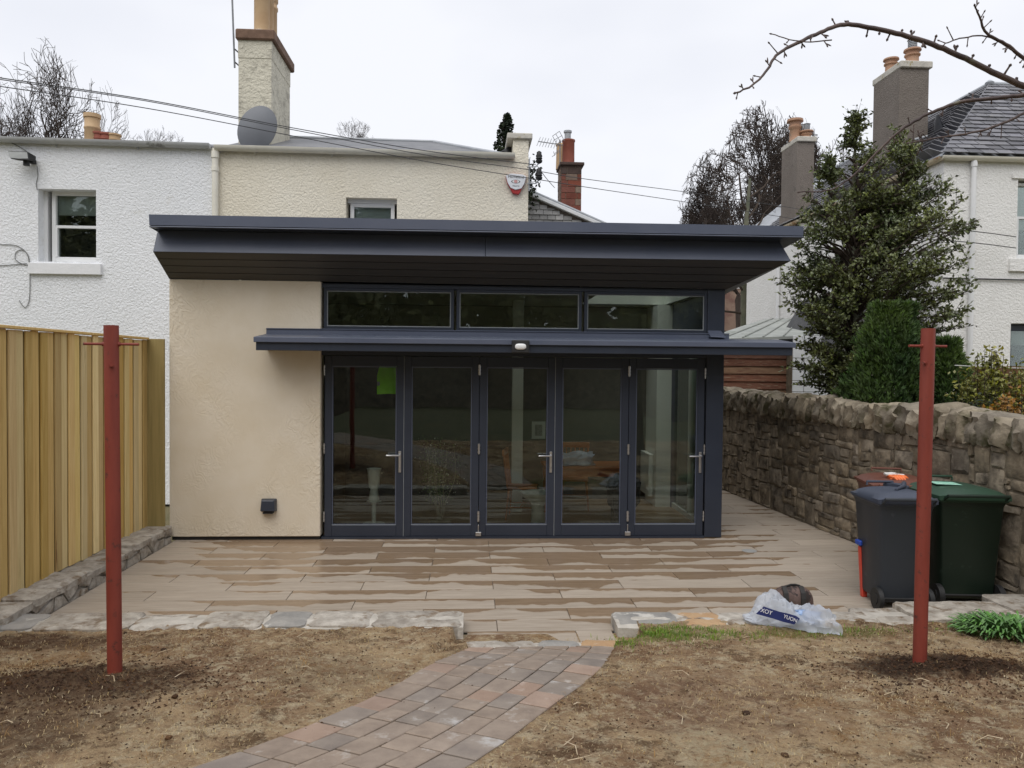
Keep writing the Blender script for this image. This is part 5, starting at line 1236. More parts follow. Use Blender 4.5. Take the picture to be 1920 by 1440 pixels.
# big cream chimney stack with cope and pots
CYf=13.5
c0=onY(447,272,CYf); c1=onY(509,80,CYf)
zct=onY(478,76,CYf).z
b=MB(); b.box(c0.x,c1.x,CYf,CYf+1.35,c0.z-.8,zct-.3); b.box(c0.x-.006,c1.x+.006,CYf-.008,CYf+1.36,zct-.3,zct); chim=b.build('chimney',MT['dirty_cream'],CH)
b=MB(); cpz=onY(478,54,CYf-.05).z; b.box(c0.x-.04,c1.x+.065,CYf-.06,CYf+1.45,zct,cpz); b.build('cope',MT['brown_cope'],chim,bevel=.02)
for i,(yy,r_,xx) in enumerate(((CYf+.22,.135,491),(CYf+.7,.13,500),(CYf+1.15,.125,507))):
    c=onY(xx,40,yy); 
    b=MB(); b.lathe([(r_*1.0,0),(r_*.97,.1),(r_*.97,.85),(r_*1.1,.87),(r_*1.1,.92),(r_*.97,.94),(r_*.97,1.0),(r_*1.12,1.02),(r_*1.12,1.08),(r_*.85,1.08),(r_*.8,.8)],(c.x,yy,cpz-.01),24,cap=False); b.closed=False
    b.build('chimney_pot',MT['buff_clay'],chim,smooth=True,ang=50)
b=MB(); b.lathe([(.2,0),(.14,.05),(0,.06)],(onY(489,50,CYf+.2).x,CYf+.2,cpz),16,cap=False); b.closed=False; b.build('flaunching',MT['pale_cope'],chim)
# aerial mast on the stack
t=thing('aerial_mast',(c0.x-.07,CYf+.1,zct-1),'thin grey aerial mast clamped to the left of the cream chimney stack','aerial')
m0=onY(440,127,CYf+.1); m1=onY(434,-40,CYf+.1)
b=MB(); b.tube([m0,m1],.016,8); b.build('mast',mat('galvanised_steel',(.2,.21,.22),(.27,.28,.29),6,.5,.6),t,smooth=True)
for py in (92,116):
    z=onY(440,py,CYf+.1)
    b=MB(); b.tube([(z.x,CYf+.1,z.z),(c0.x+.02,CYf+.1,z.z-.1)],.012,6); b.build('bracket',MT['black'],t)
# satellite dish
dc=onY(481,239,CYf-.35)
t=thing('satellite_dish',(dc.x,CYf-.2,dc.z),'grey satellite dish seen from behind at the foot of the cream chimney','satellite dish')
b=MB(); n=36; vs=[];fs=[]
ax=Vector((-.35,-.35,.3)).normalized()
for r_i,rr in enumerate(frange(0,1,8)):
    for k in range(n):
        a=2*math.pi*k/n; vs.append(Vector((math.cos(a)*.30*rr,.075*rr*rr,math.sin(a)*.40*rr)))
for j in range(7):
    for k in range(n): k2=(k+1)%n; fs.append((j*n+k,j*n+k2,(j+1)*n+k2,(j+1)*n+k))
Mr=Matrix.Rotation(R(28),3,'Y')@Matrix.Rotation(R(8),3,'Z')
vs=[Mr@v for v in vs]; vs2=[Vector((v.x,v.y+.012,v.z)) for v in vs]
b.add([v+dc for v in vs],fs); b.add([v+dc for v in vs2],[tuple(reversed(f)) for f in fs]); b.closed=False
b.build('dish',mat('grey_dish',(.17,.18,.20),(.20,.21,.23),2,.55),t,smooth=True,ang=180)
b=MB(); b.tube([dc+Vector((0,.02,-.1)),dc+Vector((-.02,.3,-.15))],.02,8); b.build('arm',MT['black'],t)
# pots of a stack behind the white house
t=thing('far_chimney',(-6.5,17,5),'chimney pots of buff and red clay poking above the white house roof','chimney')
p=onY(173,262,17)
b=MB(); b.box(p.x-.3,p.x+1.05,17-.3,17.3,p.z-1.2,p.z-.15); b.build('stack',MT['grey_harl'],t)
for px_,top,rw,mt in ((173,214,.165,'buff_clay'),(187,249,.15,'red_clay'),(201,251,.16,'red_clay'),(214,252,.14,'buff_clay')):
    c=onY(px_,262,17); z1=onY(px_,top,17).z; h=z1-c.z+.2
    b=MB(); b.lathe([(rw*.95,0),(rw*.92,h*.55),(rw*1.0,h*.57),(rw*1.0,h*.61),(rw*.92,h*.63),(rw*.92,h*.86),(rw*1.05,h*.88),(rw*1.05,h*.99),(rw*.8,h),(rw*.75,h*.8)],(c.x,17,c.z-.2),20,cap=False); b.closed=False; b.build('chimney_pot',MT[mt],t,smooth=True,ang=50)
# floodlight on the white wall
p=hp_(55,303)
t=thing('floodlight',(p.x,HY,p.z),'black floodlight with motion sensor under the gutter of the white house','floodlight')
b=MB(); b.hexa([(p.x-.11,HY-.30,p.z-.04),(p.x+.13,HY-.24,p.z-.04),(p.x+.15,HY-.08,p.z-.02),(p.x-.09,HY-.12,p.z-.02),(p.x-.17,HY-.28,p.z+.09),(p.x+.10,HY-.22,p.z+.10),(p.x+.14,HY-.06,p.z+.07),(p.x-.13,HY-.1,p.z+.07)]); b.build('lamp_housing',MT['black'],t,bevel=.008)
b=MB(); b.closed=False; b.quad((p.x-.125,HY-.301,p.z-.025),(p.x+.115,HY-.24,p.z-.025),(p.x+.095,HY-.229,p.z+.085),(p.x-.155,HY-.289,p.z+.075)); b.build('lens',mat('floodlight_glass',(.30,.31,.30),(.36,.37,.36),3,.2),t)
b=MB(); b.tube([(p.x+.04,HY-.15,p.z-.03),(p.x+.04,HY-.15,p.z-.10)],.045,12); b.box(p.x+.03,p.x+.11,HY-.1,HY-.001,p.z-.04,p.z+.02); b.build('sensor',MT['black'],t)
def cable(name,pts,r,m_,lab,cat='cable',group=None,smoothn=8):
    P_=[Vector(p) for p in pts]; out=[]
    for i in range(len(P_)-1):
        p0=P_[max(i-1,0)];p1=P_[i];p2=P_[i+1];p3=P_[min(i+2,len(P_)-1)]
        for k in range(smoothn):
            t_=k/smoothn; out.append(.5*((2*p1)+(-p0+p2)*t_+(2*p0-5*p1+4*p2-p3)*t_*t_+(-p0+3*p1-3*p2+p3)*t_**3))
    out.append(P_[-1]); b=MB(); b.tube(out,r,5); o=b.build(name,m_,smooth=True); tag(o,lab,cat,group); return o
wc=mat('grey_cable',(.16,.16,.16),(.22,.22,.21),8,.6); bc=mat('black_cable',(.03,.03,.032),(.05,.05,.05),8,.6)
Yw=HY-.012
cable('lamp_cable',[onY(22,268,Yw),onY(36,275,Yw),onY(50,284,Yw),onY(60,292,Yw-.02)],.007,wc,'thin grey cable from the gutter down to the floodlight')
cable('lamp_cable',[onY(70,312,Yw),onY(71,330,Yw),onY(68,345,Yw),onY(70,356,Yw)],.006,wc,'thin grey cable running from the floodlight to the window corner')
cable('wall_cable',[onY(-40,457,Yw),onY(20,459,Yw),onY(38,464,Yw),onY(50,475,Yw),onY(54,490,Yw),onY(50,497,Yw),onY(30,488,Yw),onY(30,473,Yw),onY(42,469,Yw),onY(53,480,Yw),onY(56,510,Yw),onY(55,560,Yw),onY(48,576,Yw),onY(40,570,Yw),onY(36,563,Yw)],.006,wc,'looped thin grey cable hanging down the white wall below the window sill')
cable('wall_cable',[onY(-40,499,Yw),onY(15,497,Yw),onY(50,494,Yw)],.006,wc,'straight thin grey cable crossing the white wall left of the sill')
# overhead wires with insulators
ins=[hp_(1003,300),hp_(1003,331)]
t=thing('wire_bracket',(xr,HY,ins[0].z),'steel bracket with two dark ribbed insulators on the corner of the cream house','bracket')
for p_ in ins:
    b=MB(); b.lathe([(.02,-.11),(.05,-.09),(.055,-.06),(.04,-.05),(.055,-.03),(.045,-.01),(.055,.01),(.04,.04),(.04,.07),(.015,.09)],(p_.x+.05,HY-.2,p_.z),14); b.build('insulator',MT['black'],t,smooth=True,ang=60)
    b=MB(); b.tube([(xr-.02,HY-.05,p_.z-.13),(p_.x+.0,HY-.2,p_.z-.16),(p_.x+.05,HY-.2,p_.z-.1)],.01,6); b.build('hook',MT['lead'],t)
b=MB(); b.tube([(xr+.01,HY-.06,ins[0].z+.0),(xr+.01,HY-.06,ins[1].z-.25)],.012,6); b.build('upright',MT['lead'],t)
WYc=12.0
def yw(p,Y): return onY(p[0],p[1],Y)
cable('overhead_wire',[yw((-60,136),9),yw((0,146),9.2),yw((275,187),10.2),yw((550,240),11.3),yw((800,283),12),yw((1005,309),12.25)],.0065,bc,'uppermost overhead wire crossing the sky from the left edge to the bracket','wire','overhead wires')
cable('overhead_wire',[yw((-60,138.5),9.05),yw((0,149),9.25),yw((275,189.5),10.25),yw((550,243.5),11.35),yw((800,291),12),yw((990,318),12.25),yw((1100,336),13),yw((1300,362),15),yw((1500,392),17)],.006,bc,'overhead wire hugging the uppermost one and running on right past the red chimney','wire','overhead wires')
cable('overhead_wire',[yw((-60,154),9),yw((0,162),9.2),yw((275,203),10.2),yw((550,255),11.3),yw((800,303),12),yw((1005,336),12.25),yw((1100,351),13),yw((1300,381),15),yw((1500,412),17)],.006,bc,'lowest overhead wire passing in front of the alarm box and satellite dish','wire','overhead wires')
cable('overhead_wire',[yw((1008,312),12.3),yw((1025,335),13),yw((1040,352),15.9)],.006,bc,'short slanting wire from the bracket down to the red chimney','wire','overhead wires')
# alarm box
Ya=HY-.001
t=thing('alarm_box',(hp_(967,345).x,HY,hp_(967,345).z),'white and red shield shaped alarm box with an eye emblem on the cream wall','alarm box')
def shield(pts,y0,y1,name,m_):
    P_=[onY(px,py,HY-.0) for px,py in pts]; n=len(P_); b=MB()
    b.add([(p_.x,y0,p_.z) for p_ in P_]+[(p_.x,y1,p_.z) for p_ in P_],[tuple(range(n)),tuple(range(2*n-1,n-1,-1))]+[(i,n+i,n+(i+1)%n,(i+1)%n) for i in range(n)])
    return b.build(name,m_,t,bevel=.006)
shield([(947.5,331),(956,327),(980,329),(987,333),(983,346),(978,355),(975,362),(972,366),(961,364),(957,356),(951,346)],HY-.06,HY-.002,'red_backplate',mat('alarm_red',(.36,.02,.02),(.42,.03,.03),4,.4))
wp=shield([(947.8,331),(957,327.2),(979,329),(986.4,333),(983,346),(977,355.5),(966,358),(957,354),(951.5,345)],HY-.075,HY-.061,'white_cover',mat('alarm_white',(.74,.76,.80),(.78,.8,.83),4,.35))
bk2=mat('print_black',(.02,.02,.025),(.03,.03,.03),4,.6); rp=mat('print_red',(.5,.06,.05),(.55,.08,.06),4,.6)
ce=hp_(967,334); text('Homeland',.062,(ce.x,HY-.0765,ce.z),(1,0,-.02),(0,0,1),bk2,wp)
ce=hp_(967,350.5); text('Security',.035,(ce.x,HY-.0765,ce.z),(1,0,-.02),(0,0,1),bk2,wp)
ce=hp_(966.5,342.5); b=MB(); b.closed=False
n=20; vs=[(ce.x,HY-.0765,ce.z)]
for k in range(n): a=2*math.pi*k/n; vs.append((ce.x+.075*math.cos(a),HY-.0765,ce.z+.030*math.sin(a)*abs(math.sin(a))**.3))
b.add(vs,[(0,1+k,1+(k+1)%n) for k in range(n)]); b.build('eye_outline',bk2,wp)
for rr,m_,dd in ((.058,MT['white_plastic'],.001),(.026,rp,.002),(.016,MT['white_plastic'],.003),(.009,rp,.004)):
    vs=[(ce.x,HY-.0765-dd,ce.z)]
    for k in range(n): a=2*math.pi*k/n; vs.append((ce.x+rr*math.cos(a)*(1 if rr<.05 else 1),HY-.0765-dd,ce.z+min(rr,.024)*math.sin(a)))
    b=MB(); b.closed=False; b.add(vs,[(0,1+k,1+(k+1)%n) for k in range(n)]); b.build('eye_ring',m_,wp)
# slate-roofed house with the red chimney
SY_=16.0
SH=thing('slate_roof_house',(2.5,SY_,0),'house behind with grey slate roof and white verge beside the cream gable','house')
va=onY(960,349,SY_); vb=onY(1120,419,SY_)
dxz=(vb.z-va.z)/(vb.x-va.x)
b=MB(); b.hexa([(va.x-1,SY_+.03,0),(vb.x+1.2,SY_+.03,0),(vb.x+1.2,SY_+4,0),(va.x-1,SY_+4,0),(va.x-1,SY_+.03,va.z-dxz*1-.02),(vb.x+1.2,SY_+.03,vb.z+dxz*1.2-.02),(vb.x+1.2,SY_+4,vb.z+dxz*1.2-.02),(va.x-1,SY_+4,va.z-dxz*1-.02)]); b.build('gable_core',MT['grey_harl'],SH)
st=MB(); st.closed=False; z=2.2; r_=0
while z<va.z+.3:
    x=va.x-1+(r_%2)*.11
    while x<vb.x+1.2:
        w_=random.uniform(.15,.22); zt_=min(z+.115,va.z+dxz*(x+w_-va.x)-.08)
        if zt_>z+.02:
            d=random.uniform(0,.012); st.hexa([(x+.004,SY_-.03-d,z),(x+w_-.004,SY_-.03-d,z),(x+w_-.004,SY_+.03,z),(x+.004,SY_+.03,z),(x+.004,SY_-.012,zt_),(x+w_-.004,SY_-.012,zt_),(x+w_-.004,SY_+.03,zt_),(x+.004,SY_+.03,zt_)])
        x+=w_
    z+=.105; r_+=1
st.build('slates',[mat('thin_grey_slate',(.20,.20,.20),(.30,.295,.285),3,.7,island=.25)],SH,kind='stuff')
b=MB(); up=Vector((0,0,.05)); A=Vector((va.x-.9,SY_-.1,va.z-dxz*.9)); B=Vector((vb.x+1.2,SY_-.1,vb.z+dxz*1.2)); bk_=Vector((0,.25,0))
b.hexa([A-up,B-up,B-up+bk_,A-up+bk_,A+up*.6,B+up*.6,B+up*.6+bk_,A+up*.6+bk_]); b.build('verge_board',mat('pale_verge',(.62,.64,.66),(.7,.71,.72),5,.6),SH,bevel=.008)
b=MB(); b.tube([A+Vector((0,.05,.06)),B+Vector((0,.05,.06))],.03,8); b.build('verge_lead',MT['lead'],SH,smooth=True)
# red brick and stone stack
RY=16.6
RC=thing('red_chimney',(2.1,RY,4),'red and brown stone chimney with a tall terracotta pot behind the slate roof','chimney')
q0=onY(1052,400,RY); q1=onY(1091,305,RY); dl=.62
b=MB(); b.box(q0.x+.006,q1.x-.006,RY+.006,RY+dl,q0.z-1.2,q1.z-.001); b.build('stack_core',MT['mortar'],RC)
rb=[mat('red_chimney_block',lin((104,58,48)),lin((124,74,60)),6,.9,coord='object',rvar=.15,bump=.006,bscale=30),mat('brown_chimney_block',lin((104,86,76)),lin((130,112,98)),6,.9,coord='object',rvar=.15,bump=.006,bscale=30),mat('soot_block',lin((62,50,46)),lin((82,66,60)),6,.9,coord='object',rvar=.15,bump=.006,bscale=30)]
z=q0.z-.9; r_=0
W_=q1.x-q0.x
while z<q1.z-.03:
    h=.135; xs_=[q0.x,q0.x+W_*(.3 if r_%2 else .7),q1.x] if r_%3 else [q0.x,q0.x+W_*.22,q0.x+W_*.78,q1.x]
    zt_=min(z+h,q1.z-.002)
    for i in range(len(xs_)-1):
        b=MB(); d=random.uniform(0,.008); b.box(xs_[i]+.005,xs_[i+1]-.005,RY-d,RY+.1,z+.004,zt_-.004)
        mm=rb[2] if z>q1.z-.30 else (rb[1] if (r_%2==0 and i==1) else rb[0]); b.build('brick',mm,RC,bevel=.004)
    for i in range(2):
        b=MB(); b.box(q0.x-.006-random.uniform(0,.006),q0.x+.1,RY+.102+i*.26,RY+.355+i*.26,z+.004,zt_-.004); b.build('brick',rb[1],RC,bevel=.004)
    z+=h; r_+=1
b=MB(); cz=onY(1070,300,RY).z; cz0=onY(1070,318,RY).z; b.box(q0.x-.04,q1.x+.05,RY-.05,RY+dl+.05,q1.z,cz0+.09); b.box(q0.x-.02,q1.x+.03,RY-.03,RY+dl+.03,cz0+.091,cz0+.14); b.build('cope',rb[2],RC,bevel=.01)
pt=onY(1066,300,RY+.15); zt_=onY(1066,263,RY+.15).z; h=zt_-cz0-.1
b=MB(); b.lathe([(.135,0),(.132,h*.9),(.145,h*.92),(.145,h*.98),(.11,h),(.1,h*.8)],(pt.x,RY+.18,cz0+.12),20,cap=False); b.closed=False; b.build('chimney_pot',MT['red_clay'],RC,smooth=True,ang=50)
b=MB(); b.lathe([(.07,0),(.07,.16),(.09,.17),(.09,.21),(.02,.22)],(pt.x-.02,RY+.18,cz0+.1+h),14); b.build('cowl',MT['lead'],RC,smooth=True,ang=50)
pt2=onY(1049,300,RY+.5); b=MB(); b.lathe([(.11,0),(.10,h*.9),(.12,h*.92),(.1,h)],(pt2.x+.03,RY+.5,cz0+.12),16,cap=False); b.closed=False; b.build('chimney_pot',MT['buff_clay'],RC,smooth=True,ang=50)
# TV aerial
t=thing('tv_aerial',(pt.x-.3,RY,5.5),'spiky television aerial fixed to the red chimney','aerial'); am=mat('aerial_alloy',(.22,.23,.24),(.3,.3,.31),8,.5,.5)
b=MB(); A=onY(1009,265,RY-.1); B=onY(1056,272,RY); b.tube([A,B],.011,5)
for k in range(8):
    c=A.lerp(B,k/9+.02); b.tube([c+Vector((-.05,-.12,-.13)),c+Vector((.05,.12,.13))],.006,4)
b.build('boom',am,t)
b=MB()
def seg(b,p,q,r=.006): b.tube([onY(p[0],p[1],RY-.05),onY(q[0],q[1],RY-.05)],r,4)
for p,q in (((1036,255),(1049,246)),((1040,262),(1054,254)),((1044,270),(1057,262)),((1036,255),(1044,270)),((1049,246),(1058,264)),((1042,251),(1052,268)),((1035,294),(1050,283)),((1040,288),(1052,278)),((1038,284),(1040,292)),((1044,280),(1046,288))): seg(b,p,q)
b.build('reflector_grid',am,t)
b=MB(); b.tube([onY(1050,310,RY),onY(1050,262,RY)],.014,6); b.build('mast',am,t)
# ================================================================== VILLA ON THE RIGHT
VX,VY=8.25,13.0
vz=onY(1850,298,VY).z
V=thing('white_villa',(VX,VY,0),'large white harled villa with slate hipped roof at far right','house')
def vp(px,py): return onY(px,py,VY)
w0=vp(1905,485); w1=vp(1905,335); wx=w0.x
l0=vp(1893,690); l1=vp(1893,606)
b=MB(); wallpanel(b,(VX+.004,VY),(1,0),7,-.2,vz,[(wx-VX,wx-VX+1.15,w0.z,w1.z),(l0.x-VX,l0.x-VX+1.4,l0.z-.5,l1.z)],.35); b.build('wall',MT['villa_harl'],V)
sy0=8.25*F/ (1757-882+0.0); 
# side window on the wall running back (x = VX)
sa=onX(1755,345,VX); sb_=onX(1731,418,VX)
b=MB(); Lside=9.5
y0w,y1w=sa.y,sb_.y
wallpanel(b,(VX,VY+Lside),(0,-1),Lside-.004,-.2,vz,[(VY+Lside-y1w,VY+Lside-y0w,sb_.z,sa.z)],.3); b.build('side_wall',MT['villa_harl'],V)
b=MB(); b.box(VX+.12,VX+.18,y0w,y1w,sb_.z,sb_.z+.06); b.box(VX+.12,VX+.18,y0w,y1w,sa.z-.06,sa.z); b.box(VX+.12,VX+.18,y0w,y0w+.05,sb_.z+.061,sa.z-.061); b.box(VX+.12,VX+.18,y1w-.05,y1w,sb_.z+.061,sa.z-.061); zm=(sa.z+sb_.z)/2; b.box(VX+.121,VX+.179,y0w+.051,y1w-.051,zm-.025,zm+.025)
sw=b.build('side_window',MT['white_plastic'],V)
b=MB(); b.box(VX+.15,VX+.155,y0w+.05,y1w-.05,sb_.z+.05,sa.z-.05); b.build('pane',MT['glass'],sw)
b=MB(); b.box(VX+.6,VX+.62,y0w-.2,y1w+.2,sb_.z-.2,sa.z+.2); b.build('dark_room',darkroom,sw)
b=MB(); b.box(VX-.05,VX+.1,y0w-.08,y1w+.08,sb_.z-.12,sb_.z-.001); b.build('window_sill',MT['white_plastic'],V)
sash(V,wx+.03,wx+1.12,w0.z+.02,w1.z-.04,VY+.12,meet=.54,blindh=.82,fw=.055)
b=MB(); b.box(wx-.14,wx+1.3,VY-.05,VY+.1,vp(1887,509).z,w0.z-.002); b.build('window_sill',MT['villa_harl'],V,bevel=.005)
b=MB(); b.box(wx-.12,wx+1.3,VY-.03,VY-.002,w1.z+.001,w1.z+.09); b.build('lintel_band',MT['villa_harl'],V)
lw=MB(); frame_parts(l0.x+.03,l0.x+1.35,l0.z-.48,l1.z-.03,.07,.07,.1,.08,VY+.12,VY+.2,lw); lf=lw.build('lower_window',MT['navy_dark'],V)
b=MB(); b.box(l0.x+.09,l0.x+1.3,VY+.15,VY+.156,l0.z-.42,l1.z-.1); b.build('pane',MT['glass'],lf)
b=MB(); b.box(l0.x+.0,l0.x+1.5,VY+.7,VY+.72,l0.z-.5,l1.z+.1); b.build('dark_room',darkroom,lf)
b=MB(); b.box(l0.x+.09,l0.x+1.3,VY+.24,VY+.25,l1.z-.38,l1.z-.1); b.build('blind',blind,lf)
# front gutter, side gutter, downpipes
gutter(V,VX-.1,vz+.01,15,vz+.01,VY,.07,MT['cream_plastic'],brk=1.1)
b=MB(); n=10; 
prof=[(-math.cos(math.pi*i/n)*.07,-math.sin(math.pi*i/n)*.07) for i in range(n+1)]
vs=[(VX-.07+q[0],VY-.1,vz+.01+q[1]) for q in prof]+[(VX-.07+q[0],VY+Lside,vz+.01+q[1]) for q in prof]; b.closed=False
b.add(vs,[(i,i+1,n+2+i,n+1+i) for i in range(n)]); sg=b.build('side_gutter',mat('rusty_cream_gutter',lin((196,180,150)),lin((210,198,172)),3,.6,spots=(lin((150,108,64)),2.6,.52,.12)),V,smooth=True,ang=60)
for yy in (VY+.7,VY+2.1,VY+3.5):
    b=MB(); b.closed=False; vs=[(VX-.07+q[0]*1.1,yy+d,vz+.01+q[1]*1.1) for d in (-.05,.05) for q in prof]; b.add(vs,[(i,i+1,n+2+i,n+1+i) for i in range(n)]); b.build('gutter_joint',MT['cream_plastic'],sg)
d0=vp(1822,300)
b=MB(); b.tube([(d0.x,VY-.07,vz-.05),(d0.x,VY-.07,0)],.042,14); b.tube([(d0.x,VY-.07,vz-.08),(d0.x,VY-.07,vz-.16)],.052,14); b.build('downpipe',MT['white_plastic'],V,smooth=True)
for px_ in (1459,):
    q=onX(px_,520,VX-.06); b=MB(); b.tube([(VX-.06,q.y,vz),(VX-.06,q.y,0)],.045,12); b.build('downpipe',MT['white_plastic'],V,smooth=True)
h0=vp(1780,522); b=MB(); b.tube([(VX,VY-.03,h0.z),(15,VY-.03,h0.z-.05)],.014,6); b.build('wall_pipe',bc,V)
# hipped slate roof. eave lines: front y=VY-.12, left x=VX-.12 ; hip runs at 45 degrees
ez=vz+.03; ex,ey=VX-.12,VY-.12; RUN=2.7; RISE=onY(1875,160,ey+RUN).z-ez
b=MB(); b.closed=False
ap=Vector((ex+RUN,ey+RUN,ez+RISE)); dn=Vector((0,0,-.035))
b.quad(Vector((ex,ey,ez))+dn,Vector((ex+8,ey,ez))+dn,Vector((ex+8-RUN,ey+RUN,ez+RISE))+dn,ap+dn); b.quad(Vector((ex,ey,ez))+dn,ap+dn,ap+Vector((0,12-RUN,0))+dn,Vector((ex,ey+12,ez))+dn)
b.quad(ap+dn,Vector((ex+8-RUN,ey+RUN,ez+RISE))+dn,Vector((ex+8-RUN,ey+12,ez+RISE))+dn,ap+Vector((0,12-RUN,0))+dn)
roof=b.build('roof',MT['lead'],V)
sl_len=math.hypot(RUN,RISE)
smesh={}
def slates(O,U,Wd,ulen,polyclip,maxn,rest):
    """lay slates course by course; polyclip: list of half planes (nx,ny,c) in (u,w)"""
    U=Vector(U).normalized(); Wd=Vector(Wd).normalized(); Nn=U.cross(Wd).normalized()
    if Nn.z<0: Nn=-Nn
    M=Matrix((U,Wd,Nn)).transposed()
    rows=int(sl_len/.185); cnt=0; items=[]
    for r_ in range(rows+1):
        w0=r_*.185; u=-(r_%2)*.14-random.uniform(0,.05)
        while u<ulen:
            wd_=random.uniform(.24,.31); poly=[(u+.009,w0),(u+wd_-.009,w0+random.uniform(-.01,.01)),(u+wd_-.009,w0+.21),(u+.009,w0+.21)]
            for h_ in polyclip: 
                poly=clip(poly,(h_[0],h_[1]),h_[2])
                if len(poly)<3: break
            if len(poly)>=3 and area(poly)>.004: items.append((u,w0,poly))
            u+=wd_
    items.sort(key=lambda t_:(Vector(O)+U*t_[0]+Wd*t_[1]-CAMP).length)
    for i,(u,w0,poly) in enumerate(items):
        lift=.008+random.uniform(0,.008); th=.012
        pts=[(p[0]-u,p[1]-w0) for p in poly]; n=len(pts)
        f=lambda p,d: (p[0],p[1],lift+.022*(1-p[1]/.21)+d)
        vs=[f(p,th) for p in pts]+[f(p,0) for p in pts]; fs=[tuple(range(n)),tuple(range(2*n-1,n-1,-1))]+[(j,n+j,n+(j+1)%n,(j+1)%n) for j in range(n)]
        org=Vector(O)+U*u+Wd*w0
        if i<maxn:
            q=MB(); q.add(vs,fs); q.closed=False; me=q.mesh('slate'); me.materials.append(MT['slate']); link('slate',me,roof,loc=org,rot=M)
        else:
            rest.add([org+M@Vector(v_) for v_ in vs],fs)
rest=MB(); rest.closed=False
K_=RUN/sl_len
slates((ex,ey,ez),(1,0,0),(0,RUN,RISE),3.6,[(-1,K_,0),(1,0,3.6),(0,1,sl_len)],165,rest)
slates((ex,ey,ez),(0,1,0),(RUN,0,RISE),8.5,[(-1,K_,0),(1,0,8.5),(0,1,sl_len)],130,rest)
rest.build('far_slates',MT['slate'],roof,kind='stuff')
b=MB(); b.tube([Vector((ex,ey,ez+.02)),ap+Vector((0,0,.03))],.012,6); b.build('hip_flashing',MT['slate'],roof)
b=MB(); b.tube([ap+Vector((0,0,.02)),ap+Vector((0,9,.02))],.05,8); b.tube([ap+Vector((0,0,.02)),ap+Vector((3,0,.02))],.05,8); b.lathe([(.07,0),(.09,.05),(.03,.1)],ap,8); b.build('ridge',MT['lead'],roof,smooth=True)
# wallhead chimneys
def stack(x0,x1,y0,y1,ztop,zsh,name,pots):
    b=MB(); b.box(x0-.03,x1,y0,y1,vz-.3,ztop); b.box(x0-.06,x1+.22,y0-.03,y1+.03,vz-.25,vz+.35); st_=b.build('chimney',MT['grey_harl'],V)
    b=MB(); b.box(x0-.04,x1+.05,y0-.05,y1+.05,ztop,ztop+.13); b.build('cope',MT['pale_cope'],st_,bevel=.015)
    for (x,y,r_,h,cowl,fl) in pots:
        z=ztop+.12
        b=MB(); b.lathe([(r_*1.05,0),(r_*.92,.05),(r_*.9,h*.55),(r_*1.12,h*.6),(r_*1.12,h*.68),(r_*.9,h*.72),(r_*.95,h*.86),(r_*1.25*fl,h*.9),(r_*1.2*fl,h),(r_*.8,h),(r_*.7,h*.7)],(x,y,z),20,cap=False); b.closed=False; b.build('chimney_pot',MT['orange_clay'],st_,smooth=True,ang=50)
        if cowl:
            b=MB(); b.lathe([(.075,0),(.075,.05)],(x,y,z+h-.02),12)
            for k in range(5): b.lathe([(.085,.05+k*.03),(.085,.065+k*.03)],(x,y,z+h-.02),12)
            b.lathe([(.06,.05),(.06,.2)],(x,y,z+h-.02),10); b.lathe([(.10,.2),(.02,.23)],(x,y,z+h-.02),12); b.build('cowl',MT['lead'],st_,smooth=True,ang=50)
f1=onX(1690,130,VX); zt1=onY(1715,128,f1.y).z
y1=onX(1663,150,VX).y
x1=onY(1742,128,f1.y).x
stack(VX,x1,f1.y,f1.y+.95,zt1,onY(1715,250,f1.y).z,'a',[(VX+.14,f1.y+.62,.12,.30,False,1.0),(VX+.33,f1.y+.2,.13,.32,True,1.0)])
f2=onX(1497,265,VX); zt2=onY(1510,266,f2.y).z; x2=onY(1527,266,f2.y).x
stack(VX,x2,f2.y,f2.y+.95,zt2,onY(1510,340,f2.y).z,'b',[(VX+.1,f2.y+.45,.15,.58,False,1.1),(VX+.34,f2.y+.3,.13,.24,True,1.1)])
# satellite dish on the villa chimney
dc=onY(1754,252,14.2)
t=thing('satellite_dish',(dc.x,dc.y,dc.z),'dark satellite dish edge-on beside the tall grey villa chimney','satellite dish')
b=MB(); n=28; vs=[];fs=[]
for rr in frange(0,1,7):
    for k in range(n): a=2*math.pi*k/n; vs.append(Vector((math.cos(a)*.30*rr,.07*rr*rr,math.sin(a)*.34*rr)))
for j in range(6):
    for k in range(n): k2=(k+1)%n; fs.append((j*n+k,j*n+k2,(j+1)*n+k2,(j+1)*n+k))
Mr=Matrix.Rotation(R(-112),3,'Z')@Matrix.Rotation(R(12),3,'X'); b.add([Mr@v+dc for v in vs],fs); b.add([Mr@(v+Vector((0,.012,0)))+dc for v in vs],[tuple(reversed(f)) for f in fs]); b.closed=False
b.build('dish',mat('charcoal_dish',(.045,.05,.06),(.06,.065,.075),2,.5),t,smooth=True,ang=180)
b=MB(); b.tube([dc+Vector((-.02,0,0)),dc+Vector((-.3,.15,-.05)),Vector((x1+.01,dc.y+.3,dc.z-.05))],.02,8); b.tube([dc+Vector((.02,0,-.3)),dc+Vector((.34,-.12,-.15)),dc+Vector((.38,-.1,-.05))],.012,6); b.box(dc.x+.32,dc.x+.42,dc.y-.14,dc.y-.06,dc.z-.08,dc.z); b.build('arm',MT['lead'],t)
cable('dish_cable',[dc+Vector((-.1,0,-.3)),onY(1730,290,14.0),onY(1722,310,13.9),onY(1700,332,14.0)],.012,mat('pale_cable',(.5,.5,.48),(.6,.6,.57),8,.6),'pale cable sagging from the dark villa dish to the gutter')
cable('villa_wire',[onY(1500,412,12.7),onY(1785,430,12.7),onY(1905,444,12.7)],.008,bc,'upper of two thin wires in front of the white villa wall','wire')
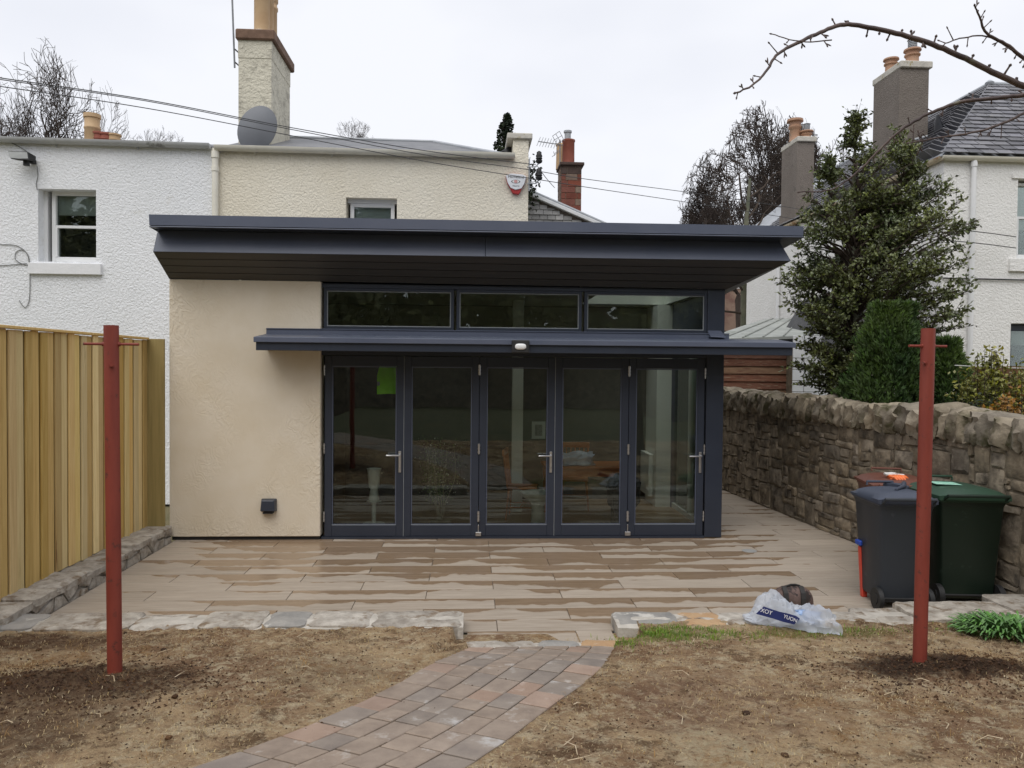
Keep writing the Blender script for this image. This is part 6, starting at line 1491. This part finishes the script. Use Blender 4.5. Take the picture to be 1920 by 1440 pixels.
cable('villa_wire',[onY(1500,432,12.7),onY(1790,452,12.7),onY(1905,465,12.7)],.008,bc,'lower of two thin wires in front of the white villa wall','wire')
cable('garden_line',[onY(1790,685,9),onY(1850,688,9),onY(1960,692,9)],.006,mat('pale_line',(.55,.55,.52),(.6,.6,.58),8,.6),'pale washing line stretched over the neighbour shrubs','line')
# ================================================================== SHED, OUTHOUSE, BROWN FENCE, SANDSTONE BUILDING
S0=onY(1352,640,14.2); S1=onY(1484,745,14.2)
SD=thing('timber_shed',(S0.x,14.2,0),'old red brown timber shed with grey felt roof beyond the rubble wall','shed')
sm_=[mat('red_brown_board_a',lin((92,58,46)),lin((122,84,66)),3,.9,streak=(1.2,8,12),rvar=.12,bump=.004,bscale=14,spots=(lin((142,124,104)),5,.56,.12)),mat('red_brown_board_b',lin((104,78,62)),lin((134,108,86)),3,.9,streak=(1.2,8,12),rvar=.12,bump=.004,bscale=14,spots=(lin((98,58,46)),4,.54,.12))]
zt_=onY(1352,655,14.2).z; zb_=1.2; k=0; z=zb_
while z<zt_:
    b=MB(); b.hexa([(S0.x-.3,14.16,z),(S1.x,14.16,z),(S1.x,14.2,z),(S0.x-.3,14.2,z),(S0.x-.3,14.19,z+.175),(S1.x,14.19,z+.175),(S1.x,14.2,z+.175),(S0.x-.3,14.2,z+.175)])
    b.build('board',sm_[0] if k%3 else sm_[1],SD); z+=.145; k+=1
b=MB(); b.box(S0.x-.3,S1.x-.001,14.2,17.5,0,zt_); b.build('shed_core',darkroom,SD)
ra=onY(1365,637,13.95); rb_=onY(1545,628,13.95); rc=onY(1540,595,18.0); rd=onY(1432,598,18.0)
b=MB(); b.closed=True; th=Vector((0,0,-.05))
zc_=Vector((0,0,0)); ra.x-=.5
b.hexa([ra+th,rb_+th,rc+th,rd+th,ra,rb_,rc,rd]); 
rfm2=mat('grey_felt_roof',lin((138,142,138)),lin((162,165,160)),2,.85,bump=.003,bscale=20,spots=(lin((112,118,106)),3,.58,.1)); rf=b.build('roof',rfm2,SD)
for k in range(1,6):
    t_=k/6; p_=ra.lerp(rb_,t_)+Vector((0,0,.012)); q_=rd.lerp(rc,t_)+Vector((0,0,.012)); b=MB(); b.tube([p_,q_],.014,4); b.build('roof_batten',rfm2,rf)
# white painted block outhouse
WB=thing('white_outhouse',(6.2,13.9,0),'low white painted block outhouse half hidden behind the holly','outhouse')
o0=onY(1486,655,13.9); o1=onY(1600,760,13.9); wbm=mat('white_painted_block',(.70,.72,.74),(.78,.79,.8),4,.7,rvar=.04,bump=.003,bscale=30)
b=MB(); b.box(o0.x+.004,o1.x,13.91,16,0,o0.z+.1); b.build('block_core',MT['mortar'],WB)
z=.9; r_=0
while z<o0.z+.08:
    x=o0.x-(0 if r_%2 else .2)
    while x<o1.x:
        xa=max(x,o0.x); b=MB(); b.box(xa+.006,x+.42-.006,13.88,13.909,z+.005,z+.205); b.build('block',wbm,WB,bevel=.004); x+=.42
    z+=.21; r_+=1
b=MB(); b.hexa([(o0.x+.5,13.6,o0.z+.1),(o1.x+.6,13.6,o0.z+.1),(o1.x+.6,16,o0.z+.1),(o0.x+.5,16,o0.z+.1),(o0.x+.9,14.2,onY(1550,548,14).z),(o1.x+.4,14.2,onY(1550,548,14).z),(o1.x+.4,15.5,onY(1550,548,14).z),(o0.x+.9,15.5,onY(1550,548,14).z)]); b.build('roof',mat('dark_slate_roof',(.05,.05,.055),(.09,.09,.09),3,.7,bump=.01,bscale=12),WB)
BF=thing('brown_fence',(6.5,9.9,0),'dark brown board fence behind the shrubs at far right','fence')
fa=onY(1800,690,9.9); fb=onY(1990,690,9.9); x=fa.x; bfm=mat('dark_brown_board',lin((84,60,40)),lin((112,82,56)),3,.85,coord='object',rvar=.2,streak=(10,10,.8))
while x<fb.x: b=MB(); b.box(0,.11,-.012,.012,0,fa.z-.9); me=b.mesh('board'); me.materials.append(bfm); link('board',me,BF,loc=(x,9.9+random.uniform(-.01,.01),.9)); x+=.125
b=MB(); b.box(fa.x-.1,fb.x,9.88,9.92,fa.z+.0,fa.z+.03); b.build('rail',bfm,BF)
SB=thing('sandstone_building',(12,38,0),'pink sandstone tenement glimpsed between garden room and villa','building')
k0=onY(1300,500,38); k1=onY(1480,700,38)
holes=[]
for (px0,px1,py0,py1) in ((1386,1412,562,580),(1386,1412,598,612),(1386,1412,530,537),(1330,1352,560,580),(1418,1440,555,572),(1418,1440,590,600)):
    a_=onY(px0,py1,38); c_=onY(px1,py0,38); holes.append((a_.x-k0.x,c_.x-k0.x,a_.z,c_.z))
b=MB(); wallpanel(b,(k0.x,38),(1,0),k1.x-k0.x+4,-.1,k0.z+.6,holes,.4); b.build('wall',mat('pink_sandstone',lin((160,132,118)),lin((182,156,140)),1.2,.9,bump=.02,bscale=6,spots=(lin((148,116,106)),1.1,.5,.1)),SB)
for h in holes:
    b=MB(); frame_parts(k0.x+h[0]-.12,k0.x+h[1]+.12,h[2]-.12,h[3]+.1,.16,.16,.16,.2,37.97,38.2,b); f_=b.build('window',MT['white_plastic'],SB)
    b=MB(); b.box(k0.x+h[0],k0.x+h[1],38.1,38.15,h[2],h[3]); b.build('pane',darkroom,f_)
# ================================================================== TREES
FLOOR=[0]
def grow(b,p,d,l,r,depth,maxd,spread=.5,up=.06,shrink=.78,kids=(2,3),wob=.18,nseg=3,out=None,minr=.004,sides=None,gn=0):
    pts=[p]; rs=[r]; dd=d.copy()
    for i in range(nseg):
        dd=(dd+Vector((random.gauss(0,wob),random.gauss(0,wob),random.gauss(0,wob)+up))).normalized()
        p=p+dd*l/nseg; pts.append(p); rs.append(r*(1-(i+1)/nseg*.35))
    s=sides or (7 if r>.1 else 5 if r>.03 else 3)
    rs=[max(q,FLOOR[0]) for q in rs]
    b.tube(pts,rs,s,cap=False)
    if out is not None and depth>=maxd-2: out.append((p.copy(),dd.copy(),r))
    if depth>=maxd or r<minr: return
    for k in range(random.randint(*kids)):
        ax=dd.cross(Vector((random.gauss(0,1),random.gauss(0,1),random.gauss(0,1)))).normalized()
        an=random.uniform(.35,1)*spread*(1 if k else .5)
        nd=(Matrix.Rotation(an,3,ax)@dd).normalized()
        q=pts[-1] if k==0 else pts[random.choice([-1,-2])]
        grow(b,q,nd,l*shrink*random.uniform(.8,1.1),rs[-1]*random.uniform(.66,.86),depth+1,maxd,spread,up,shrink,kids,wob,nseg,out,minr)
def bare_tree(x,y,h,r,label,seed,maxd=8,kids=(2,3),first=.22,lean=0,spread=.62,m_='far_bark',group=None,minr=.006,z0=0,W=None):
    random.seed(seed); t=thing('bare_tree',(x,y,0),label,'tree',group)
    b=MB(); base=Vector((x,y,z0)); b.tube([base,base+Vector((lean*.4,0,h*first*.5)),base+Vector((lean,0,h*first))],[r*1.3,r*1.05,r],9,cap=False)
    b.closed=False; b.build('trunk',MT[m_],t,smooth=True)
    c=MB(); c.closed=False; o=base+Vector((lean,0,h*first))
    n0=6
    FLOOR[0]=.0084*y/28
    for k in range(n0):
        a=k*2*math.pi/n0+random.uniform(-.4,.4); sp=(.25 if k==0 else .95); d=Vector((math.cos(a)*sp,math.sin(a)*sp*.7,.8)).normalized()
        grow(c,o-Vector((0,0,h*.02*k)),d,h*.125,r*.5,1,maxd,spread,.085,.84,kids,.2,3,None,minr)
    FLOOR[0]=0
    # fill a rounded crown: stretch the branches, direction by direction, to the outline of the tree
    Wd_=W or (h-o.z); Hc=h-o.z; NBN=14; bins=[[] for _ in range(NBN)]
    for v in c.v:
        dx,dz=v[0]-x,v[2]-o.z; th_=math.atan2(dz,dx)%(2*math.pi); bins[int(th_/(2*math.pi)*NBN)%NBN].append(math.hypot(dx,dz))
    fac=[]
    for k in range(NBN):
        th_=(k+.5)/NBN*2*math.pi; re_=1/math.sqrt((math.cos(th_)/Wd_)**2+(math.sin(th_)/Hc)**2)*(1+.16*noise.noise(Vector((k*.9,seed,0)))); q=sorted(bins[k]); r95=q[int(len(q)*.96)] if len(q)>20 else re_
        fac.append(max(.3,min(3.0,re_/max(r95,.2))))
    nv=[]
    for v in c.v:
        dx,dz=v[0]-x,v[2]-o.z; th_=(math.atan2(dz,dx)%(2*math.pi))/(2*math.pi)*NBN-.5; k=math.floor(th_); f_=th_-k; q=fac[k%NBN]*(1-f_)+fac[(k+1)%NBN]*f_
        th2=math.atan2(dz,dx); re_=1/math.sqrt((math.cos(th2)/Wd_)**2+(math.sin(th2)/Hc)**2); rr_=math.hypot(dx,dz)*q
        if rr_>re_*.92: q*=(re_*(.92+.16*math.tanh((rr_/re_-.92)/.16)))/rr_
        nv.append((x+dx*q,y+(v[1]-y)*min(q,1.1)*.6,o.z+dz*q))
    c.v=nv
    c.m=[0]*len(c.f); c.build('crown',[MT[m_]],t,smooth=True,ang=180)
    return t
def tpx(px,top,half,Y,r,label,seed,**k):
    p=onY(px,270,Y); bare_tree(p.x,Y,onY(px,top,Y).z,r,label,seed,W=half/F*Y,**k)
tpx(115,112,150,26,.36,'big bare leafless tree at far left behind the white house chimney',4,maxd=9,kids=(2,3),first=.58,spread=.85)
tpx(5,140,80,28,.25,'smaller bare tree at the left edge beside the big one',14,maxd=7,first=.62,spread=.8)
tpx(300,240,60,34,.16,'low bare tree top right of the big left tree',24,maxd=6,first=.85)
tpx(655,224,60,30,.18,'small bare treetop above the cream house roof ridge',31,maxd=6,first=.86,spread=.8)
tpx(1330,300,68,34,.26,'left bare tree of the group beyond the garden room roof',41,maxd=9,kids=(2,3),first=.45,spread=.75)
tpx(1400,228,90,30,.30,'tall middle bare tree of the group left of the short villa chimney',42,maxd=9,kids=(2,3),first=.42,spread=.72)
tpx(1470,222,80,33,.26,'bare tree directly behind the short villa chimney',43,maxd=9,first=.42,spread=.72)
tpx(1575,255,80,36,.26,'bare treetop behind the holly top',44,maxd=8,first=.5,spread=.75)
p=onY(1396,600,24)
random.seed(52); t=thing('bare_tree',(p.x,24,0),'bare tree with a thick green grey trunk seen under the right roof corner','tree')
b=MB(); b.tube([(p.x+.05,24,0),(p.x,24,p.z),(p.x-.05,24,p.z+2.2),(p.x+.1,24,p.z+4.5)],[.2,.13,.10,.04],10,cap=False); b.closed=False; b.build('trunk',MT['green_bark'],t,smooth=True)
c=MB(); c.closed=False
for k in range(15):
    zz=p.z-.8+k*.33; a=(-1 if k%2 else 1)*random.uniform(.5,1); grow(c,Vector((p.x,24,zz)),Vector((a,random.uniform(-.3,.1),random.uniform(.25,.9))).normalized(),1.1,.042,3,7,.7,.03,.75,(2,2),.2,4,None,.008)
c.m=[0]*len(c.f); c.build('crown',[MT['bark']],t,smooth=True,ang=180)
# leaf crowns
def leaf(b,p,d,l,w,fold=.3):
    side=d.cross(Vector((random.gauss(0,1),random.gauss(0,1),random.gauss(0,1))))
    if side.length<1e-4: return
    side.normalize(); nrm=side.cross(d)
    a=p; m=p+d*l*.5+nrm*w*fold; e=p+d*l
    b.add([a,m+side*w-nrm*w*fold,e,m-side*w-nrm*w*fold,m],[(0,1,4),(1,2,4),(2,3,4),(3,0,4)])
def holly(x,y,z0,profile,nbr,label,seed,leaders=()):
    random.seed(seed); t=thing('holly_tree',(x,y,0),label,'tree')
    tr=MB(); H_=profile[-1][0]; tr.tube([(x,y,z0),(x+.05,y,H_*.4),(x-.02,y+.03,H_*.7),(x,y,H_)],[.13,.09,.05,.010],8,cap=False); tr.closed=False; tr.build('trunk',MT['green_bark'],t,smooth=True)
    br=MB(); br.closed=False; lf=MB(); lf.closed=False
    def rad(pf,z,side):
        for (a,c) in zip(pf,pf[1:]):
            if a[0]<=z<=c[0]:
                t_=(z-a[0])/(c[0]-a[0]); k=1 if side<0 else 2; return a[k]+(c[k]-a[k])*t_
        return .1
    def sprig(bp_,dd,ln,nl):
        tip=bp_+dd*ln; br.tube([bp_,tip],[.004,.002],3,cap=False)
        for s_ in range(nl):
            lp_=bp_.lerp(tip,random.uniform(.15,1.05)); ld=(dd*.6+Vector((random.gauss(0,.7),random.gauss(0,.7),random.gauss(0,.6)))).normalized()
            leaf(lf,lp_,ld,random.uniform(.045,.08),random.uniform(.013,.021))
    for (cx,pf,n) in [(x,profile,nbr)]+list(leaders):
        zt_=pf[-1][0]; c=0
        while c<n:
            z=pf[0][0]+(zt_-pf[0][0])*random.random(); a=random.uniform(0,2*math.pi)
            rx=rad(pf,z,math.cos(a))
            if random.random()>(.16+rx/1.5): continue
            c+=1
            rx*=random.choice([1,1,.9,.75,.5,1.12,1.0])
            zs=max(z0+.3,z-rx*.35); st_=Vector((cx,y,zs)); en=Vector((cx+rx*math.cos(a),y+rx*.8*math.sin(a),z+rx*random.uniform(-.15,.55)))
            br.tube([st_.lerp(en,t_)+Vector((random.gauss(0,.03)*rx,random.gauss(0,.03)*rx,.10*math.sin(t_*3)*rx)) for t_ in (0,.3,.6,.85,1)],[.022,.016,.011,.007,.004],4,cap=False)
            for tt in frange(.2,1.0,int(5+rx*9)):
                bp_=st_.lerp(en,tt)+Vector((0,0,.10*math.sin(tt*3)*rx))
                if noise.noise(bp_*1.9)<-.17: continue
                for q in range(3):
                    dd=((en-st_).normalized()+Vector((random.gauss(0,.75),random.gauss(0,.75),random.gauss(.15,.6)))).normalized(); sprig(bp_,dd,random.uniform(.09,.24),random.randint(4,8))
        for k in range(34):
            z=zt_-.12-1.3*random.random(); sprig(Vector((cx,y,z)),Vector((random.gauss(0,.5),random.gauss(0,.5),.8)).normalized(),random.uniform(.06,.10)+.12*(zt_-z),5)
    br.m=[0]*len(br.f); lf.m=[0]*len(lf.f); br.build('branches',[MT['bark']],t); lf.build('crown',[MT['holly']],t)
HYY=11.2
def hx(px,py=500): return onY(px,py,HYY)
c=hx(1612,500)
prof=[]
for py,l_,r_ in ((775,1560,1640),(745,1520,1690),(690,1490,1720),(640,1500,1790),(600,1478,1820),(560,1470,1818),(520,1480,1800),(470,1500,1790),(430,1490,1770),(390,1520,1720),(340,1540,1700),(310,1560,1650),(285,1575,1622),(222,1598,1610)):
    prof.append((hx(1604,py).z,hx(1604,py).x-hx(l_,py).x,hx(r_,py).x-hx(1604,py).x))
c=hx(1600,500); L2x=hx(1690,300).x
lead=[(hx(1690,420).z,.35,.3),(hx(1690,330).z,.25,.22),(hx(1690,255).z,.03,.03)]
L3x=hx(1560,300).x; lead3=[(hx(1560,420).z,.3,.2),(hx(1560,330).z,.12,.12),(hx(1560,300).z,.03,.03)]
holly(c.x,HYY,.2,[(z_,max(.02,a_-.13),max(.02,b_-.13)) for z_,a_,b_ in prof],300,'tall dark green holly tree standing beyond the rubble wall',61,[(L2x,lead,34),(L3x,lead3,14)])
def conifer(x,y,z0,H_,rx,ry,label,n,seed,lean=0):
    random.seed(seed); t=thing('conifer',(x,y,0),label,'conifer')
    b=MB(); b.tube([(x,y,0),(x,y,z0+H_*.5)],[.07,.03],7); b.build('trunk',MT['bark'],t)
    f=MB(); f.closed=False
    for k in range(n):
        v=random.random()**.9; a=random.uniform(0,2*math.pi); prof_=math.sin(min(1,(v*1.0+.12))*math.pi*.86)**.7*(1-.35*v)
        rr=random.uniform(.55,1.0)**.5
        lob=1+.5*noise.noise(Vector((math.cos(a)*2.5,math.sin(a)*2.5,v*4+seed)))+.2*noise.noise(Vector((math.cos(a)*7,math.sin(a)*7,v*12)))
        px_=x+rx*prof_*rr*lob*math.cos(a)+lean*v; py_=y+ry*prof_*rr*lob*math.sin(a); z=z0+H_*v
        d=Vector((math.cos(a)*.55+random.gauss(0,.35),math.sin(a)*.55+random.gauss(0,.35),.9+random.gauss(0,.2))).normalized()
        l=random.uniform(.06,.13); P_=Vector((px_,py_,z)); side=d.cross(Vector((random.gauss(0,1),random.gauss(0,1),0))).normalized()
        for s_ in (-1,0,1):
            dd=(d+side*.45*s_).normalized(); w_=.007; l2=l*(1 if s_==0 else .65); nn=dd.cross(Vector((random.gauss(0,1),random.gauss(0,1),.3))).normalized()*w_
            q=P_+d*l*.25*(s_!=0); f.add([q-nn,q+dd*l2*.5-nn*1.3,q+dd*l2,q+dd*l2*.5+nn*1.3,q+nn],[(0,1,2,3,4)])
    f.m=[0]*len(f.f); f.build('crown',[MT['conifer']],t)
cc=onY(1700,700,9.7)
conifer(cc.x-.22,9.7,1.1,onY(1690,575,9.7).z-1.1,.62,.55,'rounded green conifer bush above the rubble wall in front of the holly',13000,71)
conifer(cc.x+.45,9.6,1.0,onY(1770,640,9.6).z-1.0,.34,.4,'narrower blue green conifer to the right of the rounded one',6000,72)
def shrub(x,y,z0,H_,rx,ry,mt,label,n,seed,name='shrub',ls=(.04,.07)):
    random.seed(seed); t=thing(name,(x,y,0),label,'shrub'); br=MB(); br.closed=False; lf=MB(); lf.closed=False
    for k in range(int(n/45)):
        a=random.uniform(0,6.28); rr=random.uniform(.1,1); en=Vector((x+rx*rr*math.cos(a),y+ry*rr*math.sin(a),z0+H_*random.uniform(.35,1.0)*(1-.25*rr*rr))); st_=Vector((x+rx*.25*math.cos(a),y+ry*.25*math.sin(a),z0-.6)); mid=st_.lerp(en,.6)+Vector((0,0,.08))
        br.tube([st_,mid,en],[.011,.007,.003],4,cap=False)
        for s_ in range(45):
            tt=random.random()**.7; q=(mid.lerp(en,tt*1.5-.5) if tt>.34 else st_.lerp(mid,tt*2+.3))+Vector((random.gauss(0,.05),random.gauss(0,.05),random.gauss(0,.05)))
            leaf(lf,q,Vector((random.gauss(0,.8),random.gauss(0,.8),random.gauss(.2,.6))).normalized(),random.uniform(*ls),random.uniform(.011,.018))
    br.m=[0]*len(br.f); lf.m=[0]*len(lf.f); br.build('stems',[MT['bark']],t); lf.build('crown',[MT[mt]],t)
s=onY(1850,700,8.6); shrub(s.x,8.6,1.2,onY(1850,650,8.6).z-1.2,.42,.3,'laurel','yellow green leafy shrub behind the wall, right of the conifers',4200,81)
s=onY(1915,700,8.2); shrub(s.x,8.2,1.2,onY(1915,668,8.2).z-1.2,.35,.3,'laurel','green shrub below the dark villa window at the frame edge',3000,82)
s=onY(1895,740,7.9); shrub(s.x,7.9,1.3,.62,.3,.2,'rust_leaf','low rusty orange leaved shrub peeping over the wall at far right',1700,83)
s=onY(1835,745,8.1); shrub(s.x,8.1,1.2,.66,.34,.22,'dark_leaf','dark leaved shrub low behind the cope stones at far right',1900,84)
# ivy-clad tree tips behind the cream house
random.seed(91); p=onY(942,300,17.0); t=thing('evergreen_tree',(p.x,17,0),'thin dark evergreen treetop behind the cream chimney stub','tree')
b=MB(); top=onY(945,215,17.0); b.tube([(p.x,17,0),(p.x+.02,17,top.z)],[.12,.012],6); b.build('trunk',MT['bark'],t)
lf=MB(); lf.closed=False
for k in range(2600):
    v=random.random()**1.1; z=p.z-.6+(top.z-p.z+.6)*v; r_=.36*(1-v)**.8+.04
    a=random.uniform(0,6.28); cl_=noise.noise(Vector((math.cos(a)*2,math.sin(a)*2,z*4)))
    if cl_<-.05: continue
    leaf(lf,Vector((p.x+.1*v+r_*math.cos(a)*random.random()**.4,17+r_*math.sin(a),z)),Vector((random.gauss(0,1),random.gauss(0,1),random.gauss(0,1))).normalized(),.09,.03)
lf.m=[0]*len(lf.f); lf.build('crown',[MT['dark_leaf']],t)
p=onY(1000,345,15.7); t=thing('ivy',(p.x,15.7,0),'dark ivy sprigs between the cream gable and the slate roof','plant')
lf=MB(); lf.closed=False
for k in range(420):
    leaf(lf,Vector((p.x-.12+random.gauss(0,.1),15.7+random.gauss(0,.05),p.z+random.gauss(0,.22))),Vector((random.gauss(0,1),random.gauss(0,1),random.gauss(0,1))).normalized(),.08,.026)
lf.m=[0]*len(lf.f); lf.build('leaves',[MT['dark_leaf']],t)
b=MB(); b.tube([(p.x-.1,15.7,0),(p.x-.12,15.7,p.z+.2)],.015,5); b.build('stem',MT['bark'],t)
# ================================================================== APPLE TREE whose twigs hang into the picture from the right
random.seed(101)
AY=3.4
def ap_(px,py,Y=AY): return onY(px,py,Y)
AT=thing('apple_tree',(3.55,3.3,.3),'budding apple tree branches arching in from the upper right edge','tree')
b=MB(); b.tube([(3.6,3.25,.2),(3.55,3.3,1.2),(3.5,3.35,2.2),(3.2,3.4,2.9)],[.10,.085,.075,.05],12,cap=False); b.closed=False; b.build('trunk',MT['bark'],AT,smooth=True)
def branch(pts,r0,r1,spurs,Y0,Y1,start=None):
    P_=[ap_(p[0],p[1],Y0+(Y1-Y0)*i/(len(pts)-1)) for i,p in enumerate(pts)]
    if start is not None: P_=[Vector(start)]+P_
    out=[]
    for i in range(len(P_)-1):
        p0=P_[max(i-1,0)];p1=P_[i];p2=P_[i+1];p3=P_[min(i+2,len(P_)-1)]
        for k in range(6):
            t_=k/6; out.append(.5*((2*p1)+(-p0+p2)*t_+(2*p0-5*p1+4*p2-p3)*t_*t_+(-p0+3*p1-3*p2+p3)*t_**3)+Vector((random.gauss(0,.0012),0,random.gauss(0,.0012))))
    out.append(P_[-1]); n=len(out); rs=[r0+(r1-r0)*(i/(n-1)) for i in range(n)]
    b=MB(); b.tube(out,rs,8)
    step=n/spurs; i=2.0 if start is None else 9.0
    while i<n-1:
        k=int(i); p_=out[k]; d=(out[min(k+1,n-1)]-out[k-1]).normalized(); side=random.choice([-1,1]); up_=d.cross(Vector((0,1,0))).normalized()*side
        l=random.uniform(.012,.032)*(2.2 if random.random()<.14 else 1); dd=(up_+d*random.uniform(-.2,.7)+Vector((0,random.gauss(0,.4),0))).normalized(); e=p_+dd*l; r_=max(.0022,rs[k]*.35)
        b.tube([p_,p_+dd*l*.6,e],[r_*1.3,r_,r_*.95],5)
        b.tube([e,e+dd*.006,e+dd*.013],[r_*1.0,r_*1.7,r_*.5],6)
        if random.random()<.45:
            d2=(dd+d*random.choice([-.9,.9])).normalized(); e2=p_+dd*l*.6+d2*.018; b.tube([p_+dd*l*.6,e2,e2+d2*.008],[r_,r_*1.4,r_*.5],5)
        i+=step*random.uniform(.5,1.5)
    e=out[-1]; dd=(out[-1]-out[-2]).normalized(); b.tube([e,e+dd*.007,e+dd*.014],[r1,r1*1.7,r1*.5],6)
    b.build('branch',MT['twig'],AT,smooth=True,ang=70); return out
branch([(1960,182),(1920,162),(1860,135),(1800,105),(1740,80),(1680,62),(1620,50),(1575,47),(1530,65),(1480,88),(1455,105),(1435,135),(1410,160),(1380,174)],.016,.0035,30,3.4,3.1,start=(3.2,3.4,2.9))
branch([(1960,140),(1920,110),(1885,82),(1850,62),(1838,35),(1828,12)],.011,.003,13,3.35,3.2,start=(3.15,3.4,3.0))
branch([(1900,95),(1850,68),(1800,72),(1770,84)],.004,.0025,6,3.3,3.25)
branch([(1960,172),(1920,178),(1870,184),(1800,192),(1740,214),(1690,243),(1650,280),(1610,320),(1560,355),(1500,360)],.012,.0028,17,3.45,3.7,start=(3.3,3.4,2.7))
branch([(1960,190),(1920,212),(1870,235),(1820,250),(1760,258),(1705,268)],.008,.003,11,3.4,3.4,start=(3.3,3.4,2.7))
branch([(1745,259),(1728,265),(1722,248)],.003,.0025,3,3.4,3.4)
branch([(1560,75),(1500,78),(1448,64)],.003,.002,3,3.15,3.12)
# ================================================================== THE GARDEN BEHIND THE CAMERA (seen in the glass)
def dense_tree(x,y,H_,rx,label,seed,n=10000):
    random.seed(seed); t=thing('garden_tree',(x,y,.5),label,'tree','dark evergreens at the bottom of the garden'); b=MB(); b.tube([(x,y,.3),(x,y,H_*.7)],[.2,.08],7); b.build('trunk',MT['bark'],t)
    f=MB(); f.closed=False
    for k in range(n):
        v=random.random(); a=random.uniform(0,6.28); r_=rx*(.35+.65*math.sin(min(1,v+.15)*math.pi*.85))*random.uniform(.5,1)
        leaf(f,Vector((x+r_*math.cos(a),y+r_*.6*math.sin(a),.6+(H_-.6)*v)),Vector((random.gauss(0,1),random.gauss(0,1),random.gauss(0,.7))).normalized(),random.uniform(.5,.8),.2)
    f.m=[0]*len(f.f); f.build('crown',[MT['back_leaf']],t)
NM=['leftmost of eight','second from the left','third from the left','fourth from the left','fourth from the right','third from the right','second from the right','rightmost of eight']
for i in range(8): dense_tree(-28+i*8,-24+(i%2)*2,13.2+(i*37%5)*.5,4.4,'tall olive green tree behind the viewer, '+NM[i],200+i)
b=MB(); b.box(-14,14,-8.4,-8.3,.2,2.6); tag(b.build('garden_wall',MT['sandstone']),'dark stone garden wall behind the viewer, seen only as a reflection','wall')
